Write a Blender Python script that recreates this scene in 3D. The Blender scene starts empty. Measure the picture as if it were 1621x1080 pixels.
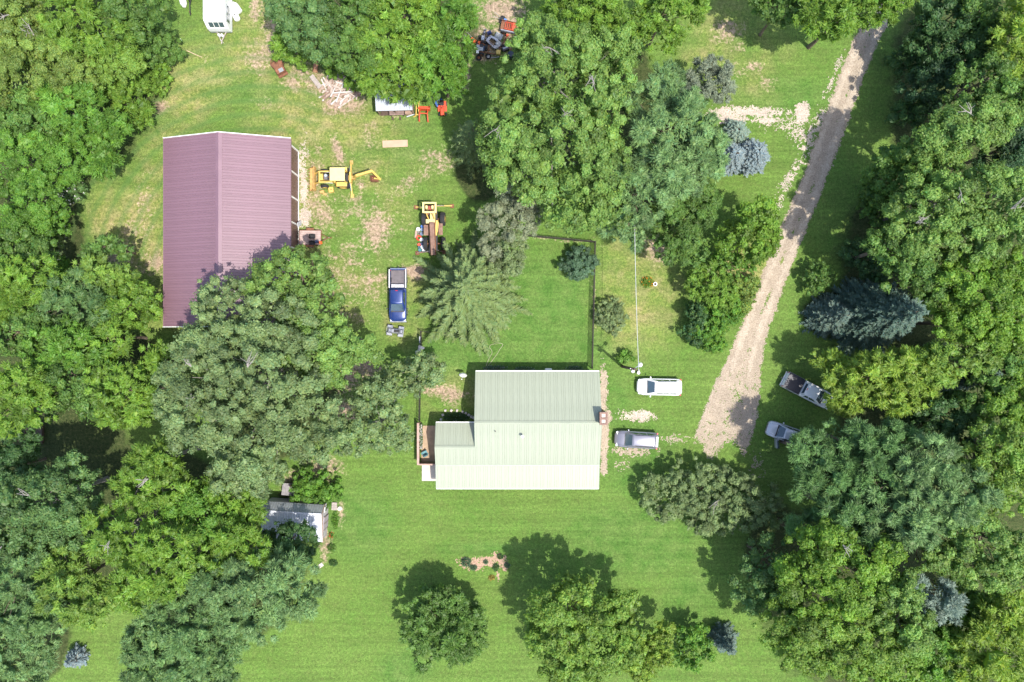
import bpy, math, random
import numpy as np
from mathutils import Vector, Matrix
random.seed(7)
PI = math.pi
sc = bpy.context.scene
COL = sc.collection

# ------------------------------------------------------------ camera, sky, sun, exposure
H = 80.0                      # drone height in metres
F = 1144.0                    # focal length in photo pixels (photo 1621 x 1080)
cam_d = bpy.data.cameras.new('camera')
cam_d.sensor_width = 36.0
cam_d.lens = 36.0 * F / 1621.0
cam_d.clip_start = 1.0
cam_d.clip_end = 2000.0
cam = bpy.data.objects.new('camera', cam_d)
COL.objects.link(cam)
cam.location = (0, 0, H)
cam.rotation_euler = (0, 0, 0)
sc.camera = cam

SUN_VEC = Vector((0.35, -0.29, 1.0)).normalized()
SUN_EL = math.asin(SUN_VEC.z)
world = bpy.data.worlds.new('World')
sc.world = world
world.use_nodes = True
wn = world.node_tree.nodes
wl = world.node_tree.links
wn.clear()
sky_n = wn.new('ShaderNodeTexSky')
sky_n.sky_type = 'NISHITA'
sky_n.sun_disc = False
sky_n.sun_elevation = SUN_EL
sky_n.sun_rotation = math.atan2(SUN_VEC.x, SUN_VEC.y)
sky_n.dust_density = 2.0
bg = wn.new('ShaderNodeBackground')
bg.inputs['Strength'].default_value = 0.15
wo = wn.new('ShaderNodeOutputWorld')
wl.new(sky_n.outputs[0], bg.inputs['Color'])
wl.new(bg.outputs[0], wo.inputs['Surface'])

sun_d = bpy.data.lights.new('sun', 'SUN')
sun_d.energy = 3.15
sun_d.angle = math.radians(0.6)
sun_d.color = (1.0, 0.955, 0.87)
sun = bpy.data.objects.new('sun', sun_d)
COL.objects.link(sun)
sun.location = SUN_VEC * 150
sun.rotation_euler = (-SUN_VEC).to_track_quat('-Z', 'Y').to_euler()

vs = sc.view_settings
vs.view_transform = 'Standard'
vs.look = 'None'
vs.exposure = 1.06
vs.gamma = 1.0
vs.use_curve_mapping = False
sc.cycles.max_bounces = 6
sc.cycles.diffuse_bounces = 3
sc.cycles.glossy_bounces = 2
sc.cycles.transmission_bounces = 4
sc.cycles.transparent_max_bounces = 6
sc.cycles.caustics_reflective = False
sc.cycles.caustics_refractive = False

# ------------------------------------------------------------ helpers
def W(px, py, z=0.0):
    """photo pixel of a point at height z -> world x, y"""
    k = (H - z) / F
    return ((px - 810.5) * k, (540.0 - py) * k)

def M(v):
    """ground pixels -> metres"""
    return v * H / F

def tag(o, label=None, cat=None, group=None, kind=None):
    if label: o['label'] = label
    if cat: o['category'] = cat
    if group: o['group'] = group
    if kind: o['kind'] = kind
    return o

def empty(name, loc, rz=0.0, label=None, cat=None, group=None):
    o = bpy.data.objects.new(name, None)
    o.empty_display_size = 0.3
    COL.objects.link(o)
    o.location = loc
    o.rotation_euler = (0, 0, rz)
    return tag(o, label, cat, group)

def link_mesh(name, me, parent=None):
    o = bpy.data.objects.new(name, me)
    COL.objects.link(o)
    if parent is not None: o.parent = parent
    return o

class MB:
    """collects shapes into one mesh"""
    def __init__(s): s.v = []; s.f = []
    def add(s, vs_, fs_, mat=None):
        b = len(s.v)
        if mat is not None: vs_ = [mat @ Vector(p) for p in vs_]
        s.v += [tuple(p) for p in vs_]
        s.f += [tuple(i + b for i in f) for f in fs_]
        return s
    def box(s, c, d, rz=0.0, ry=0.0, rx=0.0, tx=1.0, ty=1.0):
        """c centre, d full size; tx, ty scale the top face"""
        hx, hy, hz = d[0]/2, d[1]/2, d[2]/2
        vs_ = [(-hx,-hy,-hz),(hx,-hy,-hz),(hx,hy,-hz),(-hx,hy,-hz),
               (-hx*tx,-hy*ty,hz),(hx*tx,-hy*ty,hz),(hx*tx,hy*ty,hz),(-hx*tx,hy*ty,hz)]
        fs_ = [(3,2,1,0),(4,5,6,7),(0,1,5,4),(1,2,6,5),(2,3,7,6),(3,0,4,7)]
        m = Matrix.Translation(c) @ Matrix.Rotation(rz,4,'Z') @ Matrix.Rotation(ry,4,'Y') @ Matrix.Rotation(rx,4,'X')
        return s.add(vs_, fs_, m)
    def bar(s, a, b, w, h=None):
        """rectangular bar from a to b, w across, h deep"""
        a = Vector(a); b = Vector(b); h = h or w
        d = b - a; L = d.length
        q = d.to_track_quat('X', 'Z')
        vs_ = []
        for x in (0, L):
            for y, z in ((-w/2,-h/2),(w/2,-h/2),(w/2,h/2),(-w/2,h/2)):
                vs_.append(a + q @ Vector((x, y, z)))
        return s.add(vs_, [(0,3,2,1),(4,5,6,7),(0,1,5,4),(1,2,6,5),(2,3,7,6),(3,0,4,7)])
    def tube(s, pts, r, n=8, cap=True):
        """tube along a polyline, r a number or a list"""
        pts = [Vector(p) for p in pts]
        rs = r if isinstance(r, (list, tuple)) else [r]*len(pts)
        b = len(s.v)
        up = None
        for i, p in enumerate(pts):
            d = (pts[min(i+1, len(pts)-1)] - pts[max(i-1, 0)])
            d = d.normalized() if d.length > 1e-9 else Vector((0,0,1))
            if up is None or abs(up.dot(d)) > 0.95:
                up = Vector((0,0,1)) if abs(d.z) < 0.9 else Vector((1,0,0))
            x = d.cross(up).normalized(); y = x.cross(d).normalized(); up = y
            for k in range(n):
                a = 2*PI*k/n
                s.v.append(tuple(p + (x*math.cos(a) + y*math.sin(a))*rs[i]))
        for i in range(len(pts)-1):
            for k in range(n):
                k2 = (k+1) % n
                s.f.append((b+i*n+k, b+i*n+k2, b+(i+1)*n+k2, b+(i+1)*n+k))
        if cap:
            s.f.append(tuple(b + k for k in range(n))[::-1])
            e = b + (len(pts)-1)*n
            s.f.append(tuple(e + k for k in range(n)))
        return s
    def cyl(s, c, r, h, axis='Z', n=16, r2=None):
        c = Vector(c); d = {'X':Vector((1,0,0)),'Y':Vector((0,1,0)),'Z':Vector((0,0,1))}[axis]
        return s.tube([c - d*h/2, c + d*h/2], [r, r if r2 is None else r2], n)
    def lathe(s, prof, n=20, mat=None):
        """profile of (r, z) turned about z"""
        b = len(s.v); vs_ = []
        for r, z in prof:
            for k in range(n):
                a = 2*PI*k/n
                p = Vector((r*math.cos(a), r*math.sin(a), z))
                vs_.append(p if mat is None else mat @ p)
        s.v += [tuple(p) for p in vs_]
        for i in range(len(prof)-1):
            for k in range(n):
                k2 = (k+1) % n
                s.f.append((b+i*n+k, b+i*n+k2, b+(i+1)*n+k2, b+(i+1)*n+k))
        return s
    def prism(s, poly, z0, z1, mat=None):
        n = len(poly)
        vs_ = [(x,y,z0) for x,y in poly] + [(x,y,z1) for x,y in poly]
        fs_ = [tuple(range(n))[::-1], tuple(range(n,2*n))] + [(i,(i+1)%n,n+(i+1)%n,n+i) for i in range(n)]
        return s.add(vs_, fs_, mat)
    def slab(s, quad, t):
        """four points (counter-clockwise from outside) thickened inwards by t"""
        q = [Vector(p) for p in quad]
        nrm = (q[1]-q[0]).cross(q[3]-q[0]).normalized()
        vs_ = q + [p - nrm*t for p in q]
        return s.add(vs_, [(0,1,2,3),(7,6,5,4),(0,4,5,1),(1,5,6,2),(2,6,7,3),(3,7,4,0)])
    def ico(s, c, r, sub=1, sq=(1,1,1), rng=None, amp=0.0):
        import bmesh
        bm = bmesh.new(); bmesh.ops.create_icosphere(bm, subdivisions=sub, radius=1.0)
        vs_ = []
        for v in bm.verts:
            k = r * (1 + (rng.uniform(-amp, amp) if rng else 0))
            vs_.append((c[0]+v.co.x*k*sq[0], c[1]+v.co.y*k*sq[1], c[2]+v.co.z*k*sq[2]))
        fs_ = [tuple(v.index for v in f.verts) for f in bm.faces]
        bm.free()
        return s.add(vs_, fs_)
    def mesh(s, name, mat):
        me = bpy.data.meshes.new(name)
        me.from_pydata(s.v, [], s.f)
        if mat is not None: me.materials.append(mat)
        me.update()
        return me
    def build(s, name, mat, parent=None, smooth=False, bevel=0.0, seg=2, angle=40):
        me = s.mesh(name, mat)
        o = link_mesh(name, me, parent)
        if smooth:
            me.polygons.foreach_set('use_smooth', [True]*len(me.polygons))
            me.set_sharp_from_angle(angle=math.radians(angle))
        if bevel > 0:
            m = o.modifiers.new('bevel', 'BEVEL')
            m.width = bevel; m.segments = seg; m.limit_method = 'ANGLE'; m.angle_limit = math.radians(35)
        return o

def copy_tree(o, parent=None):
    c = o.copy(); COL.objects.link(c)
    if parent is not None: c.parent = parent
    for ch in list(o.children): copy_tree(ch, c)
    return c

# ------------------------------------------------------------ materials
_m = {}
def mat(name, col, rough=0.6, metal=0.0, var=0.12, scale=3.0, bump=0.0, bscale=30.0, spec=0.5, dirt=0.0, dirtcol=(0.16,0.12,0.08), coat=0.0):
    """plain painted / solid surface with a little procedural unevenness"""
    if name in _m: return _m[name]
    m = bpy.data.materials.new(name); m.use_nodes = True
    nt = m.node_tree; b = nt.nodes['Principled BSDF']
    b.inputs['Roughness'].default_value = rough
    b.inputs['Metallic'].default_value = metal
    b.inputs['Specular IOR Level'].default_value = spec
    if coat: b.inputs['Coat Weight'].default_value = coat; b.inputs['Coat Roughness'].default_value = 0.06
    tc = nt.nodes.new('ShaderNodeTexCoord')
    nz = nt.nodes.new('ShaderNodeTexNoise'); nz.inputs['Scale'].default_value = scale; nz.inputs['Detail'].default_value = 5
    nt.links.new(tc.outputs['Object'], nz.inputs['Vector'])
    mr = nt.nodes.new('ShaderNodeMapRange')
    mr.inputs['From Min'].default_value = 0.25; mr.inputs['From Max'].default_value = 0.75
    mr.inputs['To Min'].default_value = 1 - var; mr.inputs['To Max'].default_value = 1 + var
    nt.links.new(nz.outputs['Fac'], mr.inputs['Value'])
    mx = nt.nodes.new('ShaderNodeMix'); mx.data_type = 'RGBA'; mx.blend_type = 'MULTIPLY'
    mx.inputs[0].default_value = 1.0
    mx.inputs[6].default_value = (*col, 1)
    nt.links.new(mr.outputs[0], mx.inputs[7])
    out = mx.outputs[2]
    if dirt > 0:
        n2 = nt.nodes.new('ShaderNodeTexNoise'); n2.inputs['Scale'].default_value = scale*0.7; n2.inputs['Detail'].default_value = 8; n2.inputs['Roughness'].default_value = 0.7
        nt.links.new(tc.outputs['Object'], n2.inputs['Vector'])
        r2 = nt.nodes.new('ShaderNodeMapRange'); r2.inputs['From Min'].default_value = 0.48; r2.inputs['From Max'].default_value = 0.68; r2.inputs['To Max'].default_value = dirt
        nt.links.new(n2.outputs['Fac'], r2.inputs['Value'])
        m2 = nt.nodes.new('ShaderNodeMix'); m2.data_type = 'RGBA'
        nt.links.new(r2.outputs[0], m2.inputs[0]); nt.links.new(out, m2.inputs[6]); m2.inputs[7].default_value = (*dirtcol, 1)
        out = m2.outputs[2]
    nt.links.new(out, b.inputs['Base Color'])
    if bump > 0:
        n3 = nt.nodes.new('ShaderNodeTexNoise'); n3.inputs['Scale'].default_value = bscale; n3.inputs['Detail'].default_value = 4
        nt.links.new(tc.outputs['Object'], n3.inputs['Vector'])
        bp = nt.nodes.new('ShaderNodeBump'); bp.inputs['Strength'].default_value = bump; bp.inputs['Distance'].default_value = 0.05
        nt.links.new(n3.outputs['Fac'], bp.inputs['Height']); nt.links.new(bp.outputs[0], b.inputs['Normal'])
    _m[name] = m
    return m

def leaf_material(name, transl=0.36, rough=0.5):
    m = bpy.data.materials.new(name); m.use_nodes = True
    nt = m.node_tree; b = nt.nodes['Principled BSDF']; out = nt.nodes['Material Output']
    at = nt.nodes.new('ShaderNodeAttribute'); at.attribute_name = 'tint'
    b.inputs['Roughness'].default_value = rough
    b.inputs['Specular IOR Level'].default_value = 0.3
    nt.links.new(at.outputs['Color'], b.inputs['Base Color'])
    tr = nt.nodes.new('ShaderNodeBsdfTranslucent')
    hs = nt.nodes.new('ShaderNodeHueSaturation'); hs.inputs['Hue'].default_value = 0.485; hs.inputs['Saturation'].default_value = 1.1; hs.inputs['Value'].default_value = 1.6
    nt.links.new(at.outputs['Color'], hs.inputs['Color']); nt.links.new(hs.outputs[0], tr.inputs['Color'])
    mx = nt.nodes.new('ShaderNodeMixShader'); mx.inputs[0].default_value = transl
    nt.links.new(b.outputs[0], mx.inputs[1]); nt.links.new(tr.outputs[0], mx.inputs[2])
    nt.links.new(mx.outputs[0], out.inputs['Surface'])
    return m
LEAF = leaf_material('leaf')
NEEDLE = leaf_material('needle', 0.12, 0.55)
BARK = mat('bark', (0.16, 0.12, 0.09), 0.9, var=0.35, scale=6, bump=0.6, bscale=25)
BARK_GREY = mat('bark_grey', (0.27, 0.245, 0.225), 0.9, var=0.3, scale=6, bump=0.4, bscale=25)

def vnoise(x, y, s, seed=0):
    """cheap smooth value noise on arrays, 0..1"""
    r = np.random.RandomState(seed); T = r.rand(256, 256)
    u = x / s; v = y / s
    i = np.floor(u).astype(int); j = np.floor(v).astype(int)
    fu = u - i; fv = v - j
    fu = fu*fu*(3-2*fu); fv = fv*fv*(3-2*fv)
    g = lambda a, b: T[a % 256, b % 256]
    return (g(i,j)*(1-fu)+g(i+1,j)*fu)*(1-fv) + (g(i,j+1)*(1-fu)+g(i+1,j+1)*fu)*fv
def fbm(x, y, s, seed=0, o=4):
    t = 0; a = 0.5; n = 0
    for k in range(o):
        t = t + a*vnoise(x + 37.1*k, y + 11.7*k, s/2**k, seed + k); n += a; a *= 0.55
    return t / n
# ------------------------------------------------------------ ground
def smooth01(v, a, b):
    t = np.clip((v - a)/(b - a), 0, 1); return t*t*(3-2*t)

def grass_nodes(nt):
    """colour and height of the lawn from the point masks; returns (colour socket, height socket)"""
    N = nt.nodes.new; L = nt.links.new
    tc = N('ShaderNodeTexCoord')
    at = N('ShaderNodeAttribute'); at.attribute_name = 'mask'
    a2 = N('ShaderNodeAttribute'); a2.attribute_name = 'mask2'
    sp = N('ShaderNodeSeparateColor'); L(at.outputs['Color'], sp.inputs[0])
    s2 = N('ShaderNodeSeparateColor'); L(a2.outputs['Color'], s2.inputs[0])
    def noise(sc_, det=4, rough=0.55, vec=None):
        n = N('ShaderNodeTexNoise'); n.inputs['Scale'].default_value = sc_; n.inputs['Detail'].default_value = det; n.inputs['Roughness'].default_value = rough
        L(vec or tc.outputs['Object'], n.inputs['Vector']); return n.outputs['Fac']
    def rng(v, a, b, c, d):
        r = N('ShaderNodeMapRange'); r.inputs['From Min'].default_value = a; r.inputs['From Max'].default_value = b; r.inputs['To Min'].default_value = c; r.inputs['To Max'].default_value = d
        L(v, r.inputs['Value']); return r.outputs[0]
    def mixc(f, a, b):
        m = N('ShaderNodeMix'); m.data_type = 'RGBA'
        if hasattr(f, 'links'): L(f, m.inputs[0])
        else: m.inputs[0].default_value = f
        for s_, v in ((6, a), (7, b)):
            if hasattr(v, 'links'): L(v, m.inputs[s_])
            else: m.inputs[s_].default_value = (*v, 1)
        return m.outputs[2]
    def math_(op, a, b=None):
        m = N('ShaderNodeMath'); m.operation = op
        for k, v in ((0, a), (1, b)):
            if v is None: continue
            if hasattr(v, 'links'): L(v, m.inputs[k])
            else: m.inputs[k].default_value = v
        return m.outputs[0]
    big = noise(0.12, 4); med = noise(0.6, 5, 0.6); fine = noise(3.2, 6, 0.7); vfine = noise(7.0, 5, 0.75)
    c = mixc(rng(big, 0.35, 0.65, 0, 1), (0.092, 0.178, 0.031), (0.126, 0.206, 0.042))
    c = mixc(rng(med, 0.38, 0.66, 0, 0.85), c, (0.100, 0.160, 0.034))
    c = mixc(rng(noise(1.7, 5, 0.65), 0.5, 0.72, 0, 0.4), c, (0.150, 0.182, 0.055))
    # lush, dry, dirt, litter with the clearing's shade painted in
    c = mixc(sp.outputs[0], c, mixc(rng(med, 0.35, 0.65, 0, 1), (0.068, 0.150, 0.026), (0.115, 0.190, 0.044)))
    dry_f = math_('MULTIPLY', sp.outputs[1], rng(math_('ADD', fine, math_('MULTIPLY', med, 0.8)), 0.62, 1.02, 0.15, 1.0))
    c = mixc(dry_f, c, mixc(rng(med, 0.4, 0.6, 0, 1), (0.27, 0.25, 0.075), (0.34, 0.275, 0.13)))
    blot = math_('ADD', math_('MULTIPLY', math_('SUBTRACT', fine, 0.5), 1.5), math_('MULTIPLY', math_('SUBTRACT', noise(1.1, 5, 0.65), 0.5), 1.3))
    dirt_f = rng(math_('ADD', blot, sp.outputs[2]), 0.40, 0.78, 0, 0.95)
    c = mixc(dirt_f, c, mixc(rng(fine, 0.3, 0.7, 0, 1), (0.27, 0.185, 0.13), (0.40, 0.30, 0.22)))
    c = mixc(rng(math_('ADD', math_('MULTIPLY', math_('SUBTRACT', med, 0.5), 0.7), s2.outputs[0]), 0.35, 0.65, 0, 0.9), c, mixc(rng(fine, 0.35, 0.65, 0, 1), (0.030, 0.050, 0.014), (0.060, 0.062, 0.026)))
    # blade grain
    g = rng(fine, 0.3, 0.7, 0.64, 1.32)
    g2 = rng(vfine, 0.3, 0.7, 0.6, 1.4)
    m = N('ShaderNodeMix'); m.data_type = 'RGBA'; m.blend_type = 'MULTIPLY'; m.inputs[0].default_value = 1.0
    L(c, m.inputs[6]); L(math_('MULTIPLY', g, g2), m.inputs[7])
    # mowing passes
    wv = N('ShaderNodeTexWave'); wv.inputs['Scale'].default_value = 0.16; wv.inputs['Distortion'].default_value = 3.5; wv.inputs['Detail'].default_value = 2; wv.inputs['Detail Scale'].default_value = 0.25
    wv.bands_direction = 'Y'
    L(tc.outputs['Object'], wv.inputs['Vector'])
    m2 = N('ShaderNodeMix'); m2.data_type = 'RGBA'; m2.blend_type = 'MULTIPLY'; m2.inputs[0].default_value = 1.0
    L(m.outputs[2], m2.inputs[6]); L(rng(wv.outputs['Fac'], 0, 1, 0.97, 1.03), m2.inputs[7])
    mp = N('ShaderNodeMapping'); mp.inputs['Scale'].default_value = (0.10, 2.2, 1.0); mp.inputs['Rotation'].default_value = (0, 0, 0.03)
    L(tc.outputs['Object'], mp.inputs['Vector'])
    st_ = noise(1.0, 4, 0.6, mp.outputs[0])
    m3 = N('ShaderNodeMix'); m3.data_type = 'RGBA'; m3.blend_type = 'MULTIPLY'; m3.inputs[0].default_value = 1.0
    L(m2.outputs[2], m3.inputs[6]); L(rng(st_, 0.3, 0.7, 0.86, 1.14), m3.inputs[7]); m2 = m3
    mpr = N('ShaderNodeMapping'); mpr.inputs['Location'].default_value = (28.0, -7.0, 0)
    L(tc.outputs['Object'], mpr.inputs['Vector'])
    wr = N('ShaderNodeTexWave'); wr.wave_type = 'RINGS'; wr.rings_direction = 'Z'; wr.inputs['Scale'].default_value = 0.20; wr.inputs['Distortion'].default_value = 2.2; wr.inputs['Detail'].default_value = 3; wr.inputs['Detail Scale'].default_value = 0.6
    L(mpr.outputs[0], wr.inputs['Vector'])
    m4 = N('ShaderNodeMix'); m4.data_type = 'RGBA'
    L(math_('MULTIPLY', s2.outputs[1], rng(wr.outputs['Fac'], 0.45, 1.0, 0, 0.45)), m4.inputs[0]); L(m2.outputs[2], m4.inputs[6]); m4.inputs[7].default_value = (0.072, 0.155, 0.040, 1); m2 = m4
    h = math_('ADD', math_('MULTIPLY', fine, 0.6), vfine)
    return m2.outputs[2], h

gm = bpy.data.materials.new('lawn'); gm.use_nodes = True
_b = gm.node_tree.nodes['Principled BSDF']; _b.inputs['Roughness'].default_value = 0.85; _b.inputs['Specular IOR Level'].default_value = 0.15
_c, _h = grass_nodes(gm.node_tree)
gm.node_tree.links.new(_c, _b.inputs['Base Color'])
_bp = gm.node_tree.nodes.new('ShaderNodeBump'); _bp.inputs['Strength'].default_value = 0.9; _bp.inputs['Distance'].default_value = 0.10
gm.node_tree.links.new(_h, _bp.inputs['Height']); gm.node_tree.links.new(_bp.outputs[0], _b.inputs['Normal'])

def ell(X, Y, px, py, rx, ry, rot=0.0, soft=0.5):
    cx, cy = W(px, py); rx = M(rx); ry = M(ry); r = math.radians(-rot)
    dx = X - cx; dy = Y - cy
    u = dx*math.cos(r) + dy*math.sin(r); v = -dx*math.sin(r) + dy*math.cos(r)
    d = np.sqrt((u/rx)**2 + (v/ry)**2)
    return 1 - smooth01(d, 1 - soft, 1 + soft)

LUSH = [(805,490,150,110,0),(870,560,120,60,0),(700,560,60,50,0),(640,1060,40,30,0),(760,870,70,12,0),(1000,720,60,60,0),(960,640,40,50,0),(1000,860,120,60,0),(1100,960,60,60,0),(135,330,20,60,-15),(175,255,20,60,-35),(240,190,26,60,-45),(330,135,60,26,-10),(420,150,60,20,15),(500,200,50,16,20),(620,240,60,20,0),(660,180,40,30,0),(1240,150,80,30,0),(560,830,60,60,0)]
DRY = [(200,330,60,70,0),(215,460,50,50,0),(240,380,40,90,0),(560,300,120,70,0),(540,440,90,70,0),(560,200,90,50,0),(460,190,60,50,0),(470,110,70,50,0),(390,60,60,60,0),(300,130,60,60,30),
       (540,160,70,50,0),(420,30,30,50,0),(1150,70,70,60,0),(1190,110,60,50,0),(720,625,50,35,0),(1010,470,60,80,0),(1180,430,40,60,60),(270,240,50,40,-40),
       (640,480,40,60,0),(980,440,30,60,0),(300,510,70,14,0)]
DIRT = [(597,365,22,28,0,.75),(565,330,30,18,0,.55),(560,410,30,40,0,.5),(570,455,40,30,0,.5),(520,430,25,45,0,.5),(540,250,20,8,70,.6),(536,240,7,22,-20,.85),(462,132,14,12,0,.7),(500,130,26,16,40,.7),(545,160,35,20,0,.75),
        (585,215,14,20,0,.5),(480,110,20,20,0,.5),(430,60,14,30,0,.6),(410,90,20,24,0,.6),(500,300,16,60,0,.55),(510,340,20,30,0,.6),(655,430,22,10,0,.8),(700,620,30,8,10,.8),(715,625,14,14,30,.8),(650,290,40,12,-35,.55),
        (560,590,40,22,-15,.8),(535,655,24,18,-20,.85),(510,740,26,20,0,.7),(570,605,50,12,-20,.6),(1150,50,24,16,0,.6),(1195,105,12,8,0,.65),(1170,75,10,8,0,.6),(1160,110,20,14,0,.5),(1215,130,14,10,0,.55),
        (205,375,26,22,0,.55),(185,405,26,16,0,.7),(235,420,22,24,0,.5),(250,412,10,14,0,.75),(230,330,12,50,0,.45),(540,812,6,22,0,.6),(1040,395,16,22,-40,.75),(250,170,14,9,-20,.85),(795,30,35,40,0,.75),(770,60,40,30,0,.7),
        (515,865,8,26,0,.7),(570,415,6,4,0,.7),(600,440,26,8,-10,.6),(470,760,22,16,0,.7),(405,10,10,26,0,.6),(605,450,16,10,0,.5),(200,450,10,20,0,.5),(1420,640,30,16,0,.6),(690,255,26,18,0,.6),(735,120,8,22,0,.7),
        (1490,895,10,4,30,.8),(420,165,20,10,0,.4),(330,95,16,12,0,.35),(480,240,10,30,0,.4),(620,170,14,40,0,.35),(550,500,30,10,20,.45),(940,450,3,70,0,.5),(892,381,48,2.5,6,.5),(668,535,2.5,14,0,.5),(571,292,6,7,0,.8),(567,315,4,6,30,.75),(720,638,8,6,0,.75)]
LITTER_SHADE = [(60,130,190,170,0),(40,440,100,215,0),(60,800,170,190,0),(200,870,190,95,0),(350,900,130,120,0),(40,1010,70,80,0),(610,50,150,80,0),(1560,150,150,250,0),(1500,420,170,180,0),(1500,760,190,260,0),(1440,960,230,160,0),
          (930,150,110,120,0),(1000,300,80,60,0),(430,600,110,130,0),(1240,880,60,80,0),(760,260,40,60,0),(250,800,120,90,0),(480,785,40,16,0),(190,590,100,60,0),(1330,500,60,40,0),(130,690,70,60,0)]  # forest floor litter; last ellipse paints shade over the clearing's grass

gx = np.concatenate([[-500,-250,-130,-90], np.arange(-66, 66.01, 0.4), [90,130,250,500]])
gy = np.concatenate([[-500,-250,-120,-70], np.arange(-47, 47.01, 0.4), [70,120,250,500]])
GX, GY = np.meshgrid(gx, gy)
def masks(X, Y):
    n1 = fbm(X, Y, 6.0, 3); n2 = fbm(X, Y, 2.2, 9)
    lush = np.zeros_like(X); dry = np.zeros_like(X); dirt = np.zeros_like(X); litter_shade = np.zeros_like(X)
    for p in LUSH: lush = np.maximum(lush, ell(X, Y, *p[:5]))
    for p in DRY: dry = np.maximum(dry, ell(X, Y, *p[:5], soft=0.6))
    for p in DIRT: dirt = np.maximum(dirt, ell(X, Y, p[0], p[1], p[2]*1.35, p[3]*1.35, p[4], soft=0.85)*p[5])
    for p in LITTER_SHADE: litter_shade = np.maximum(litter_shade, ell(X, Y, *p[:5], soft=0.3))
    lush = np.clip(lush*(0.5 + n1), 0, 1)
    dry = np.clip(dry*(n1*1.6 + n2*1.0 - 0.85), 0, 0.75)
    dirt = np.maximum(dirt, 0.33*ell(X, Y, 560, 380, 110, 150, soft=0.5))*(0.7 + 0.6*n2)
    return lush, dry, dirt, litter_shade
lush, dry, dirt, litter_shade = masks(GX, GY)
ny, nx = GX.shape
V = np.stack([GX, GY, np.zeros_like(GX)], -1).reshape(-1, 3)
ii = (np.arange(ny-1)[:, None]*nx + np.arange(nx-1)[None, :]).reshape(-1)
Fq = np.stack([ii, ii+1, ii+nx+1, ii+nx], -1)

def np_mesh(name, V, Fq, mats, smooth=False):
    """fast mesh from arrays of points and quads (or triangles)"""
    k = Fq.shape[1]
    me = bpy.data.meshes.new(name)
    me.vertices.add(len(V)); me.vertices.foreach_set('co', np.ascontiguousarray(V, np.float32).ravel())
    me.loops.add(len(Fq)*k); me.loops.foreach_set('vertex_index', np.ascontiguousarray(Fq, np.int32).ravel())
    me.polygons.add(len(Fq)); me.polygons.foreach_set('loop_start', np.arange(0, len(Fq)*k, k, dtype=np.int32))
    for m_ in (mats if isinstance(mats, (list, tuple)) else [mats]): me.materials.append(m_)
    me.update(calc_edges=True)
    if smooth: me.polygons.foreach_set('use_smooth', np.ones(len(Fq), bool))
    return me
def set_col(me, name, rgb, domain='POINT'):
    a = me.attributes.new(name, 'FLOAT_COLOR', domain)
    c = np.ones((len(rgb), 4), np.float32); c[:, :3] = rgb
    a.data.foreach_set('color', c.ravel())

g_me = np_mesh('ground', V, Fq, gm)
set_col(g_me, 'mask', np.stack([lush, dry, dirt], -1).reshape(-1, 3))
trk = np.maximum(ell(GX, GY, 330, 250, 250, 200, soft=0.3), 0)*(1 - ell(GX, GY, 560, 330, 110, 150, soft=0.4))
set_col(g_me, 'mask2', np.stack([litter_shade, trk, litter_shade], -1).reshape(-1, 3))
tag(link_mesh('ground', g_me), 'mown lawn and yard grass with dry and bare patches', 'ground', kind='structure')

# ------------------------------------------------------------ gravel
def gravel_mat(name, c1, c2, c3):
    m = bpy.data.materials.new(name); m.use_nodes = True; nt = m.node_tree; b = nt.nodes['Principled BSDF']
    b.inputs['Roughness'].default_value = 0.92; b.inputs['Specular IOR Level'].default_value = 0.2
    tc = nt.nodes.new('ShaderNodeTexCoord')
    vo = nt.nodes.new('ShaderNodeTexVoronoi'); vo.inputs['Scale'].default_value = 9.0
    nz = nt.nodes.new('ShaderNodeTexNoise'); nz.inputs['Scale'].default_value = 0.9; nz.inputs['Detail'].default_value = 6; nz.inputs['Roughness'].default_value = 0.65
    nf = nt.nodes.new('ShaderNodeTexNoise'); nf.inputs['Scale'].default_value = 7; nf.inputs['Detail'].default_value = 6; nf.inputs['Roughness'].default_value = 0.75
    for n in (vo, nz, nf): nt.links.new(tc.outputs['Object'], n.inputs['Vector'])
    r = nt.nodes.new('ShaderNodeValToRGB'); e = r.color_ramp
    e.elements[0].position = 0.3; e.elements[0].color = (*c1, 1); e.elements[1].position = 0.62; e.elements[1].color = (*c3, 1)
    k = e.elements.new(0.46); k.color = (*c2, 1)
    nt.links.new(nf.outputs['Fac'], r.inputs[0])
    mx = nt.nodes.new('ShaderNodeMix'); mx.data_type = 'RGBA'; mx.blend_type = 'MULTIPLY'; mx.inputs[0].default_value = 1
    mr = nt.nodes.new('ShaderNodeMapRange'); mr.inputs['To Min'].default_value = 0.82; mr.inputs['To Max'].default_value = 1.12; mr.inputs['From Min'].default_value = 0.3; mr.inputs['From Max'].default_value = 0.7
    nt.links.new(nz.outputs['Fac'], mr.inputs['Value']); nt.links.new(r.outputs[0], mx.inputs[6]); nt.links.new(mr.outputs[0], mx.inputs[7])
    nt.links.new(mx.outputs[2], b.inputs['Base Color'])
    bp = nt.nodes.new('ShaderNodeBump'); bp.inputs['Strength'].default_value = 0.6; bp.inputs['Distance'].default_value = 0.05
    nt.links.new(vo.outputs['Distance'], bp.inputs['Height']); nt.links.new(bp.outputs[0], b.inputs['Normal'])
    return m
GRAVEL = gravel_mat('gravel', (0.19, 0.145, 0.102), (0.305, 0.245, 0.182), (0.42, 0.355, 0.275))
GRAVEL_PALE = gravel_mat('gravel_pale', (0.24, 0.19, 0.14), (0.38, 0.31, 0.25), (0.54, 0.48, 0.40))

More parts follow.
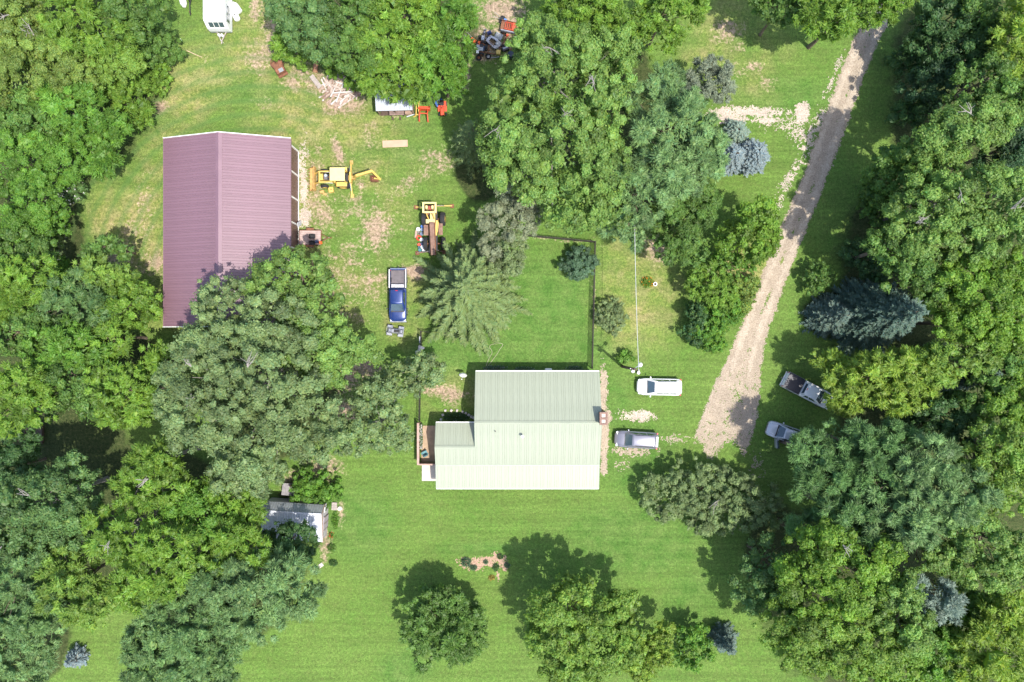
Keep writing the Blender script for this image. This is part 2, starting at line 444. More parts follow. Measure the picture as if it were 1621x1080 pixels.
def patch_mesh(name, cover, x0, x1, y0, y1, matl, z=0.006, cell=0.10, seed=5, label=None, thr=0.5):
    """ragged sheet: keeps the cells where cover(X, Y) plus noise passes a threshold"""
    xs = np.arange(x0, x1, cell); ys = np.arange(y0, y1, cell)
    X, Y = np.meshgrid(xs, ys)
    n = fbm(X, Y, 0.9, seed, 4); nn = fbm(X, Y, 0.28, seed+20, 2)
    c = cover(X, Y); rr0 = np.random.RandomState(seed+3)
    keep = (c + (n-0.5)*0.5 + (nn-0.5)*0.7 + (rr0.rand(*X.shape)-0.5)*0.4) > thr
    j, i = np.nonzero(keep[:-1, :-1])
    w = len(xs)
    q = np.stack([j*w+i, j*w+i+1, (j+1)*w+i+1, (j+1)*w+i], -1)
    used, inv = np.unique(q, return_inverse=True)
    P = np.stack([X.ravel()[used], Y.ravel()[used], np.full(len(used), z)], -1)
    rr = np.random.RandomState(seed)
    P[:, :2] += rr.uniform(-0.03, 0.03, (len(P), 2)); P[:, 2] += rr.uniform(-0.002, 0.012, len(P))
    me = np_mesh(name, P, inv.reshape(-1, 4), matl)
    o = link_mesh(name, me)
    tag(o, label, 'gravel', kind='structure')
    return o

# drive: left and right edge in ground pixels at given rows
DR = np.array([(-60,1440,1490),(0,1392,1436),(60,1350,1392),(125,1325,1367),(190,1302,1345),(265,1276,1317),(330,1248,1291),(395,1219,1264),(460,1196,1240),(520,1170,1218),(560,1154,1208),(615,1127,1203),(665,1107,1199),(705,1092,1186),(740,1096,1176)], float)
def drive_cover(X, Y):
    py = 540 - Y*F/H; px = 810.5 + X*F/H
    l = np.interp(py, DR[:, 0], DR[:, 1]); r = np.interp(py, DR[:, 0], DR[:, 2])
    d = np.minimum(px - l, r - px)/14.3
    c = 0.36 + d*1.5
    lower = smooth01(py, 500, 600)
    cap = 1.42 - lower*0.60
    mid = (px - (l + r)/2)/(r - l)
    c = np.minimum(c, cap) - lower*0.10*np.exp(-(mid*7)**2) - (1-lower)*1.08*np.exp(-((mid-0.05)*9)**2)*vnoise(X, Y, 1.1, 77)
    return c - 1.1*smooth01(py + 14*np.sin(px*0.11), 698, 734)
x0, _ = W(1060, 0); x1, _ = W(1500, 0); _, y0 = W(0, 730); _, y1 = W(0, -60)
patch_mesh('driveway', drive_cover, x0, x1, y0, y1, GRAVEL, label='long gravel drive running past the house', seed=5, cell=0.07)
TRACK = gravel_mat('gravel_packed', (0.27, 0.215, 0.158), (0.37, 0.305, 0.232), (0.47, 0.40, 0.315))
def track_cover(side):
    def f(X, Y):
        py = 540 - Y*F/H; px = 810.5 + X*F/H
        l = np.interp(py, DR[:, 0], DR[:, 1]); r = np.interp(py, DR[:, 0], DR[:, 2])
        c = (l + r)/2 + side*(11.5 + 0.12*(r - l - 44)) + 2.5*np.sin(py*0.021)
        return 1.0 - np.abs(px - c)/9.5 - 2*smooth01(py, 560, 660)
    return f
for sd_, lb_ in ((-1, 'paler packed wheel track of the drive on the house side'), (1, 'paler packed wheel track of the drive on the woodland side')):
    patch_mesh('wheel_track', track_cover(sd_), x0, x1, y0, y1, TRACK, z=0.024, cell=0.07, seed=41 + sd_, label=lb_)
def multi(ells, base=0.0):
    def f(X, Y):
        c = np.full_like(X, -1.0)
        for e in ells:
            q = ell(X, Y, *e[:5], soft=0.8); c = np.maximum(c, np.where(q < 0.04, -1.0, q*e[5]))
        return c
    return f
def reg(name, ells, matl, label, seed, z=0.006, thr=0.5):
    xs = [e[0]-max(e[2],e[3])*2 for e in ells] + [e[0]+max(e[2],e[3])*2 for e in ells]; ys = [e[1]-max(e[2],e[3])*2 for e in ells] + [e[1]+max(e[2],e[3])*2 for e in ells]
    a, b = W(min(xs), max(ys)); c, d = W(max(xs), min(ys))
    patch_mesh(name, multi(ells), a, c, b, d, matl, z, 0.08, seed, label, thr)
reg('gravel_spur', [(1165,178,50,10,0,.8),(1200,178,60,9,3,.68),(1160,190,30,8,0,.8),(1215,192,20,6,0,.8),(1270,178,11,20,15,.95),(1240,195,40,14,0,.55),(1262,215,20,16,0,.5),(1285,215,10,60,24,.52),(1245,290,9,70,24,.5),(1320,120,6,60,24,.42)], GRAVEL_PALE, 'pale gravel spur branching off the drive towards the blue spruces', 11, z=0.004)
reg('gravel_patch', [(1008,659,26,8,0,.85),(985,655,20,7,0,.45)], GRAVEL_PALE, 'pale gravel patch between the white and the grey parked cars', 12)
reg('gravel_parking', [(1000,714,44,10,0,.55),(985,735,14,10,0,.5),(1070,695,30,8,0,.42),(1200,740,12,22,-10,.42)], GRAVEL, 'thin worn gravel beside the grey estate car', 13)
reg('gravel_apron', [(480,300,6,80,0,.72),(482,345,9,22,0,.8),(478,262,7,26,0,.75)], GRAVEL_PALE, 'pale gravel strip along the open side of the barn', 14)
reg('gravel_border', [(955,620,7,36,0,.95),(956,690,7,46,0,.95),(955,740,6,14,0,.9),(960,660,8,12,0,.85)], GRAVEL, 'pinkish gravel border along the gable end of the house', 15)
# ------------------------------------------------------------ trees and shrubs
PAL = dict(
    mid=(0.074,0.128,0.034), bright=(0.100,0.166,0.032), vivid=(0.080,0.152,0.030), yellow=(0.112,0.174,0.040), gold=(0.130,0.188,0.038), olive=(0.116,0.162,0.044),
    light=(0.112,0.175,0.050), blue=(0.076,0.128,0.046), dark=(0.046,0.088,0.032), deep=(0.036,0.070,0.032), grey=(0.128,0.164,0.076), sage=(0.128,0.168,0.076), oak=(0.120,0.163,0.072), silver=(0.160,0.185,0.110),
    bluespruce=(0.125,0.162,0.168), paleblue=(0.120,0.165,0.128), darkspruce=(0.046,0.080,0.058), navy=(0.060,0.094,0.074), fir=(0.088,0.122,0.044), pine=(0.062,0.114,0.038), bluepine=(0.090,0.146,0.056), bush=(0.066,0.110,0.066), greyfir=(0.110,0.135,0.090))
def _fresh(v, k=1.52, s=1.07):
    l = 0.2*v[0] + 0.7*v[1] + 0.1*v[2]
    c = [min(0.45, max(0.012, (l + (q - l)*s)*k)) for q in v]
    return (c[0]*0.97, c[1], c[2]*0.97) if s > 1.05 else tuple(c)
PAL = {k: (_fresh(v, 1.45, 1.0) if 'spruce' in k or k in ('navy', 'paleblue', 'silver', 'greyfir') else _fresh(v)) for k, v in PAL.items()}
def unit(a): return a / np.maximum(np.linalg.norm(a, axis=-1, keepdims=True), 1e-9)
def sphere(r, n): return unit(r.normal(size=(n, 3)))

def quads(P, A, N, ln, wd, fold=0.25):
    """pointed leaves: base P, axis A, normal N (arrays)"""
    A = unit(A); S = unit(np.cross(A, N)); N = unit(np.cross(S, A))
    ln = ln[:, None]; wd = wd[:, None]
    b = P - A*ln*0.5; t = P + A*ln*0.5
    m = P + A*ln*0.06
    l = m + S*wd*0.5 + N*wd*fold; r = m - S*wd*0.5 + N*wd*fold
    if fold < 0: return np.stack([b, r, t, l], 1)
    return np.stack([P - A*ln*0.5 + S*wd*0.5, P - A*ln*0.5 - S*wd*0.5, t], 1)

def jitter_col(r, base, n, lobe=None, amp=0.16, hue=0.12):
    c = np.tile(np.array(base), (n, 1))
    v = 1 + 0.68*amp*r.normal(size=(n, 1))
    if lobe is not None: v = v*lobe
    y = np.clip(r.normal(size=(n, 1))*hue*0.75, -0.3, 0.45)
    c = c*np.clip(v, 0.45, 1.8)*np.concatenate([1 + 1.3*y, 1 + 0.35*y, 1 - 0.6*y], 1)
    return np.clip(c, 0.004, 0.6)

STYLE = dict(                # leaf length, leaf width, lobe radius, leaf cover per lobe, radial leaf direction, flattening
    broad=(0.23, 0.16, 0.88, 0.62, 0.25, 0.78),
    oak=(0.21, 0.16, 0.80, 0.62, 0.2, 0.74),
    ash=(0.34, 0.12, 0.80, 0.62, 0.7, 0.70),
    fine=(0.18, 0.11, 0.68, 0.66, 0.5, 0.8),
    star=(0.34, 0.15, 0.66, 0.62, 0.8, 0.66),
    pine=(0.32, 0.070, 0.72, 0.70, 0.75, 0.8),
    shrub=(0.20, 0.13, 0.45, 0.66, 0.4, 0.85))

def _cube_sphere(k=3):
    P = []; Fc = []
    for ax in range(3):
        for sg in (-1, 1):
            b0 = len(P)
            for i in range(k+1):
                for j in range(k+1):
                    p = [0, 0, 0]; p[ax] = sg; p[(ax+1) % 3] = -1 + 2*i/k; p[(ax+2) % 3] = (-1 + 2*j/k)*sg
                    P.append(p)
            for i in range(k):
                for j in range(k):
                    q = b0 + i*(k+1) + j
                    Fc.append((q, q+k+1, q+k+2, q+1))
    return unit(np.array(P, float)), np.array(Fc)
CS_P, CS_F = _cube_sphere()
CS_T = np.concatenate([CS_F[:, [0, 1, 2]], CS_F[:, [0, 2, 3]]])

def crown_arrays(r, blobs, style, base, dens=1.0, lobe=None, amp=0.16, hue=0.12, gaps=0.0):
    ln, wd, lr, dn, rad, flat = STYLE[style]
    lr = lobe or lr
    Q = []; C = []; lobes = []
    B = np.array(blobs, float); ho = r.uniform(0, 6.28, 3)
    for bi, (bx, by, bz, rx, ry, rz) in enumerate(B):
        area = 2.2*PI*((rx*ry)**1.6/3 + (rx*rz)**1.6/3 + (ry*rz)**1.6/3)**(1/1.6)
        nl = max(7, int(area/(lr*lr*1.9)*dens))
        R = np.array([rx, ry, rz])
        # lobes picked apart from one another so that dark gaps stay between them
        cand = sphere(r, nl*14); cand = cand[cand[:, 2] > -0.45]
        kk = 1 + 0.16*np.sin(cand[:, 0]*3.1 + bi + r.uniform(0, 6))*np.cos(cand[:, 1]*3.7 + r.uniform(0, 6)) + r.uniform(-0.42, 0.15, len(cand))
        rc = lr*np.clip(r.lognormal(-0.05, 0.38, len(cand)), 0.45, 2.0)
        rc = np.minimum(rc, min(rx, ry, rz)*0.7)
        spur = (r.uniform(size=len(cand)) < 0.10) & (cand[:, 2] < 0.6)
        kk = np.where(spur, 1.05 + r.uniform(0, 0.10, len(cand)), kk); rc = np.where(spur, rc*0.62, rc)
        cc = cand*np.maximum(R - rc[:, None]*0.6, 0.15)*kk[:, None]
        pick = []
        for q in range(len(cc)):
            if not pick: pick.append(q); continue
            dd = np.sqrt(((cc[pick] - cc[q])**2).sum(1))
            if (dd > 0.66*(rc[pick] + rc[q])).all(): pick.append(q)
            if len(pick) >= nl: break
        d = cand[pick]; rl = rc[pick]; c = cc[pick] + np.array([bx, by, bz])
        keep = np.ones(len(c), bool)
        if gaps > 0: keep &= r.uniform(size=len(c)) > gaps
        for bj, o in enumerate(B):
            if bj != bi: keep &= ~((((c - o[:3])/o[3:])**2).sum(1) < 0.5)
        hole = np.sin(c[:, 0]*1.15 + ho[0])*np.sin(c[:, 1]*1.15 + ho[1])*np.cos(c[:, 2]*0.9 + ho[2])
        keep &= ~(hole > 0.50)
        keep &= c[:, 2] > 0.25
        c = c[keep]; rl = rl[keep]; d = d[keep]
        lobes.append(c)
        n = np.maximum((rl*rl*6.8*dn/(ln*wd*0.5)*np.where(d[:, 2] < -0.05, 0.45, 1.0)).astype(int), 10)
        idx = np.repeat(np.arange(len(c)), n); m = len(idx)
        if m == 0: continue
        out = unit(d/R)
        ph = r.uniform(0, 6.28, (len(c), 3))
        u = unit(sphere(r, m) + 0.65*out[idx] + np.array([0, 0, 0.45]))
        s = np.array([1, 1, flat])
        wob = 1 + 0.20*np.sin(u[:, 0]*6 + ph[idx, 0])*np.sin(u[:, 1]*6 + ph[idx, 1]) + 0.12*np.sin(u[:, 2]*9 + u[:, 0]*7 + ph[idx, 2])
        f = (0.74 + 0.34*r.uniform(size=m))*wob
        P = c[idx] + u*s*(rl[idx]*f)[:, None]
        ax = rad*u + (1-rad)*sphere(r, m) + np.array([0, 0, -0.15])
        nr = 0.95*u + np.array([0, 0, 0.22]) + 0.36*sphere(r, m)
        L_ = ln*r.uniform(0.7, 1.3, m); W_ = wd*r.uniform(0.7, 1.3, m)
        Q.append(quads(P, ax, nr, L_, W_))
        lobe_v = np.clip(1 + 0.18*r.normal(size=(len(c), 1)), 0.65, 1.4)
        C.append(jitter_col(r, base, m, lobe_v[idx], amp, hue))
        # added opaque core inside every lobe, uneven and faceted; blocks light and sight
        pw = 1 + 0.20*np.sin(CS_P[None, :, 0]*6 + ph[:, None, 0])*np.sin(CS_P[None, :, 1]*6 + ph[:, None, 1]) + 0.12*np.sin(CS_P[None, :, 2]*9 + CS_P[None, :, 0]*7 + ph[:, None, 2])
        pv = c[:, None, :] + CS_P[None]*s*(rl[:, None]*0.74*pw)[..., None]
        Q.append(pv[:, CS_T].reshape(-1, 3, 3))
        C.append(jitter_col(r, base, len(c)*len(CS_T), np.repeat(lobe_v, len(CS_T), 0), amp, hue))
        # leaves between the lobes, deeper in the crown
        mi = int(m*0.08)
        u = sphere(r, mi); u[:, 2] = np.abs(u[:, 2])*1.0 - 0.25
        P = np.array([bx, by, bz]) + u*R*r.uniform(0.35, 0.75, (mi, 1))
        P[:, 2] = np.maximum(P[:, 2], 0.2)
        Q.append(quads(P, sphere(r, mi), np.array([0, 0, 1.0]) + 0.6*sphere(r, mi), ln*1.6*np.ones(mi), wd*2.0*np.ones(mi)))
        C.append(jitter_col(r, base, mi, None, amp, hue))
    return np.concatenate(Q), np.concatenate(C), (np.concatenate(lobes) if lobes else np.zeros((0, 3)))

def conifer_arrays(r, h, R0, base, z0=0.3, tier=0.28, arc=0.42, tw=(0.34, 0.075), droop=0.25, power=0.85, amp=0.16, hue=0.10, rise=0.0, bare=0.25, step=0.2, clumpy=0.0, frond=0.42):
    Ps = []; As = []; Ns = []; Ls = []; Ws = []; lv = []
    z = z0; br = []
    while z < h - 0.1:
        t = (z - z0)/(h - z0)
        R = R0*max(1 - t, 0)**power*(0.55 + 0.45*min(1, (z - z0)/(0.10*h) + 0.25)) + 0.10
        n = max(5, int(2*PI*R/arc))
        a0 = r.uniform(0, 2*PI)
        for k in range(n):
            a = a0 + 2*PI*(k + r.uniform(-0.35, 0.35))/n
            L_ = R*r.uniform(0.72, 1.12)
            if clumpy > 0: L_ *= 1 + clumpy*math.sin(a*7 + z*1.7)
            br.append((z + r.uniform(-0.5, 0.5)*tier, a, L_, r.uniform(0.75, 1.25)))
        z += tier*r.uniform(0.8, 1.2)*(0.65 + 0.6*(1 - t))
    for (z, a, L_, v) in br:
        d = np.array([math.cos(a), math.sin(a), 0.0]); sd = np.array([-math.sin(a), math.cos(a), 0.0])
        ns = max(2, int(L_*(1 - bare)/step))
        for i in range(ns):
            t = bare + (1 - bare)*(i + r.uniform(0, 1))/ns
            p = d*L_*t + np.array([0, 0, z - droop*L_*t*t + rise*L_*t])
            side = min(frond, 0.12 + 0.45*L_*(1 - t)) * r.uniform(0.7, 1.2)
            for s in (-1, 1):
                ax = d*0.75 + sd*s*r.uniform(0.45, 0.95) + np.array([0, 0, r.uniform(-0.25, 0.25)])
                ax = ax/np.linalg.norm(ax)
                ll = max(tw[0]*0.8, side*1.1)*r.uniform(0.8, 1.25)
                Ps.append(p + ax*ll*0.45); As.append(ax); Ns.append((r.normal()*0.4, r.normal()*0.4, 1.0)); Ls.append(ll); Ws.append(tw[1]*r.uniform(0.8, 1.5)*(1 + 1.0*side)); lv.append(v)
        p = d*L_*0.97 + np.array([0, 0, z - droop*L_ + rise*L_])
        Ps.append(p); As.append(d + np.array([0, 0, 0.1])); Ns.append((0, 0, 1.0)); Ls.append(tw[0]); Ws.append(tw[1]*1.5); lv.append(v)
    n = len(Ps)
    Q = quads(np.array(Ps), np.array(As), np.array(Ns), np.array(Ls), np.array(Ws), 0.15)
    lv = np.array(lv)[:, None]
    return Q, jitter_col(r, base, n, 1 + 0.5*(lv - 1), amp, hue), br

def leaf_mesh(name, Q, C, material):
    n = len(Q)
    me = np_mesh(name, Q.reshape(-1, 3), np.arange(n*3).reshape(n, 3), material)
    set_col(me, 'tint', C, 'FACE')
    return me

LEAVES = [0]
_tree_i = [0]
def tree(name, label, kind, col, h, blobs, group=None, cat='tree', dens=1.0, lobe=None, rzf=None, gaps=0.0, hue=0.12, amp=0.16, dead=0, bark=None, base=None, flowers=None):
    """blobs: crown pieces (px, py, rx px, ry px, top z) as seen in the photograph"""
    _tree_i[0] += 1
    r = np.random.RandomState(100 + _tree_i[0]); rnd = random.Random(500 + _tree_i[0])
    bl = []
    for b in blobs:
        zt = b[4] if len(b) > 4 else h
        k0 = H/F
        rm = 0.5*(b[2] + b[3])*k0
        rz = min(rm*(rzf or 0.85), zt*0.46)
        zc = zt - rz
        k = (H - zc)/F
        x, y = W(b[0], b[1], zc)
        bl.append([x, y, zc, b[2]*k, b[3]*k, rz])
    bx, by = (W(*base) if base else (bl[0][0], bl[0][1]))
    root = empty(name, (bx, by, 0), 0, label, cat, group)
    lb = [[b[0]-bx, b[1]-by, b[2], b[3], b[4], b[5]] for b in bl]
    Q, C, lobes = crown_arrays(r, lb, kind, PAL[col] if isinstance(col, str) else col, dens, lobe, amp, hue, gaps)
    LEAVES[0] += len(Q)
    link_mesh('crown', leaf_mesh('crown', Q, C, NEEDLE if kind == 'pine' else LEAF), root)
    # trunk and limbs
    mb = MB(); c0 = Vector(lb[0][:3])
    tr = max(0.05, h*0.017)
    top = c0 + Vector((0, 0, lb[0][5]*0.35))
    mb.tube([(0,0,-0.1), (rnd.uniform(-.1,.1)*tr*6, rnd.uniform(-.1,.1)*tr*6, h*0.12), c0*0.5 + Vector((rnd.uniform(-.1,.1)*h*0.2, 0, 0)), c0 - Vector((0,0,lb[0][5]*0.4)), top], [tr*1.35, tr, tr*0.85, tr*0.65, tr*0.25], 7)
    n_l = min(len(lobes), 6 + int(h*1.3))
    for i in rnd.sample(range(len(lobes)), n_l):
        e = c0.lerp(Vector(lobes[i]), 0.86); s = Vector((0,0,0)).lerp(c0, rnd.uniform(0.45, 0.95))
        m1 = s.lerp(e, 0.5) + Vector((rnd.uniform(-.3,.3), rnd.uniform(-.3,.3), rnd.uniform(-.5,.1)))
        mb.tube([s, m1, e], [tr*0.36, tr*0.22, tr*0.08], 5)
    mb.build('trunk', bark or BARK, root, smooth=True)
    for i in range(dead):
        # bare grey limb sticking out of the top of the crown
        md = MB(); b = lb[i % len(lb)]
        a = rnd.uniform(0, 2*PI); q = rnd.uniform(0.1, 0.6)
        s = Vector((b[0] + math.cos(a)*b[3]*q, b[1] + math.sin(a)*b[4]*q, b[2] + b[5]*math.sqrt(max(0.05, 1 - q*q))*0.95))
        a2 = rnd.uniform(0, 2*PI)
        for j in range(4):
            aa = a2 + rnd.uniform(-0.55, 0.55); L_ = rnd.uniform(0.5, 1.5)
            m1 = s + Vector((math.cos(aa)*L_*0.5, math.sin(aa)*L_*0.5, 0.35)); e = m1 + Vector((math.cos(aa+rnd.uniform(-.6,.6))*L_*0.6, math.sin(aa+rnd.uniform(-.6,.6))*L_*0.6, rnd.uniform(-0.1, 0.3)))
            md.tube([s, m1, e], [0.045, 0.03, 0.015], 5)
            md.tube([m1, m1 + Vector((rnd.uniform(-.6,.6), rnd.uniform(-.6,.6), 0.2))], [0.025, 0.012], 4)
        md.build('dead_limb', BARK_GREY, root)
    if flowers:
        n, fc = flowers
        u = sphere(r, n); u[:, 2] = np.abs(u[:, 2])
        j = r.randint(0, len(lb), n); bb = np.array(lb)[j]
        P = bb[:, :3] + u*bb[:, 3:]*1.03
        fh_ = link_mesh('flower_heads', leaf_mesh('flower_heads', quads(P, sphere(r, n), np.array([0,0,1.0]) + 0.3*sphere(r, n), np.full(n, .20), np.full(n, .17)), jitter_col(r, fc, n, None, 0.1, 0.03), LEAF), root); fh_['kind'] = 'stuff'
    return root

def conifer(name, label, col, h, R0, ground, group=None, **kw):
    _tree_i[0] += 1
    r = np.random.RandomState(900 + _tree_i[0])
    bx, by = W(*ground)
    root = empty(name, (bx, by, 0), 0, label, 'tree', group)
    Q, C, br = conifer_arrays(r, h, R0, PAL[col], **kw)
    LEAVES[0] += len(Q)
    link_mesh('crown', leaf_mesh('crown', Q, C, NEEDLE), root)
    mb = MB(); tr = 0.018*h + 0.04
    mb.tube([(0,0,-0.1), (0,0,h*0.5), (0,0,h*0.98)], [tr, tr*0.6, 0.02], 7)
    for i, (z, a, L_, v) in enumerate(br):
        if L_ > 0.8 and i % 2 == 0:
            dr = kw.get('droop', 0.25) - kw.get('rise', 0.0)
            mb.tube([(0,0,z), (math.cos(a)*L_*0.5, math.sin(a)*L_*0.5, z - dr*L_*0.3), (math.cos(a)*L_*0.9, math.sin(a)*L_*0.9, z - dr*L_*0.85)], [0.045, 0.03, 0.01], 4, cap=False)
    mb.build('trunk', BARK, root)
    return root

T = tree
# --- woodland behind the barn, beside the grass strip
GB = 'trees of the woodland behind the barn'
T('ash_tree','olive green tree with bare grey limbs deep in the woodland behind the barn','broad','olive',10,[(20,30,55,60),(60,70,40,35,9)],GB,dead=3)
T('ash_tree','bright green leafy tree in the woodland across the grass from the white camper','ash','bright',11,[(125,20,55,45),(165,55,40,35,10),(100,75,35,30,10)],GB)
T('broadleaf_tree','darker green tree at the woodland edge opposite the white camper','broad','mid',10,[(215,15,50,45),(190,50,30,28,8.5)],GB)
T('locust_tree','wide yellowish olive tree in the middle of the woodland behind the barn','fine','olive',10,[(75,110,75,45),(30,130,45,40,9),(115,125,35,30,9),(40,85,40,30,9.5)],GB,lobe=0.8)
T('locust_tree','small yellow green tree next to the wide olive one near the woodland edge','fine','yellow',8,[(190,98,38,32),(160,115,28,25,7)],GB)
T('shrub','dark green ragged shrub at the woodland edge beside a fallen pole','shrub','mid',5,[(245,70,35,35),(270,85,22,18,3.5),(225,55,28,28,5.5)],GB,cat='shrub',lobe=0.6)
T('shrub','low light green shrub at the woodland edge with pale weeds','shrub','bright',2.6,[(250,118,22,20),(258,138,14,16,2),(230,130,20,20,2.8)],GB,cat='shrub')
T('ash_tree','mid green tree with long drooping leaves between the wide olive tree and barn','ash','vivid',9,[(125,185,50,42),(165,205,38,35,8),(90,165,35,30,8)],GB)
T('shrub','bright green bushy sapling at the bend of the woodland edge','ash','bright',5,[(205,160,38,36),(225,185,22,20,3.5)],GB,cat='shrub')
T('broadleaf_tree','dark green tree in the shaded hollow of the woodland behind the barn','broad','mid',8.5,[(30,180,50,42),(70,200,35,32,8)],GB)
T('broadleaf_tree','vivid green small leaved tree opposite the ridge end of the barn','fine','vivid',9,[(45,245,50,38),(90,260,42,36,8.5),(15,270,35,35,8.5)],GB,lobe=0.75)
T('ash_tree','vivid green tree with drooping sprays beside the grass strip','ash','vivid',7.5,[(150,235,42,36),(165,260,28,24,6),(125,225,28,26,7)],GB)
T('shrub','grey green shrub covered in white blossom on the woodland edge','shrub','blue',3.2,[(112,300,22,20),(100,318,16,16,2.6)],GB,cat='shrub',flowers=(130,(0.62,0.62,0.55)))
T('broadleaf_tree','mid green tree with dark gaps behind the blossoming shrub','fine','vivid',9,[(50,320,48,38),(20,350,40,38,9),(80,345,32,32,8)],GB,gaps=0.15,lobe=0.8)
T('shrub','mid green weeds massed along the grass edge behind the barn','shrub','vivid',2.8,[(95,335,18,24),(85,360,18,20,3),(98,420,14,18,2.4),(75,380,20,22,3.2)],GB,cat='shrub')
T('shrub','pale weedy shrub on the grass edge opposite the barn roof','shrub','grey',2.6,[(88,390,14,26),(96,365,12,14,2)],GB,cat='shrub',flowers=(40,(0.5,0.52,0.42)))
T('broadleaf_tree','dense dark green tree behind the pale weedy shrub','broad','mid',9,[(30,395,50,36),(62,400,26,30,8)],GB)
# --- trees between the barn's near corner and the clearing
GC = 'trees between the barn corner and the shaded clearing'
T('maple_tree','dark star leaved maple standing free on the grass by the barn corner','star','mid',8,[(165,390,30,20,7.5),(190,400,18,14,6.5),(150,405,22,20,7)],GC,dens=0.9)
T('broadleaf_tree','yellowish green tree next to the barn corner','ash','yellow',9,[(150,430,32,24),(185,440,28,24,8),(205,452,26,22,7)],GC)
T('broadleaf_tree','rounded fresh green tree nearest the barn corner','broad','bright',8,[(205,480,42,34),(225,495,26,24,6.5),(180,500,30,26,7.5)],GC)
T('ash_tree','blue green ash with feathery leaves behind the fresh green tree','ash','blue',10,[(115,470,50,38),(150,485,36,32,9),(90,495,34,30,9)],GC)
T('ash_tree','yellow green ash with large feathery crown in the woodland corner','ash','bright',11,[(45,440,48,38),(20,470,40,36,10),(75,450,30,30,10)],GC)
T('ash_tree','deep green tree under the yellow green ash','broad','mid',10,[(25,525,45,38),(60,530,36,32,9.5)],GC)
T('ash_tree','tall mid green ash beside the shaded clearing','ash','vivid',10.5,[(100,545,45,36),(135,550,36,30,10),(70,560,30,28,9.5)],GC)
T('broadleaf_tree','green tree joining the feathery crowns between barn corner and clearing','ash','bright',9,[(175,535,36,28),(155,560,28,24,8.5)],GC)
T('ash_tree','light green ash overhanging the shaded clearing','star','bright',11,[(195,620,46,38),(225,640,34,30,10),(180,660,30,22,9.5),(165,600,28,26,10)],GC)
T('ash_tree','greyish green tree between the two ashes over the clearing','broad','mid',10,[(120,600,40,34),(95,625,34,30,9.5),(150,640,28,28,9)],GC)
T('ash_tree','yellow green ash at the back of the shaded clearing','ash','bright',12,[(35,610,42,38),(55,645,34,32,11),(15,655,34,36,11)],GC)
T('maple_tree','small bright maple squeezed against the big oak','star','bright',8,[(262,575,26,24),(245,555,22,18,7),(235,590,24,22,7.5)],GC,lobe=0.6)
T('broadleaf_tree','dark green tree at the back of the shaded clearing by the wooden frame','broad','dark',8,[(15,740,42,36),(30,700,36,30,7.5)],GC)
# --- big oaks over the barn corner and the path
T('oak_tree','huge pale leaved oak spreading over the barn roof','oak','oak',17,[(420,600,80,90,17),(360,560,70,70,16),(330,650,72,70,15),(400,690,75,70,14.5),(440,520,70,60,15),(350,480,50,45,14),(320,600,55,70,14),(470,640,60,70,14.5),(390,750,55,36,12),(290,620,40,55,13),(500,690,45,45,12.5)],None,lobe=0.85,dead=3,hue=0.10,bark=BARK_GREY,gaps=0.14)
T('oak_tree','rounded oak leaning against the barn beside the flat trailer','oak','light',14,[(470,430,48,36),(500,460,42,36,13),(430,440,42,36,13),(480,490,50,36,13)],None,lobe=0.85)
T('oak_tree','oak arching over the bare path between trailer and house','oak','light',12.5,[(540,540,55,36),(495,560,50,40,13),(580,560,26,24,10),(520,590,42,30,11)],None,lobe=0.85)
T('oak_tree','open crowned oak whose tip hangs over the chain link fence','oak','oak',9.5,[(598,668,44,40),(625,688,28,30,8.5),(582,640,28,24,9),(612,628,26,24,9),(556,690,38,36,9),(595,612,28,22,9)],None,lobe=0.65,gaps=0.12,bark=BARK_GREY)
T('oak_tree','small leafy oak growing through the fence line near the satellite dish','oak','oak',7,[(672,588,32,28),(645,600,30,28,6.5),(625,600,24,24,6)],None,lobe=0.65,bark=BARK_GREY)
# --- lower wood around the metal shed
GS = 'trees of the wood around the metal shed'
T('oak_tree','dark blue green oak with bare grey branches beyond the clearing','oak','blue',14,[(75,790,75,48),(40,830,55,45,13),(110,755,40,34,12),(120,830,42,36,12)],GS,dead=3,bark=BARK_GREY)
T('ash_tree','tall yellow green ash between the clearing and the big oak','ash','bright',13,[(240,735,44,34),(225,775,45,38,13),(265,770,38,34,12)],GS,dead=1,bark=BARK_GREY)
T('broadleaf_tree','mid green tree under the tall yellow green ash','broad','vivid',11,[(300,800,40,36),(330,830,36,36,11)],GS)
T('ash_tree','fresh green tree next to the little brown hut','ash','bright',10,[(370,790,44,34),(395,802,24,30,9),(345,775,30,24,9)],GS)
T('broadleaf_tree','dark shaded tree leaning over the metal shed roof','broad','dark',7.5,[(455,862,36,32),(478,846,20,20,7),(440,850,24,22,7),(488,864,14,28,6.5)],GS,lobe=0.8)
T('ash_tree','bright green ash in the heart of the wood by the metal shed','ash','bright',14.5,[(190,840,48,40),(225,865,50,42,14.5),(250,905,55,42,14),(280,870,42,38,13.5),(215,930,46,36,13)],GS,dead=1,bark=BARK_GREY)
T('ash_tree','light yellow green tree beside the narrow grass gap','ash','yellow',13,[(110,925,50,42),(140,955,50,36,13),(90,890,38,34,12)],GS)
T('broadleaf_tree','fresh green tree behind the dark shaded tree by the shed','ash','bright',11.5,[(370,850,40,38),(400,870,32,32,11),(345,890,30,30,11)],GS)
T('pine_tree','dark blue green pine beyond the oak with bare grey branches','pine','blue',13,[(30,900,50,42),(60,955,60,48,13),(15,970,40,40,12)],GS)
T('pine_tree','broad soft blue green pine facing the lawn','pine','bluepine',12.5,[(430,920,58,48),(465,935,46,38,11.5),(400,960,60,50,12),(370,930,42,40,12.5),(440,900,44,34,11)],GS,lobe=0.85)
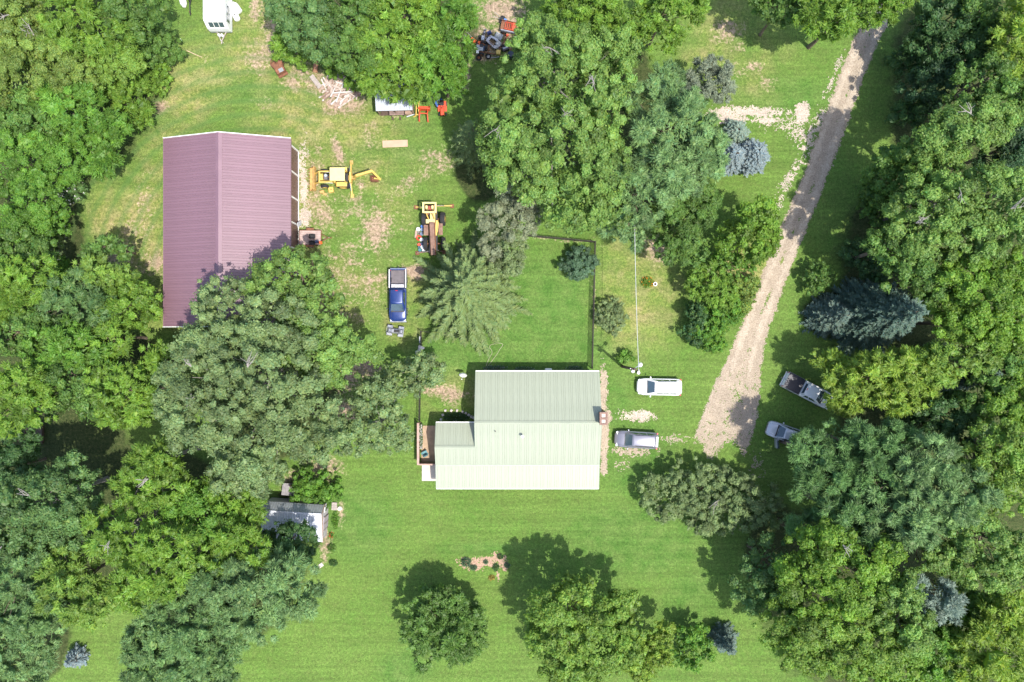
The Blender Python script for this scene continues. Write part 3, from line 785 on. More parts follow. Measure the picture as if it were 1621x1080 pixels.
T('pine_tree','blue green pine standing next to the broad soft pine','pine','blue',12,[(320,980,60,46),(290,1020,60,48,12),(350,1020,45,44,11),(260,980,42,38,11.5),(330,920,32,34,12)],GS,lobe=0.85)
T('pine_tree','blue green pine on the other side of the grass gap','pine','bluepine',11,[(32,1030,52,45),(58,1003,34,32,10),(20,1075,50,40,11)],GS)
T('pine_tree','dark pine rising behind the grass gap','pine','blue',11,[(228,1024,38,38),(245,1060,46,36,11),(330,1075,50,36,10)],GS)
conifer('blue_spruce','tiny silver blue spruce in the narrow grass gap','bluespruce',3.0,1.3,(129,1035),tier=0.3,arc=0.42,tw=(0.26,0.10),step=0.13,clumpy=0.12)
T('lilac_bush','rounded dark green bush between the brown hut and the metal shed','broad','vivid',3.4,[(492,762,26,22),(510,775,24,22,3),(478,780,18,20,2.8)],None,cat='shrub',lobe=0.5)
T('weed_clump','bright low weed clump beside the shed steps','shrub','vivid',1.3,[(522,765,18,22),(535,780,9,14,1),(515,800,10,8,1)],None,cat='shrub')
# --- grove behind the open shed and lumber pile
GG = 'trees of the grove behind the lumber pile'
T('mulberry_bush','rounded bright bush beside the rusty mixer','ash','bright',4.2,[(458,70,30,27),(472,86,20,18,3.4),(479,108,7,8,1.6)],None,cat='shrub',lobe=0.6)
T('broadleaf_tree','grey green tree at the corner of the grove by the camper','broad','blue',10.5,[(490,35,50,42),(460,15,40,30,9.5),(520,70,38,34,9.5)],GG)
T('broadleaf_tree','dull green tree behind the lumber pile','broad','mid',11,[(560,30,48,44),(545,80,40,34,10),(590,70,34,34,10)],GG)
T('ash_tree','bright green ash in the middle of the grove behind the tin shed','ash','bright',12,[(640,25,55,45),(610,60,40,36,11),(680,50,40,36,11)],GG)
T('ash_tree','mid green ash next to the scrap yard','ash','vivid',11.5,[(712,30,46,44),(732,72,24,30,10),(700,75,34,30,10.5)],GG)
T('ash_tree','fresh green tree overhanging the open tin shed','ash','bright',9,[(635,115,48,38),(600,120,38,34,8.5),(660,135,34,26,7.5),(625,145,24,16,6)],GG)
T('broadleaf_tree','shaded green tree beside the red loader','ash','vivid',8.5,[(700,120,42,34),(675,95,36,30,9),(715,140,26,18,7)],GG)
T('shrub','low green bush at the corner of the lumber pile','shrub','bright',3,[(565,125,24,22),(530,110,18,14,2.5)],GG,cat='shrub')
# --- centre trees
T('cottonwood_tree','very large pale green cottonwood beside the scrap yard','oak','light',18,[(870,110,75,60,18),(825,200,62,70,16),(940,150,62,60,17),(890,220,70,60,17),(940,250,55,55,15.5),(830,270,50,48,14),(900,320,55,45,13),(970,90,46,42,14),(860,60,44,36,15),(790,240,36,40,13),(960,330,42,36,12)],None,lobe=0.9,dead=4,bark=BARK_GREY)
T('boxelder_tree','vivid yellow green tree behind the pale cottonwood','ash','bright',11,[(930,20,55,45),(975,40,42,32,10.5),(900,5,40,30,10)],None)
T('boxelder_tree','vivid green tree overhanging the sunny rough grass','ash','bright',10.5,[(1050,20,50,38),(1090,15,32,32,9.5),(1045,60,36,30,9),(1010,35,30,30,10)],None)
T('pine_tree','tall blue green white pine beside the pale gravel spur','pine','bluepine',16,[(1065,205,60,55,16),(1030,170,44,44,14),(1095,245,52,48,14),(1060,265,55,48,15),(1120,235,26,40,11),(1050,130,30,28,11)],None,lobe=0.8)
T('pine_tree','drooping blue green pine leaning over the yard fence corner','pine','bluepine',12,[(1010,310,48,46),(990,350,40,32,10),(1000,280,40,36,12.5),(1005,375,16,20,7)],None,lobe=0.75)
T('pine_tree','grey twiggy pine on the grass across the gravel spur from the blue spruces','pine','greyfir',7,[(1125,125,36,32),(1105,140,28,24,6),(1140,140,22,24,5.5)],None,lobe=0.6,hue=0.06)
conifer('blue_spruce','silver blue spruce beside the gravel spur, larger of the pair','bluespruce',4.0,2.0,(1184,252),tier=0.26,arc=0.36,tw=(0.24,0.10),step=0.12,clumpy=0.06,power=0.5,droop=0.05)
conifer('blue_spruce','silver blue spruce half hidden by the tall white pine','bluespruce',3.8,1.8,(1152,256),tier=0.26,arc=0.36,tw=(0.24,0.10),step=0.12,clumpy=0.06,power=0.5,droop=0.05)
conifer('dwarf_spruce','small pale green spruce touching the gravel spur','paleblue',2.5,1.55,(1160,214),tier=0.24,arc=0.36,tw=(0.24,0.10),step=0.12,clumpy=0.06,power=0.5,droop=0.05)
T('willow_tree','fine leaved green tree between white pine and drive','fine','mid',8.5,[(1080,350,50,44),(1100,320,38,34,8),(1065,385,34,34,7),(1095,400,24,20,5.5)],None,lobe=0.7)
T('maple_tree','bright green maple beside the drive','broad','bright',8,[(1195,350,36,38),(1185,385,40,34,7),(1210,380,24,30,6),(1160,380,30,28,6.5)],None,lobe=0.7)
GH='shrubs of the bed along the drive'
T('shrub','leafy green shrub linking the bright maple with the bed along the drive','ash','vivid',4.2,[(1165,425,28,24),(1145,415,24,22,4)],GH,cat='shrub',lobe=0.5)
T('shrub','bushy mid green shrub at the head of the bed along the drive','ash','bright',5,[(1120,445,30,30),(1140,465,26,24,4.5),(1105,455,20,20,4)],GH,cat='shrub',lobe=0.5)
T('shrub','bright green shrub with rusty patches next to the drive','shrub','vivid',3.6,[(1135,505,30,24),(1155,490,22,22,3),(1120,520,24,22,3.4),(1130,545,20,14,2.2)],GH,cat='shrub',hue=0.22,lobe=0.5)
T('shrub','dark reddish shrub at the shaded side of the bed','shrub','dark',3.4,[(1100,500,20,24),(1090,522,16,14,2.4),(1108,535,18,16,2.4)],GH,cat='shrub',hue=0.25)
T('shrub','low olive shrub touching the gravel of the drive','shrub','olive',2.2,[(1178,475,16,20),(1190,450,13,16,1.8),(1165,455,16,16,2.2)],GH,cat='shrub',hue=0.2)
T('russian_olive_tree','grey silvery leaved tree in front of the dark spruce','fine','silver',8.5,[(818,310,36,36),(800,355,42,36,8),(825,350,30,30,7.5),(790,390,34,28,7)],None,lobe=0.7,hue=0.05)
T('russian_olive_tree','grey green feathery tree touching the spreading fir','fine','grey',7.5,[(810,400,26,34),(790,420,24,20,6.5)],None,lobe=0.6,hue=0.06)
conifer('spruce_tree','yellowish spruce beside the pale cottonwood','fir',10,3.0,(755,238),tier=0.42,arc=0.8,tw=(0.42,0.09),droop=0.2,bare=0.15,clumpy=0.12)
conifer('fir_tree','spreading fir with long radiating branches in the fenced yard','fir',12.5,6.2,(746,466),tier=0.55,arc=1.15,tw=(0.32,0.10),droop=0.18,power=0.8,bare=0.05,step=0.07,clumpy=0.22,frond=0.58)
T('shrub_ball','round dark blue green juniper ball inside the fence','fine','bush',2.7,[(915,417,28,26)],None,cat='shrub',lobe=0.45,dens=1.4,hue=0.05,rzf=0.75)
T('shrub_ball','round grey green bush outside the fence','fine','grey',2.2,[(968,500,23,26)],None,cat='shrub',lobe=0.4,dens=1.2,hue=0.1,rzf=0.75)
T('shrub','small leafy shrub at the foot of the power pole','shrub','vivid',1.3,[(990,565,14,11)],None,cat='shrub')
# --- front lawn
T('linden_tree','round dark green linden alone on the front lawn','star','mid',6.5,[(702,992,62,60,6.5),(700,955,34,26,6),(735,1000,34,40,5)],None,lobe=0.6,dens=1.15,hue=0.08)
T('pear_tree','large yellow green tree on the front lawn','broad','yellow',10.5,[(900,960,55,45),(945,975,45,50,9.5),(880,1010,45,46,9.5),(930,1030,60,45,9),(985,960,30,30,7.5),(860,980,28,30,7.5),(985,1010,36,46,8),(900,1060,45,30,8)],None,lobe=0.75,hue=0.13,gaps=0.08)
T('pear_tree','small golden green tree beside the large one on the front lawn','broad','gold',6,[(1035,1030,30,32),(1015,1055,26,24,5.5),(1050,1000,20,18,5)],None,lobe=0.55)
T('maple_bush','bright green bush in the front lawn island','broad','vivid',4,[(1100,1008,28,20),(1090,1038,28,24,3.6),(1108,1030,22,22,3.4)],None,cat='shrub',lobe=0.55,hue=0.2)
conifer('spruce_tree','narrow dark blue spruce next to the bright bush on the lawn','navy',5.0,1.7,(1140,1003),tier=0.34,arc=0.44,tw=(0.28,0.10),step=0.13,clumpy=0.15)
# --- bushes beside drive end
T('honeysuckle_bush','wide grey green bush with bare twigs next to the parked grey car','fine','sage',4.6,[(1110,775,62,44),(1165,790,52,44,4.8),(1055,785,42,36,3.8),(1205,800,34,36,4.8),(1140,820,60,26,4.2)],None,cat='shrub',lobe=0.5,hue=0.06,dead=1)
# --- low growth filling the woodland floor across the drive
GU='undergrowth of the woodland across the drive'
T('shrub','dark undergrowth bush at the foot of the very dark tree across the drive','broad','dark',5,[(1448,178,36,28),(1480,190,30,24,5)],GU,cat='shrub',lobe=0.6)
T('shrub','mid green undergrowth bush beside the shaded grass verge','broad','mid',4.5,[(1395,330,34,26),(1415,360,34,26,5),(1380,300,26,20,4)],GU,cat='shrub',lobe=0.6)
T('shrub','dark undergrowth bush between the spruce and the shaded verge','broad','dark',4,[(1365,400,34,24),(1390,425,32,20,4.5)],GU,cat='shrub',lobe=0.6)
T('shrub','dark undergrowth bush under the deep green tree by the bare trunk','broad','dark',4,[(1440,660,34,18),(1480,690,30,22,4.5)],GU,cat='shrub',lobe=0.6)
# --- top edge above the sunny rough grass
GD='trees over the far end of the drive'
T('boxelder_tree','bright green tree reaching over the far end of the drive','ash','bright',12,[(1340,15,55,42),(1385,10,40,34,11.5),(1310,40,36,28,10),(1290,15,40,36,11)],GD)
T('broadleaf_tree','mid green tree beside the far end of the drive','broad','mid',9,[(1240,10,42,30),(1195,-10,40,26,8)],GD)
T('boxelder_tree','yellow green tree arching over the drive at its far end','ash','bright',13,[(1420,-20,50,30),(1380,-20,50,30)],GD)
# --- woodland on the far side of the drive
GR='trees of the woodland across the drive'
T('shrub','dark low bush at the woodland edge by the far end of the drive','broad','dark',4.5,[(1440,95,34,28),(1455,70,26,22,4)],GR,cat='shrub',lobe=0.6)
T('broadleaf_tree','dark shaded tree opposite the far end of the drive','broad','dark',10,[(1500,30,50,42),(1480,70,44,38,9),(1530,70,40,40,10)],GR)
T('broadleaf_tree','very dark green tree behind the low bush across the drive','broad','deep',9,[(1500,120,46,36),(1465,140,40,34,7.5)],GR)
T('boxelder_tree','bright yellow green tree behind the dark shaded trees across the drive','ash','gold',14,[(1610,40,40,42),(1600,100,40,36,13)],GR)
T('broadleaf_tree','mid green tree between the bright yellow tree and the light oak','broad','mid',14,[(1555,130,50,42),(1590,165,40,36,14)],GR)
T('oak_tree','light green oak with wide crown across the drive','oak','light',16,[(1520,210,60,40),(1560,195,46,36,15),(1480,235,48,36,14.5)],GR,lobe=0.85,dead=1)
T('broadleaf_tree','dark bluish tree deep in the woodland behind the wide light green oak','broad','deep',12,[(1600,230,42,44),(1580,270,38,34,11)],GR)
T('oak_tree','mid green oak nearest the drive in the shaded stretch','oak','mid',11,[(1430,270,50,40),(1400,295,36,32,9),(1460,300,42,36,11)],GR)
T('oak_tree','tall light green oak in the middle of the woodland across the drive','oak','light',16,[(1490,320,62,50),(1450,345,48,44,14.5),(1520,360,50,44,15),(1470,390,52,42,14)],GR,lobe=0.9,dead=2,bark=BARK_GREY)
T('oak_tree','light green oak with silvery branches deep in the woodland across the drive','oak','light',17,[(1570,310,52,48),(1600,350,42,44,16),(1550,380,46,40,15)],GR,lobe=0.9,dead=2,bark=BARK_GREY)
T('oak_tree','mid green oak standing over the large blue spruce','oak','mid',13,[(1420,390,44,36),(1440,430,46,34,12.5),(1475,450,40,30,12)],GR,lobe=0.85)
T('oak_tree','yellowish green oak beyond the tip of the large blue spruce','oak','bright',14.5,[(1530,440,52,42),(1570,470,48,42,14.5),(1600,430,36,36,14)],GR,lobe=0.85)
T('broadleaf_tree','fresh green tree next to the tip of the large blue spruce','broad','bright',12.5,[(1520,510,46,36),(1490,480,32,26,11),(1560,530,40,34,12)],GR)
T('shrub','rounded mid green shrub in front of the large blue spruce','broad','mid',3.2,[(1298,438,24,22),(1290,455,16,14,2.6)],GR,cat='shrub',lobe=0.5)
conifer('blue_spruce','large dark blue spruce across the drive','darkspruce',13.5,4.6,(1355,500),tier=0.46,arc=0.62,tw=(0.34,0.12),droop=0.25,step=0.14,power=0.8,clumpy=0.10)
conifer('blue_spruce','smaller blue spruce between the large one and the drive','navy',6.5,2.6,(1302,502),tier=0.4,arc=0.52,tw=(0.32,0.11),step=0.14,clumpy=0.12)
T('locust_tree','golden green tree hanging over the white pickup','ash','gold',11,[(1400,590,55,36),(1450,585,50,36,11),(1350,600,40,30,9),(1420,625,55,28,9.5),(1340,635,34,22,7.5),(1310,570,26,18,7)],GR,lobe=0.7)
T('broadleaf_tree','yellow green tree joined to the golden one over the pickup','ash','yellow',12,[(1500,575,46,34),(1540,560,36,30,12)],GR)
conifer('spruce_tree','dark blue green spruce shaded between the yellow and green trees','darkspruce',11,3.2,(1480,585),tier=0.32,arc=0.42)
T('broadleaf_tree','dark green tree deep in the woodland behind the shaded spruce','broad','mid',12,[(1590,590,44,44),(1560,630,40,36,11)],GR)
T('broadleaf_tree','deep green tree over the bare trunk beside the golden tree','broad','dark',9.5,[(1500,660,50,38),(1540,690,40,36,9)],GR)
T('broadleaf_tree','fresh green tree between the shaded spruce and the yellow woodland tree','broad','bright',12.5,[(1600,640,42,40),(1615,600,36,40,12)],GR)
T('broadleaf_tree','shaded green tree between the dark trees and the bright yellow one','broad','mid',11,[(1565,15,44,34),(1560,50,36,30,10.5)],GR)
T('broadleaf_tree','bright green tree beyond the yellowish oak near the blue spruce tip','oak','bright',13,[(1615,505,36,40),(1600,545,32,30,12)],GR)
GP='white pines beside the silver car'
T('pine_tree','dark green plumed pine leaning over the silver car','pine','pine',10.5,[(1287,717,36,37),(1278,697,22,20,7.5),(1332,702,40,36,10.5),(1300,760,44,40,10.5),(1345,745,40,38,11)],GP,lobe=0.95,hue=0.06)
T('pine_tree','dark green plumed pine behind the one over the silver car','pine','pine',12,[(1375,710,42,40),(1390,760,44,42,12),(1420,700,36,34,11)],GP,lobe=0.95,hue=0.06)
T('pine_tree','lighter blue green pine among the white pines','pine','bluepine',13.5,[(1430,760,44,44),(1470,730,42,40,13.5),(1400,810,46,42,13)],GP,lobe=0.95,hue=0.06)
T('pine_tree','mid green pine facing the end of the grey bush','pine','pine',12,[(1340,815,46,42),(1290,840,38,38,10.5),(1370,860,46,42,12)],GP,lobe=0.95,hue=0.08)
T('pine_tree','pale green pine behind the white pines','pine','bluepine',14,[(1490,800,50,42),(1450,830,46,40,14),(1530,780,40,40,14)],GP,lobe=0.95,hue=0.08)
GL='trees of the wood beside the front lawn'
T('broadleaf_tree','yellow green tree beside the pale green pine','broad','yellow',14,[(1580,710,46,46),(1600,770,44,44,14),(1550,740,36,36,13)],GL)
T('broadleaf_tree','light green spreading tree between pale pine and silver blue pine','oak','light',14.5,[(1560,850,55,44),(1600,880,46,42,14),(1525,820,40,36,14),(1570,905,46,30,13)],GL,lobe=0.85)
T('broadleaf_tree','dark bluish tree at the front lawn edge beside the wide grey bush','broad','blue',8.5,[(1215,890,40,42),(1195,930,38,36,7.5),(1240,930,38,36,9)],GL)
T('oak_tree','large fresh green oak at the front lawn corner','oak','bright',14,[(1300,870,50,42),(1340,900,55,46,14),(1270,920,48,44,13),(1380,880,46,42,14),(1310,945,52,42,13.5),(1360,940,48,40,14)],GL,lobe=0.9,dead=1)
T('oak_tree','yellow green oak spreading low over the front lawn corner','oak','yellow',13,[(1300,1000,55,42),(1350,990,52,42,13),(1270,1030,44,34,11.5),(1330,1040,52,36,12),(1390,1020,50,42,13),(1235,990,38,36,10.5)],GL,lobe=0.85)
T('oak_tree','mid green oak wedged between yellow oak and silver blue pine','oak','light',14,[(1410,940,46,44),(1430,990,46,44,14)],GL,lobe=0.85)
T('pine_tree','silver blue pine surrounded by green oaks','pine','paleblue',12.5,[(1480,945,36,34),(1500,965,26,24,11),(1462,930,24,22,11.5)],GL,lobe=0.7,hue=0.05)
T('oak_tree','light green oak filling the gap between pale pine and silver blue pine','oak','light',12.5,[(1500,880,34,28),(1470,885,28,24,12)],GL,lobe=0.8)
T('broadleaf_tree','vivid green small tree next to the silver blue pine','broad','vivid',9.5,[(1480,1020,46,36),(1510,990,36,28,9),(1470,1060,40,28,9)],GL)
T('ash_tree','golden green tree farthest from the lawn in the front wood','ash','gold',12,[(1590,980,42,46),(1560,1020,46,40,12),(1600,1050,40,36,12),(1530,1060,40,28,10)],GL)
T('broadleaf_tree','mid green tree between golden green tree and silver blue pine','broad','mid',8.5,[(1540,960,42,34),(1510,930,30,26,8)],GL)
T('broadleaf_tree','green tree behind the yellow green oak of the front lawn','broad','bright',11,[(1420,1070,46,36),(1380,1080,40,30,11)],GL)
print('LEAVES', LEAVES[0])
# ------------------------------------------------------------ buildings
def sheet_panel(width, ribs, rib_h=0.035, rib_w=0.06, base_t=0.02):
    """cross-section (across u) of one ribbed metal sheet, upper line"""
    prof = [(0.0, 0.0)]
    p = width/ribs
    for k in range(ribs):
        c = p*(k + 0.5)
        prof += [(c - rib_w*0.5, 0.0), (c - rib_w*0.25, rib_h), (c + rib_w*0.25, rib_h), (c + rib_w*0.5, 0.0)]
    prof += [(width, 0.0)]
    return prof
def panel_mesh(name, width, length, ribs, matl, rib_h=0.035, rib_w=0.06, t=0.025):
    """ribbed sheet lying in u (0..width), v (0..length), ribs along v, local z up"""
    pr = sheet_panel(width - 0.012, ribs, rib_h, rib_w); n = len(pr)
    mb = MB()
    vs_ = [(u, 0, w) for u, w in pr] + [(u, length, w) for u, w in pr] + [(0,0,-t),(width-0.012,0,-t),(width-0.012,length,-t),(0,length,-t)]
    fs_ = [(i, i+1, n+i+1, n+i) for i in range(n-1)]
    b = 2*n
    fs_ += [(b+3, b+2, b+1, b), (0, n, b+3, b), (n-1, b+1, b+2, 2*n-1)]
    fs_ += [tuple(range(n-1, -1, -1)) + (b, b+1), tuple(range(n, 2*n)) + (b+2, b+3)]
    mb.add(vs_, fs_)
    return mb.mesh(name, matl)
def lay_panels(parent, o, udir, vdir, total, length, pw, ribs, matl, name='roof_panel', label=None, **kw):
    """row of sheets from corner o along udir, running up vdir"""
    U = Vector(udir).normalized(); Vv = Vector(vdir).normalized(); Nn = U.cross(Vv).normalized()
    n = max(1, round(total/pw)); w = total/n
    me = panel_mesh(name, w, length, ribs, matl, **kw)
    for k in range(n):
        ob = link_mesh(name, me, parent)
        p = Vector(o) + U*(w*k)
        m = Matrix((U, Vv, Nn)).transposed().to_4x4(); m.translation = p
        ob.matrix_local = m
    return n

MAROON = mat('maroon_metal', (0.186,0.106,0.132), 0.42, 0.0, var=0.12, scale=0.35, spec=0.6, dirt=0.12, dirtcol=(0.30,0.20,0.20))
MAROON_WALL = mat('brown_metal', (0.15,0.085,0.068), 0.5, var=0.1, scale=1.0)
TRIM_WHITE = mat('white_trim', (0.78,0.77,0.74), 0.5, var=0.06, scale=4)
GREEN_ROOF = mat('sage_metal', (0.300,0.326,0.245), 0.42, 0.0, var=0.07, scale=0.5, spec=0.6, dirt=0.2, dirtcol=(0.24,0.28,0.20))
SAGE_TRIM = mat('sage_trim', (0.30,0.36,0.27), 0.5, var=0.05)
SIDING = mat('pale_siding', (0.62,0.60,0.54), 0.65, var=0.06, scale=5)
GLASS = mat('window_glass', (0.02,0.03,0.035), 0.06, var=0.05, spec=0.8)
WOOD = mat('weathered_wood', (0.30,0.20,0.145), 0.85, var=0.3, scale=5, bump=0.3, bscale=20)
WOOD_GREY = mat('grey_wood', (0.36,0.31,0.28), 0.85, var=0.3, scale=5, bump=0.3, bscale=20)
WOOD_DARK = mat('dark_wood', (0.09,0.06,0.045), 0.85, var=0.3, scale=5)
CONC = mat('concrete', (0.52,0.46,0.40), 0.9, var=0.12, scale=2.5, bump=0.2, dirt=0.3, dirtcol=(0.40,0.33,0.27))
GALV = mat('galvanised', (0.42,0.45,0.49), 0.42, 0.3, var=0.14, scale=1.5, dirt=0.25, dirtcol=(0.34,0.35,0.36))
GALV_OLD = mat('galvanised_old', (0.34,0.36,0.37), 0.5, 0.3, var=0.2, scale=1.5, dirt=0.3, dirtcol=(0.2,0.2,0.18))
BLACK = mat('black_plastic', (0.018,0.018,0.02), 0.5, var=0.2)
RUST = mat('rust', (0.20,0.085,0.045), 0.85, var=0.4, scale=4, bump=0.3, dirt=0.4, dirtcol=(0.09,0.05,0.035))

# --- barn
_e = 4.0; _r = 6.2
bxw, bxe = -36.64, -23.29; bys, byn = 1.53, 21.29
bxm = (bxw + bxe)/2
barn = empty('barn', (bxm, (bys+byn)/2, 0), 0, 'long barn with maroon ribbed metal roof and white trim', 'barn')
def L2(p, root): return (p[0]-root.location.x, p[1]-root.location.y, p[2]-root.location.z)
hw = (bxe-bxw)/2; hl = (byn-bys)/2; slope = math.hypot(hw, _r-_e)
walls = MB()
for s_ in (-1, 1):
    walls.prism([(-hw+0.3, s_*(hl-0.30)-0.06), (hw-0.3, s_*(hl-0.30)-0.06), (hw-0.3, s_*(hl-0.30)+0.06), (-hw+0.3, s_*(hl-0.30)+0.06)], 0, _e-0.12)
    gy_ = s_*(hl-0.30)
    walls.add([(-hw+0.3,gy_-0.06,_e-0.12),(hw-0.3,gy_-0.06,_e-0.12),(0,gy_-0.06,_r-0.15),(-hw+0.3,gy_+0.06,_e-0.12),(hw-0.3,gy_+0.06,_e-0.12),(0,gy_+0.06,_r-0.15)],
              [(0,1,2),(5,4,3),(0,2,5,3),(2,1,4,5)])
walls.build('gable_wall', MAROON_WALL, barn)
MB().box((-hw+0.33, 0, (_e-0.15)/2), (0.1, 2*hl-0.9, _e-0.15)).build('back_wall', MAROON_WALL, barn)
# open front: dark boards between white posts
me_bd = None
nb = 7; span = 2*hl - 0.72
for k in range(nb):
    y = -hl + 0.36 + span*(k+0.5)/nb
    m_ = MB()
    for j in range(9):
        m_.box((hw-0.40, y - span/nb*0.5 + 0.16 + (span/nb-0.14)*(j+0.5)/9 - 0.09, 1.85), (0.04, (span/nb-0.14)/9-0.02, 3.7))
    m_.box((hw-0.46, y, 1.9), (0.06, span/nb-0.16, 3.72))
    m_.build('wall_bay', MAROON_WALL, barn)
for k in range(nb+1):
    y = -hl + 0.36 + span*k/nb
    MB().box((hw-0.33, y, (_e-0.16)/2), (0.13, 0.13, _e-0.16)).build('post', TRIM_WHITE, barn)
MB().box((hw-0.30, 0, 0.12), (0.06, 2*hl-0.9, 0.2)).build('base_board', TRIM_WHITE, barn)
lay_panels(barn, (-hw, hl, _e), (0,-1,0), (hw,0,_r-_e), 2*hl, slope, 0.915, 3, MAROON, rib_h=0.04, rib_w=0.075)
lay_panels(barn, (hw, -hl, _e), (0,1,0), (-hw,0,_r-_e), 2*hl, slope, 0.915, 3, MAROON, rib_h=0.04, rib_w=0.075)
for s_ in (-1, 1):
    MB().slab([(0,-hl-0.03,_r+0.075),(s_*0.34,-hl-0.03,_r-0.045),(s_*0.34,hl+0.03,_r-0.045),(0,hl+0.03,_r+0.075)][::s_], 0.012).build('ridge_cap', MAROON, barn)
    for sx in (-1, 1):
        MB().bar((sx*(hw+0.02), s_*(hl+0.05), _e-0.02), (0, s_*(hl+0.05), _r+0.03), 0.07, 0.22).build('gable_trim', TRIM_WHITE, barn)
MB().bar((-hw-0.03,-hl,_e-0.08),(-hw-0.03,hl,_e-0.08),0.05,0.16).build('eave_trim', MAROON, barn)
MB().bar((hw+0.03,-hl,_e-0.08),(hw+0.03,hl,_e-0.08),0.05,0.16).build('eave_trim', MAROON, barn)

# --- house
hx0, hx1, hw0 = -3.88, 9.31, -8.12
yN, yR, yB, yS = -3.24, -8.46, -13.25, -15.80
zN, zR, zB, zS = 2.80, 5.00, 3.00, 2.45
yWN, yWR, zWR = -8.72, -11.19, 3.85
house = empty('house', (hx0, yS, 0), 0, 'house with sage green ribbed metal roof and brick chimney', 'house')
def hp(x, y, z): return (x-hx0, y-yS, z)
w = MB()
wt = 0.18
def wall(mb, a, b, z1a, z1b=None, t=0.18):
    """vertical wall between ground points a and b with top heights"""
    z1b = z1a if z1b is None else z1b
    d = Vector((b[0]-a[0], b[1]-a[1], 0)).normalized(); n = Vector((-d.y, d.x, 0))*t/2
    A = Vector((*a, 0)); B = Vector((*b, 0))
    vs_ = [A-n, B-n, B+n, A+n, A-n+Vector((0,0,z1a)), B-n+Vector((0,0,z1b)), B+n+Vector((0,0,z1b)), A+n+Vector((0,0,z1a))]
    mb.add(vs_, [(3,2,1,0),(4,5,6,7),(0,1,5,4),(1,2,6,5),(2,3,7,6),(3,0,4,7)])
ov = 0.35
def HW(name, a, b, za, zb=None):
    m_ = MB(); wall(m_, hp(*a, 0)[:2], hp(*b, 0)[:2], za, zb); return m_.build(name, SIDING, house)
wn_ = HW('wall', (hx0+ov, yN-ov), (hx1-ov, yN-ov), zN+0.02)
HW('wall', (hx1-ov, yN-ov-0.1), (hx1-ov, yR), zN+0.02, zR-0.18)
HW('wall', (hx1-ov, yR), (hx1-ov, yB), zR-0.18, zB-0.12)
HW('wall', (hx0+ov, yN-ov-0.1), (hx0+ov, yR), zN+0.02, zR-0.18)
HW('wall', (hx0+ov, yR), (hx0+ov, yWR), zR-0.18, zWR-0.15)
HW('wall', (hw0+ov, yWN-ov), (hx0+ov-0.1, yWN-ov), zN+0.02)
HW('wall', (hw0+ov, yWN-ov-0.1), (hw0+ov, yWR), zN+0.02, zWR-0.18)
HW('wall', (hw0+ov, yWR), (hw0+ov, yB), zWR-0.18, zB-0.12)
ws_ = HW('wall', (hw0+ov, yB+0.1), (hx1-ov, yB+0.1), zB-0.14)
def window(parent, x, y, z, w_, h_, face):
    """window lying in a wall; face is the outward direction"""
    d = {'N':(0,1),'S':(0,-1),'E':(1,0),'W':(-1,0)}[face]
    sx, sy = (w_, 0.08) if d[1] else (0.08, w_)
    fr = MB()
    for dx in (-1, 1):
        fr.box((x + (dx*w_/2 if d[1] else d[0]*0.05), y + (d[1]*0.05 if d[1] else dx*w_/2), z), (0.07 if d[1] else 0.10, 0.10 if d[1] else 0.07, h_+0.07))
    for dz in (-1, 1):
        fr.box((x + d[0]*0.05, y + d[1]*0.05, z + dz*h_/2), (w_-0.07 if d[1] else 0.10, 0.10 if d[1] else w_-0.07, 0.07))
    f_ = fr.build('window', TRIM_WHITE, parent)
    MB().box((x + d[0]*0.02, y + d[1]*0.02, z), (w_-0.07 if d[1] else 0.05, 0.05 if d[1] else w_-0.07, h_-0.07)).build('pane', GLASS, f_)
for x in (-2.2, 0.6, 6.6): window(house, *hp(x, yN-ov+0.09, 1.6), 1.1, 1.1, 'N')
for x in (-6.0, -2.6, 5.4): window(house, *hp(x, yB+0.1-0.09, 1.6), 1.3, 1.2, 'S')
window(house, *hp(hw0+ov-0.09, -12.2, 1.6), 0.9, 1.0, 'W')
dr_ = MB().box(hp(1.2, yB+0.1-0.11, 1.05), (0.95, 0.06, 2.1)).build('door', mat('door_paint', (0.30,0.10,0.08), 0.5), house)
MB().ico(hp(1.55, yB-0.07, 1.0), 0.04, 1).build('handle', GALV, dr_)
ac = MB().box(hp(W(868,587,1.2)[0], yN-ov+0.35, 1.45), (0.72, 0.55, 0.42)).build('air_conditioner', TRIM_WHITE, house, bevel=0.02)
gr_ = MB()
for k in range(6): gr_.box(hp(W(868,587,1.2)[0] - 0.28 + 0.11*k, yN-ov+0.635, 1.45), (0.03, 0.02, 0.34))
gr_.build('grille', GALV_OLD, ac)
# porch posts and slab under the lower roof
for x in (hw0+0.4, -4.0, 0.4, 4.8, hx1-0.4):
    MB().box(hp(x, yS+0.35, (zS-0.1)/2+0.06), (0.12, 0.12, zS-0.2)).build('porch_post', TRIM_WHITE, house)
MB().box(hp((hw0+hx1)/2, (yB+yS)/2+0.25, 0.06), (hx1-hw0-0.5, 2.2, 0.12)).build('porch_slab', CONC, house)
RP = dict(rib_h=0.022, rib_w=0.06)
pw = 0.76
s1 = math.hypot(yR-yN, zR-zN)
lay_panels(house, hp(hx1, yN, zN), (-1,0,0), (0, yR-yN, zR-zN), hx1-hx0, s1, pw, 2, GREEN_ROOF, **RP)
s2 = math.hypot(yB-yR, zB-zR)
lay_panels(house, hp(hx0, yB, zB), (1,0,0), (0, yR-yB, zR-zB), hx1-hx0, s2, pw, 2, GREEN_ROOF, **RP)
zk = zB + (zR-zB)*(yWR-yB)/(yR-yB)
lay_panels(house, hp(hw0, yB, zB), (1,0,0), (0, yR-yB, zR-zB), hx0-hw0, s2*(yWR-yB)/(yR-yB), pw, 2, GREEN_ROOF, **RP)
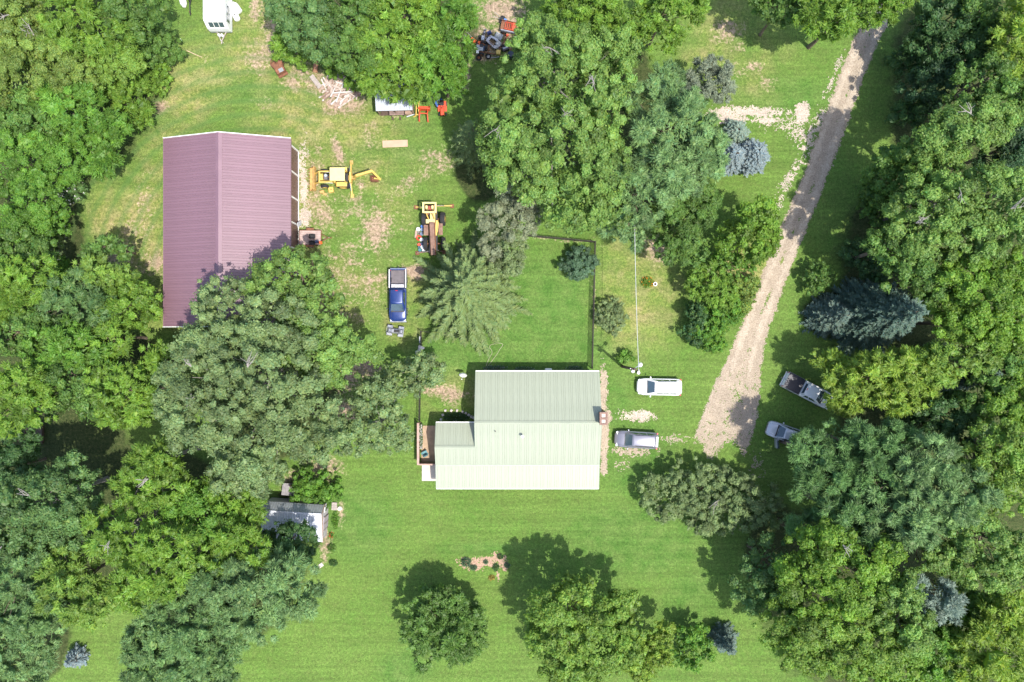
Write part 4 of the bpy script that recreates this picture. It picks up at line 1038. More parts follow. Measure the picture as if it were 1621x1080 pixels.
lay_panels(house, hp(hx0, yWN, zN), (-1,0,0), (0, yWR-yWN, zk-zN), hx0-hw0, math.hypot(yWR-yWN, zk-zN), pw, 2, GREEN_ROOF, **RP)
lay_panels(house, hp(hw0, yS, zS), (1,0,0), (0, yB-yS-0.015, zB-zS-0.01), hx1-hw0, math.hypot(yB-yS, zB-zS)-0.02, pw, 2, GREEN_ROOF, **RP)
def cap(y, z, x0, x1, dn, ds):
    for s_, dz in ((1, dn), (-1, ds)):
        q = [hp(x0, y, z+0.06), hp(x1, y, z+0.06), hp(x1, y+s_*0.18, z+0.045-dz*0.18), hp(x0, y+s_*0.18, z+0.045-dz*0.18)]
        MB().slab(q if s_ < 0 else q[::-1], 0.012).build('ridge_cap', GREEN_ROOF, house)
cap(yR, zR, hx0-0.03, hx1+0.03, 0.42, 0.42)
cap(yWR, zk, hw0-0.03, hx0-0.02, 0.42, 0.42)
MB().bar(hp(hw0, yB, zB+0.035), hp(hx1, yB, zB+0.035), 0.12, 0.02).build('flashing', SAGE_TRIM, house)
for (a, b) in (((hx0-0.02,yN,zN-0.07),(hx0-0.02,yR,zR-0.07)),((hx1+0.02,yN,zN-0.07),(hx1+0.02,yR,zR-0.07)),((hx1+0.02,yR,zR-0.07),(hx1+0.02,yB,zB-0.07)),((hx1+0.02,yB,zB-0.07),(hx1+0.02,yS,zS-0.07)),
               ((hx0-0.02,yR,zR-0.07),(hx0-0.02,yWR,zk+0.0)),((hw0-0.02,yWN,zN-0.07),(hw0-0.02,yWR,zk-0.07)),((hw0-0.02,yWR,zk-0.07),(hw0-0.02,yB,zB-0.07)),((hw0-0.02,yB,zB-0.07),(hw0-0.02,yS,zS-0.07))):
    MB().bar(hp(*a), hp(*b), 0.035, 0.14).build('rake_trim', SAGE_TRIM, house)
for (a, b) in (((hx0,yN+0.05,zN-0.06),(hx1,yN+0.05,zN-0.06)),((hw0,yWN+0.05,zN-0.06),(hx0-0.04,yWN+0.05,zN-0.06)),((hw0,yS-0.05,zS-0.06),(hx1,yS-0.05,zS-0.06))):
    MB().bar(hp(*a), hp(*b), 0.09, 0.11).build('gutter', TRIM_WHITE, house)
# chimney on the gable end
BRICK = bpy.data.materials.new('brick'); BRICK.use_nodes = True
_n = BRICK.node_tree; _bb = _n.nodes['Principled BSDF']; _bb.inputs['Roughness'].default_value = 0.9
_tx = _n.nodes.new('ShaderNodeTexBrick'); _tx.inputs['Color1'].default_value = (0.24,0.12,0.085,1); _tx.inputs['Color2'].default_value = (0.17,0.085,0.065,1); _tx.inputs['Mortar'].default_value = (0.32,0.28,0.24,1); _tx.inputs['Scale'].default_value = 4.5
_tcn = _n.nodes.new('ShaderNodeTexCoord'); _n.links.new(_tcn.outputs['Object'], _tx.inputs['Vector']); _n.links.new(_tx.outputs['Color'], _bb.inputs['Base Color'])
cx_, cy_ = 9.40, -7.95
ch = MB().box(hp(cx_, cy_, 2.9), (0.72, 1.15, 5.8)).build('chimney', BRICK, house)
m_ = MB()
for dx, dy, sx, sy in ((-0.33,0,0.16,1.31),(0.33,0,0.16,1.31),(0,-0.575,0.5,0.16),(0,0.575,0.5,0.16),(0,0,0.5,0.14)):
    m_.box(hp(cx_+dx, cy_+dy, 5.875), (sx, sy, 0.15))
m_.build('crown', BRICK, ch)
m_ = MB()
for dy in (-0.30, 0.30): m_.box(hp(cx_, cy_+dy, 5.83), (0.42, 0.38, 0.05))
m_.build('flue_liner', mat('clay_flue', (0.50,0.42,0.36), 0.9), ch)
# vents on the roof
vx, vy = W(827,690,4.5)
vz = zR + (zB-zR)*(vy-yR)/(yB-yR)
vp = MB().cyl(hp(vx, vy, vz+0.2), 0.10, 0.75, n=14).build('flue_pipe', GALV, house, smooth=True)
MB().lathe([(0.001,vz+0.78),(0.10,vz+0.74),(0.17,vz+0.66),(0.17,vz+0.63),(0.02,vz+0.63)], 16, Matrix.Translation((vx-hx0, vy-yS, 0))).build('rain_cap', TRIM_WHITE, vp, smooth=True)
vx, vy = W(784,683,4.7); vz = zR + (zB-zR)*(vy-yR)/(yB-yR)
MB().cyl(hp(vx, vy, vz+0.12), 0.055, 0.36, n=12).build('plumbing_vent', BLACK, house, smooth=True)

# --- patio beside the wing, with wooden screen
px0, py0 = W(667, 674); px1, py1 = W(691, 731)
MB().box(((px0+px1)/2+0.1, (py0+py1)/2, 0.03), (px1-px0+0.2, py0-py1, 0.06)).build('patio', mat('patio_tan', (0.36,0.26,0.175), 0.9, var=0.25, scale=2, bump=0.3), None)
bpy.data.objects['patio']['kind'] = 'structure'; tag(bpy.data.objects['patio'], 'tan patio floor beside the house wing', 'patio')
sx0, sy0 = W(668, 733); sx1, sy1 = W(691, 762)
MB().box(((sx0+sx1)/2+0.1, (sy0+sy1)/2, 0.04), (sx1-sx0+0.2, sy0-sy1-0.1, 0.08)).build('concrete_slab', CONC)
tag(bpy.data.objects['concrete_slab'], 'pale concrete slab outside the patio screen', 'slab', kind='structure')
ps = empty('patio_screen', (W(664.5,0)[0], W(0,732)[1], 0), 0, 'brown wooden board screen around the patio', 'fence')
Ly = W(0,668)[1] - W(0,732)[1]; Lx = W(690,0)[0] - W(664.5,0)[0]
me1 = MB().box((0,0,0.72), (0.035,0.145,1.36)).mesh('board', WOOD)
for k in range(int(Ly/0.16)):
    b_ = link_mesh('board', me1, ps); b_.location = (0, 0.1+0.16*k, random.uniform(-0.01,0.02))
me2 = MB().box((0,0,0.72), (0.145,0.035,1.36)).mesh('board', WOOD)
for k in range(int(Lx/0.16)):
    b_ = link_mesh('board', me2, ps); b_.location = (0.1+0.16*k, 0, random.uniform(-0.01,0.02))
for y in (0, Ly/2, Ly): MB().box((0.07, y, 0.73), (0.1,0.1,1.46)).build('post', WOOD, ps)
MB().box((0.0, Ly/2, 1.47), (0.24, Ly+0.1, 0.04)).build('cap_rail', mat('cap_board', (0.40,0.27,0.22), 0.8, var=0.2), ps)
MB().box((Lx/2+0.13, 0.0, 1.465), (Lx, 0.16, 0.04)).build('cap_rail', bpy.data.materials['cap_board'], ps)
# planter trough with pale flowers along the screen
tr_ = empty('planter_trough', (W(669,0)[0]-0.14, W(0,690)[1], 0.06), 0, 'narrow planter with white flowers along the patio screen', 'planter')
m_ = MB(); m_.box((0,0,0.17),(0.30,2.6,0.34)); m_.build('box', WOOD, tr_)
rr = np.random.RandomState(3); n = 700
P = np.stack([rr.uniform(-0.2,0.2,n), rr.uniform(-1.35,1.35,n), rr.uniform(0.34,0.6,n)], -1)
o_ = link_mesh('foliage', leaf_mesh('foliage', quads(P, sphere(rr,n), np.array([0,0,1.])+0.5*sphere(rr,n), np.full(n,.13), np.full(n,.09)), jitter_col(rr,(0.09,0.17,0.05),n), LEAF), tr_); o_['kind']='stuff'
n = 120; P = np.stack([rr.uniform(-0.2,0.2,n), rr.uniform(-1.35,1.35,n), rr.uniform(0.56,0.66,n)], -1)
o_ = link_mesh('flower_heads', leaf_mesh('flower_heads', quads(P, sphere(rr,n), np.tile([0,0,1.],(n,1)), np.full(n,.11), np.full(n,.10)), jitter_col(rr,(0.62,0.55,0.55),n,None,.1,.03), LEAF), tr_); o_['kind']='stuff'
# teal patio chair
TEAL = mat('teal_plastic', (0.07,0.22,0.25), 0.45, var=0.08)
x_, y_ = W(672.5, 718, 0.5)
c_ = empty('patio_chair', (x_, y_, 0.06), math.radians(28), 'teal moulded patio chair inside the wooden screen', 'chair')
MB().box((0,0.02,0.42),(0.52,0.50,0.05),rx=0.05).build('seat', TEAL, c_, bevel=0.02)
MB().box((0,-0.27,0.70),(0.54,0.05,0.60),rx=-0.22).build('backrest', TEAL, c_, bevel=0.02)
for s_ in (-1,1):
    MB().box((s_*0.29,0.0,0.62),(0.07,0.52,0.035)).build('armrest', TEAL, c_, bevel=0.012)
    for t_ in (-1,1): MB().box((s_*0.25,t_*0.22,0.29),(0.05,0.05,0.62 if t_>0 else 0.58)).build('leg', TEAL, c_)

# --- stone edged flower bed
STONE = mat('pale_stone', (0.52,0.46,0.44), 0.9, var=0.25, scale=6, bump=0.4)
st = [(698,664),(701,657),(705,650),(714.5,650),(723.5,650),(732.5,652),(737.5,654),(742,657),(746,660),(749.5,661.5)]
for i,(a,b_) in enumerate(st):
    x_, y_ = W(a, b_); q = MB()
    q.box((0,0,0.08),(random.uniform(.24,.34),random.uniform(.22,.30),0.18), tx=.85, ty=.85)
    o_ = q.build('edging_stone', STONE, None, bevel=0.03); o_.location=(x_,y_,0); o_.rotation_euler=(0,0,random.uniform(0,3))
    tag(o_, 'pale edging stone around the flower bed in the house corner', 'stone', 'edging stones of the flower bed')
def leafy(name, label, cat, px, py, rx, ry, h, n, col, ls=0.14, group=None, flowers=None, seed=1, z0=0.0, spread=None):
    """low plant: stems and many small leaves"""
    rr = np.random.RandomState(seed)
    x_, y_ = W(px, py, h*0.5)
    root = empty(name, (x_, y_, z0), 0, label, cat, group)
    u = sphere(rr, n); u[:,2] = np.abs(u[:,2]); f = rr.uniform(0.35,1.0,(n,1))**0.6
    P = u*f*np.array([M(rx),M(ry),h]); P[:,2] = np.maximum(P[:,2],0.03)
    o_ = link_mesh('foliage', leaf_mesh('foliage', quads(P, u+0.6*sphere(rr,n), 0.6*u+np.array([0,0,.6])+0.4*sphere(rr,n), ls*rr.uniform(.7,1.4,n), ls*0.55*rr.uniform(.7,1.3,n)), jitter_col(rr,PAL[col] if isinstance(col,str) else col,n), LEAF), root)
    m_ = MB()
    for k in range(7):
        a = rr.uniform(0,6.28); q = rr.uniform(.3,.8)
        m_.tube([(0,0,-0.02),(math.cos(a)*M(rx)*q*.5,math.sin(a)*M(ry)*q*.5,h*.45),(math.cos(a)*M(rx)*q,math.sin(a)*M(ry)*q,h*.75)],[.02,.014,.006],4)
    m_.build('stem', BARK, root)
    if flowers:
        k, fc, fs = flowers
        u = sphere(rr,k); u[:,2]=np.abs(u[:,2])
        P = u*np.array([M(rx),M(ry),h])*1.02
        o_ = link_mesh('flower_heads', leaf_mesh('flower_heads', quads(P, sphere(rr,k), np.array([0,0,1.])+.3*sphere(rr,k), np.full(k,fs), np.full(k,fs*.9)), jitter_col(rr,fc,k,None,.1,.04), LEAF), root); o_['kind']='stuff'
    return root
leafy('bedding_plant','dark leafy plants filling the stone edged flower bed','plant',722,660,22,8,0.5,900,'dark',0.16,None,(25,(0.5,0.45,0.5),0.08),11)
leafy('lavender_row','low purplish flowering plants under the house eave by the hose','plant',785,583,20,5,0.5,500,'bush',0.12,None,(60,(0.30,0.26,0.36),0.08),12)
leafy('lavender_row','thin flowering plants under the eave past the air conditioner','plant',910,583,14,4,0.45,300,'bush',0.12,None,(30,(0.36,0.34,0.40),0.08),13)
leafy('lavender_row','pale stalky plants under the middle of the house eave','plant',830,584,16,4,0.45,300,'bush',0.12,None,(36,(0.34,0.32,0.38),0.08),14)

# --- metal shed by the lower wood
sh = empty('metal_shed', (*W(474, 812), 0), math.radians(-3.5), 'metal shed with white corrugated roof under dark trees beside the lawn', 'shed')
x0, x1 = -3.25, 3.28
yn, yr_, ys_ = 1.62, 0.85, -2.45; zn_, zr_, zs_ = 2.35, 3.35, 2.1
wm = mat('shed_wall', (0.42,0.38,0.38), 0.7, var=0.15)
MB().box(((x0+x1)/2, yn-0.15, zn_/2), (x1-x0-0.2, 0.08, zn_)).build('wall', wm, sh)
MB().box(((x0+x1)/2, ys_+0.2, zs_/2), (x1-x0-0.2, 0.08, zs_)).build('wall', wm, sh)
for x in (x0+0.15, x1-0.15):
    m_ = MB(); pr = [(yn-0.2,0),(yn-0.2,zn_-0.03),(yr_,zr_-0.06),(ys_+0.25,zs_+0.02),(ys_+0.25,0)]
    m_.add([(x-0.04,a,b_) for a,b_ in pr]+[(x+0.04,a,b_) for a,b_ in pr], [(0,1,2,3,4),(9,8,7,6,5)]+[(i,5+i,5+(i+1)%5,(i+1)%5) for i in range(5)])
    we = m_.build('end_wall', wm, sh)
d_ = MB().box((x1-0.07,-0.6,0.95),(0.06,1.5,1.9)).build('door', mat('shed_door',(0.36,0.30,0.32),0.7,var=0.2), sh)
for y in (-1.3,-0.6,0.1): MB().box((x1-0.03,y,0.95),(0.03,0.07,1.86)).build('batten', WOOD, d_)
f_ = MB().box((x1-0.06,0.95,1.5),(0.06,0.55,0.7)).build('window', TRIM_WHITE, sh); MB().box((x1-0.02,0.95,1.5),(0.03,0.42,0.56)).build('pane', GLASS, f_)
WHITE_TIN = mat('white_tin', (0.50,0.52,0.57), 0.4, 0.1, var=0.08, scale=1.2, dirt=0.15, dirtcol=(0.42,0.44,0.47))
lay_panels(sh, (x0, ys_, zs_), (1,0,0), (0, yr_-ys_, zr_-zs_), x1-x0, math.hypot(yr_-ys_, zr_-zs_), 0.8, 3, WHITE_TIN)
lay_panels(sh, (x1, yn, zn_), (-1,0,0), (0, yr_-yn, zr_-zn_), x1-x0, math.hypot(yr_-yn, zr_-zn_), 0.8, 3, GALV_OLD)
MB().bar((x0,yr_,zr_+0.04),(x1,yr_,zr_+0.04),0.16,0.03).build('ridge_cap', WHITE_TIN, sh)
MB().bar((x1+0.03,ys_,zs_-0.06),(x1+0.03,yr_,zr_-0.06),0.06,0.14).build('end_trim', WOOD, sh)
MB().bar((x1+0.03,yr_,zr_-0.06),(x1+0.03,yn,zn_-0.06),0.06,0.14).build('end_trim', WOOD, sh)
st_ = empty('wooden_steps', (*W(530, 801), 0), math.radians(-3), 'small slatted wooden steps at the metal shed door', 'steps')
for k in range(5): MB().box((-0.24+0.12*k,0,0.22),(0.10,0.85,0.03)).build('slat', WOOD_GREY, st_)
for y in (-0.36,0.36): MB().box((0,y,0.10),(0.58,0.05,0.20)).build('frame', WOOD, st_)
m_ = MB().ico((0,0,0.09),0.30,2,(1,.8,.5),random.Random(3),.12).build('boulder', mat('white_stone',(0.62,0.58,0.50),.9,var=.15)); m_.location=(*W(538,805),0); tag(m_,'pale flat boulder beside the shed steps','stone')
# hut
hu = empty('little_hut', (*W(463, 772), 0), math.radians(-5), 'little brown wooden hut with flat grey lid north of the metal shed', 'hut')
for a,b_,c_,d__ in ((0,-0.55,1.4,0.06),(0,0.55,1.4,0.06),(-0.7,0,0.06,1.16),(0.7,0,0.06,1.16)):
    MB().box((a,b_,0.5),(c_,d__,1.0)).build('wall', WOOD_DARK, hu)
for k in range(4): MB().box((-0.62+0.415*k,0,1.07),(0.40,1.3,0.04),rx=-0.06).build('roof_board', mat('lid_grey',(0.24,0.225,0.235),0.8,var=.25,scale=3), hu)
MB().box((0.1,0.42,1.14),(0.16,0.16,0.06)).build('hinge_block', mat('orange_clay',(0.42,0.16,0.08),.8), hu)
b_ = MB().box((0,0,0.35),(0.5,0.4,0.7)).build('cabinet', GALV, None, bevel=.02); b_.location=(*W(460,792.5,0.7),0); tag(b_,'small grey metal cabinet against the metal shed','cabinet')
b_ = bpy.data.objects['cabinet']; MB().box((0,0.205,0.35),(0.4,0.02,0.55)).build('door', GALV_OLD, b_)

# --- open tin shed by the red loader
ts = empty('open_tin_shed', (*W(629, 170), 0), math.radians(1.5), 'open fronted shed with galvanised tin roof under the grove', 'shed')
ax0, ax1 = -2.0, 1.95; 
lay_panels(ts, (ax0,-1.05,2.15), (1,0,0), (0,3.2,0.55), ax1-ax0, math.hypot(3.2,0.55), 0.66, 3, GALV)
for x in (ax0+0.12, -0.05, ax1-0.12):
    MB().box((x,-0.85,1.05),(0.1,0.1,2.1)).build('post', WOOD, ts)
    MB().box((x,2.0,1.30),(0.1,0.1,2.6)).build('post', WOOD, ts)
for k in range(6): MB().box((0,2.08,0.25+0.42*k),(3.8,0.03,0.38)).build('wall_board', WOOD, ts)
for k in range(5): MB().box((ax0+0.05,0.55,0.25+0.42*k),(0.03,2.7,0.38)).build('wall_board', WOOD_DARK, ts)
MB().bar((ax0,-1.0,2.08),(ax1,-1.0,2.08),0.06,0.14).build('header', WOOD, ts)
MB().box((0,0.5,0.05),(3.7,2.8,0.08)).build('floor', WOOD_DARK, ts)
# ------------------------------------------------------------ vehicles
TYRE = mat('tyre', (0.022,0.022,0.024), 0.85, var=0.25, scale=8)
RIM = mat('rim', (0.45,0.46,0.48), 0.35, 0.6, var=0.08)
CHROME = mat('chrome', (0.65,0.66,0.68), 0.2, 0.8, var=0.05)
RED_LENS = mat('red_lens', (0.45,0.02,0.025), 0.25, var=0.1)
CLEAR_LENS = mat('clear_lens', (0.60,0.62,0.64), 0.15, var=0.1)
CAR_GLASS = mat('car_glass', (0.045,0.075,0.095), 0.05, var=0.1, spec=0.9, coat=0.5)
TRIM_BLACK = mat('trim_black', (0.03,0.03,0.033), 0.5, var=0.15)
def paint(name, c, metal=0.0): return mat(name, c, 0.32, metal, var=0.04, scale=1.5, spec=0.5, coat=0.7, dirt=0.06, dirtcol=(0.30,0.27,0.22))

def wheel(parent, x, y, r, wd, side, rimm=None, name='wheel'):
    m = Matrix.Translation((x, y, r)) @ Matrix.Rotation(PI/2, 4, 'X')
    w_ = MB().lathe([(r*0.60,-wd*0.46),(r*0.88,-wd*0.5),(r*0.98,-wd*0.36),(r,0),(r*0.98,wd*0.36),(r*0.88,wd*0.5),(r*0.60,wd*0.46)], 22, m).build(name, TYRE, parent, smooth=True)
    MB().lathe([(0.001,-side*wd*0.30),(r*0.16,-side*wd*0.34),(r*0.22,-side*wd*0.26),(r*0.52,-side*wd*0.34),(r*0.62,-side*wd*0.44),(r*0.62,side*wd*0.40),(0.001,side*wd*0.40)], 18, m).build('rim', rimm or RIM, w_, smooth=True)
    return w_

def wheel_x(parent, x, y, r, wd, rimm=None):
    """wheel whose axle lies along x"""
    m = Matrix.Translation((x, y, r)) @ Matrix.Rotation(PI/2, 4, 'Y')
    w_ = MB().lathe([(r*.6,-wd*.46),(r*.9,-wd*.5),(r,-wd*.2),(r,wd*.2),(r*.9,wd*.5),(r*.6,wd*.46)], 20, m).build('wheel', TYRE, parent, smooth=True)
    MB().lathe([(.001,-wd*.28),(r*.5,-wd*.34),(r*.6,-wd*.42),(r*.6,wd*.42),(r*.5,wd*.34),(.001,wd*.28)], 16, m).build('rim', rimm or RIM, w_, smooth=True)
    return w_

def loft(mb, secs):
    n = len(secs[0]); b = len(mb.v)
    for s in secs: mb.v += [tuple(p) for p in s]
    for i in range(len(secs)-1):
        for k in range(n):
            k2 = (k+1) % n
            mb.f.append((b+i*n+k, b+(i+1)*n+k, b+(i+1)*n+k2, b+i*n+k2))
    mb.f.append(tuple(b+k for k in range(n))); mb.f.append(tuple(b+(len(secs)-1)*n+k for k in range(n))[::-1])
    return mb
def body_section(x, w, zb, zt, crown=0.03, tuck=0.90):
    """closed section across the car at x; w half width, zt shoulder height"""
    h = [(w*tuck, zb), (w, zb+(zt-zb)*0.28), (w*1.0, zb+(zt-zb)*0.66), (w*0.965, zt-0.06), (w*0.86, zt), (w*0.45, zt+crown)]
    return [(x, y, z) for y, z in h] + [(x, -y, z) for y, z in h[::-1]]

def cabin(root, x_cowl, x_wt, x_rt, x_rb, wb, wr, zb, zr, pm, pillars, rear_glass=True, wtop=None):
    """greenhouse: painted frame and roof, glass panes set 6 mm proud"""
    m_ = MB()
    def pt(xb, xt, s, t): return (xb + (xt-xb)*t, s*(wb + (wr-wb)*t), zb + (zr-zb)*t)
    base = [(x_cowl, wb*0.94), (x_cowl-0.35, wb), (x_rb+0.25, wb), (x_rb, wb*0.92)]
    mid = [(x_wt+0.10, wr*0.90), (x_wt-0.12, wr), (x_rt+0.15, wr), (x_rt-0.05, wr*0.90)]
    top = [(x_wt-0.05, wr*0.80), (x_wt-0.25, wr*0.88), (x_rt+0.25, wr*0.88), (x_rt+0.06, wr*0.80)]
    def ring(r_, z): return [(x, y, z) for x, y in r_] + [(x, -y, z) for x, y in r_[::-1]]
    R0, R1, R2 = ring(base, zb-0.05), ring(mid, zr-0.045), ring(top, zr)
    b = 0; m_.v += R0 + R1 + R2; n = 8
    for i in range(2):
        for k in range(n):
            k2 = (k+1) % n; m_.f.append((i*n+k, i*n+k2, (i+1)*n+k2, (i+1)*n+k)[::-1])
    m_.f.append(tuple(2*n+k for k in range(n))[::-1]); m_.f.append(tuple(range(n)))
    m_.build('cabin', pm, root, smooth=True, angle=50)
    def pane(name, q, t=0.012, par=None):
        q = [Vector(p) for p in q]; nrm = (q[1]-q[0]).cross(q[3]-q[0]).normalized()
        c = sum(q, Vector())/4
        if nrm.dot(c - Vector(((x_wt+x_rt)/2, 0, zb))) < 0: q = q[::-1]; nrm = -nrm
        return MB().slab([p + nrm*0.008 for p in q], t).build(name, CAR_GLASS, par or root)
    def L3(a, b_, t): return tuple(a[i] + (b_[i]-a[i])*t for i in range(3))
    # windscreen: base ring point 0 / 7, mid ring 0 / 7
    def face(a, b_, a1, b1, e=0.06, lo=0.10, hi=0.93):
        p = [L3(a, a1, lo), L3(b_, b1, lo), L3(b_, b1, hi), L3(a, a1, hi)]
        return [L3(p[0], p[1], e), L3(p[1], p[0], e), L3(p[2], p[3], e), L3(p[3], p[2], e)]
    ws = pane('windscreen', face(R0[0], R0[7], R1[0], R1[7], 0.04))
    a, b_ = L3(R0[0], R0[7], 0.2), L3(R0[0], R0[7], 0.8)
    for yy in (-0.15, 0.32):
        wv_ = MB().bar((x_cowl-0.02, yy*wb*2, zb+0.035), (x_cowl-0.16, yy*wb*2-0.36, zb+0.10), 0.02).build('wiper', TRIM_BLACK, ws)
    if rear_glass: pane('rear_window', face(R0[3], R0[4], R1[3], R1[4], 0.08, 0.22, 0.92))
    for s, (i0, i1) in ((1, (1, 2)), (-1, (6, 5))):
        for (t0, t1) in pillars:
            q = [L3(R0[i0], R0[i1], t0), L3(R0[i0], R0[i1], t1), L3(R1[i0], R1[i1], t1), L3(R1[i0], R1[i1], t0)]
            q2 = [L3(q[0], q[3], 0.12), L3(q[1], q[2], 0.12), L3(q[1], q[2], 0.92), L3(q[0], q[3], 0.92)]
            pane('side_window', q2)

def mirrors(root, x, w, z, pm):
    for s in (-1, 1):
        MB().box((x, s*(w+0.10), z), (0.13, 0.20, 0.14), rz=s*-0.25).build('mirror', pm, root, bevel=0.03)
def lights(root, xf, xr, w, zf, zr, pickup=False):
    for s in (-1, 1):
        MB().box((xf, s*(w-0.28), zf), (0.22, 0.36, 0.14), rz=-s*0.45).build('headlight', CLEAR_LENS, root, bevel=0.02)
        MB().box((xr, s*(w-0.10), zr), (0.16, 0.18, 0.36 if pickup else 0.26), rz=s*0.2).build('tail_light', RED_LENS, root, bevel=0.02)

def suv(label, loc, hd, pm, trim, L=4.8, wd=1.84, roof=1.62, rails=True, lens=True, hood_len=1.25):
    root = empty('parked_car', (*loc, 0), hd, label, 'car')
    hw_ = wd/2; xf = L/2; xr = -L/2
    cowl = xf - hood_len
    secs = [(xf, hw_*0.50, 0.36, 0.58, 0.02), (xf-0.10, hw_*0.70, 0.28, 0.70, 0.03), (xf-0.32, hw_*0.90, 0.24, 0.80, 0.04), (xf-0.75, hw_, 0.22, 0.90, 0.05), (cowl, hw_, 0.22, 0.98, 0.04),
            (0, hw_, 0.22, 1.00, 0.0), (xr+0.7, hw_, 0.24, 1.02, 0.0), (xr+0.25, hw_*0.97, 0.28, 1.02, 0.0), (xr+0.06, hw_*0.88, 0.36, 0.98, 0.0), (xr, hw_*0.76, 0.42, 0.92, 0.0)]
    loft(MB(), [body_section(*s) for s in secs]).build('body', pm, root, smooth=True, angle=45)
    cabin(root, cowl+0.22, cowl-0.72, xr+0.48, xr+0.10, hw_*0.90, hw_*0.70, 0.98, roof, pm, [(0.05,0.33),(0.36,0.64),(0.68,0.95)])
    for s in (-1, 1):
        if rails:
            m_ = MB(); m_.tube([(cowl-0.85, s*hw_*0.62, roof-0.02), (cowl-0.95, s*hw_*0.63, roof+0.06), (xr+0.75, s*hw_*0.63, roof+0.06), (xr+0.62, s*hw_*0.62, roof-0.02)], 0.024, 6)
            m_.build('roof_rail', trim, root, smooth=True)
        for x in (xf-0.88, xr+0.92): wheel(root, x, s*(hw_-0.11), 0.34, 0.22, s)
    mirrors(root, cowl-0.18, hw_, 1.03, pm)
    lights(root, xf-0.28, xr+0.14, hw_, 0.74, 0.92)
    MB().box((xf-0.10, 0, 0.56), (0.20, 0.90, 0.16)).build('grille', TRIM_BLACK, root, bevel=0.02)
    MB().box((xr+0.26, 0, roof-0.02), (0.26, hw_*1.22, 0.035)).build('rear_spoiler', pm, root, bevel=0.01)
    MB().box((xr+0.03, 0, 0.46), (0.14, wd*0.72, 0.16)).build('rear_bumper', trim, root, bevel=0.03)
    MB().box((cowl+0.12, 0, 0.985), (0.14, hw_*1.5, 0.05)).build('cowl_panel', TRIM_BLACK, root)
    # hood seams
    for s in (-1, 1): MB().bar((xf-0.35, s*hw_*0.66, 0.835), (cowl+0.14, s*hw_*0.74, 1.0), 0.012, 0.012).build('hood_seam', TRIM_BLACK, root)
    return root
WHITE_P = paint('white_paint', (0.74,0.74,0.74)); GREY_P = paint('grey_paint', (0.20,0.20,0.245), 0.35); SILVER_P = paint('silver_paint', (0.50,0.51,0.54), 0.3); BLUE_P = paint('blue_paint', (0.016,0.040,0.165), 0.2)
suv('white estate car with roof rails parked near the power pole', W(1043.7,612.7,0.9), math.radians(179), WHITE_P, TRIM_BLACK, 4.85, 1.86)
suv('metallic grey estate car with red tail lights parked beside the chimney', W(1007.5,696.5,0.9), math.radians(176.5), GREY_P, TRIM_BLACK, 4.75, 1.84)

# silver car with its driver's door open
def saloon():
    root = empty('parked_car', (*W(1246,687,0.8), 0), math.radians(161), 'silver car with its front door open under the dark pines', 'car')
    L, wd, roof = 4.5, 1.76, 1.46; hw_ = wd/2; xf, xr = L/2, -L/2; cowl = xf-1.2
    secs = [(xf, hw_*0.60, 0.34, 0.55, 0.02), (xf-0.10, hw_*0.80, 0.26, 0.66, 0.03), (xf-0.35, hw_*0.95, 0.22, 0.74, 0.04), (xf-0.8, hw_, 0.20, 0.84, 0.05), (cowl, hw_, 0.20, 0.90, 0.04),
            (0, hw_, 0.20, 0.93, 0), (xr+0.8, hw_, 0.22, 0.95, 0.02), (xr+0.25, hw_*0.96, 0.28, 0.94, 0.02), (xr, hw_*0.78, 0.40, 0.84, 0)]
    loft(MB(), [body_section(*s) for s in secs]).build('body', SILVER_P, root, smooth=True, angle=45)
    cabin(root, cowl+0.12, cowl-0.70, xr+1.15, xr+0.55, hw_*0.90, hw_*0.66, 0.91, roof, SILVER_P, [(0.05,0.46),(0.50,0.92)])
    for s in (-1, 1):
        for x in (xf-0.85, xr+0.85): wheel(root, x, s*(hw_-0.11), 0.31, 0.20, s)
    mirrors(root, cowl-0.25, hw_, 0.97, SILVER_P)
    lights(root, xf-0.30, xr+0.12, hw_, 0.66, 0.82)
    MB().box((xf-0.10, 0, 0.52), (0.20, 0.9, 0.14)).build('grille', TRIM_BLACK, root)
    MB().box((cowl+0.13, 0, 0.915), (0.12, hw_*1.5, 0.05)).build('cowl_panel', TRIM_BLACK, root)
    for s in (-1, 1): MB().bar((xf-0.35, s*hw_*0.62, 0.785), (cowl+0.15, s*hw_*0.72, 0.925), 0.012, 0.012).build('hood_seam', TRIM_BLACK, root)
    # door hinged at the cowl, swung out
    dm = Matrix.Translation((cowl-0.12, hw_+0.02, 0)) @ Matrix.Rotation(math.radians(-68), 4, 'Z')
    m_ = MB(); m_.add(*(lambda b: (b.v, b.f))(MB().box((-0.52, 0, 0.60), (1.04, 0.11, 0.66), ty=0.8)), dm)
    d_ = m_.build('open_door', SILVER_P, root, bevel=0.02)
    m_ = MB()
    for a, b_ in (((-0.02,0,0.92),(-0.42,-0.06,1.34)),((-0.42,-0.06,1.34),(-1.0,-0.06,1.34)),((-1.0,-0.06,1.34),(-1.03,0,0.92))): m_.bar(dm @ Vector(a), dm @ Vector(b_), 0.05)
    m_.build('window_frame', TRIM_BLACK, d_)
    MB().slab([dm @ Vector(p) for p in ((-0.10,-0.01,0.94),(-0.98,-0.01,0.94),(-0.96,-0.055,1.31),(-0.44,-0.055,1.31))], 0.01).build('pane', CAR_GLASS, d_)
    MB().add(*(lambda b: (b.v, b.f))(MB().box((-0.5,-0.09,0.72),(0.6,0.07,0.09))), dm).build('armrest', TRIM_BLACK, d_)
saloon()

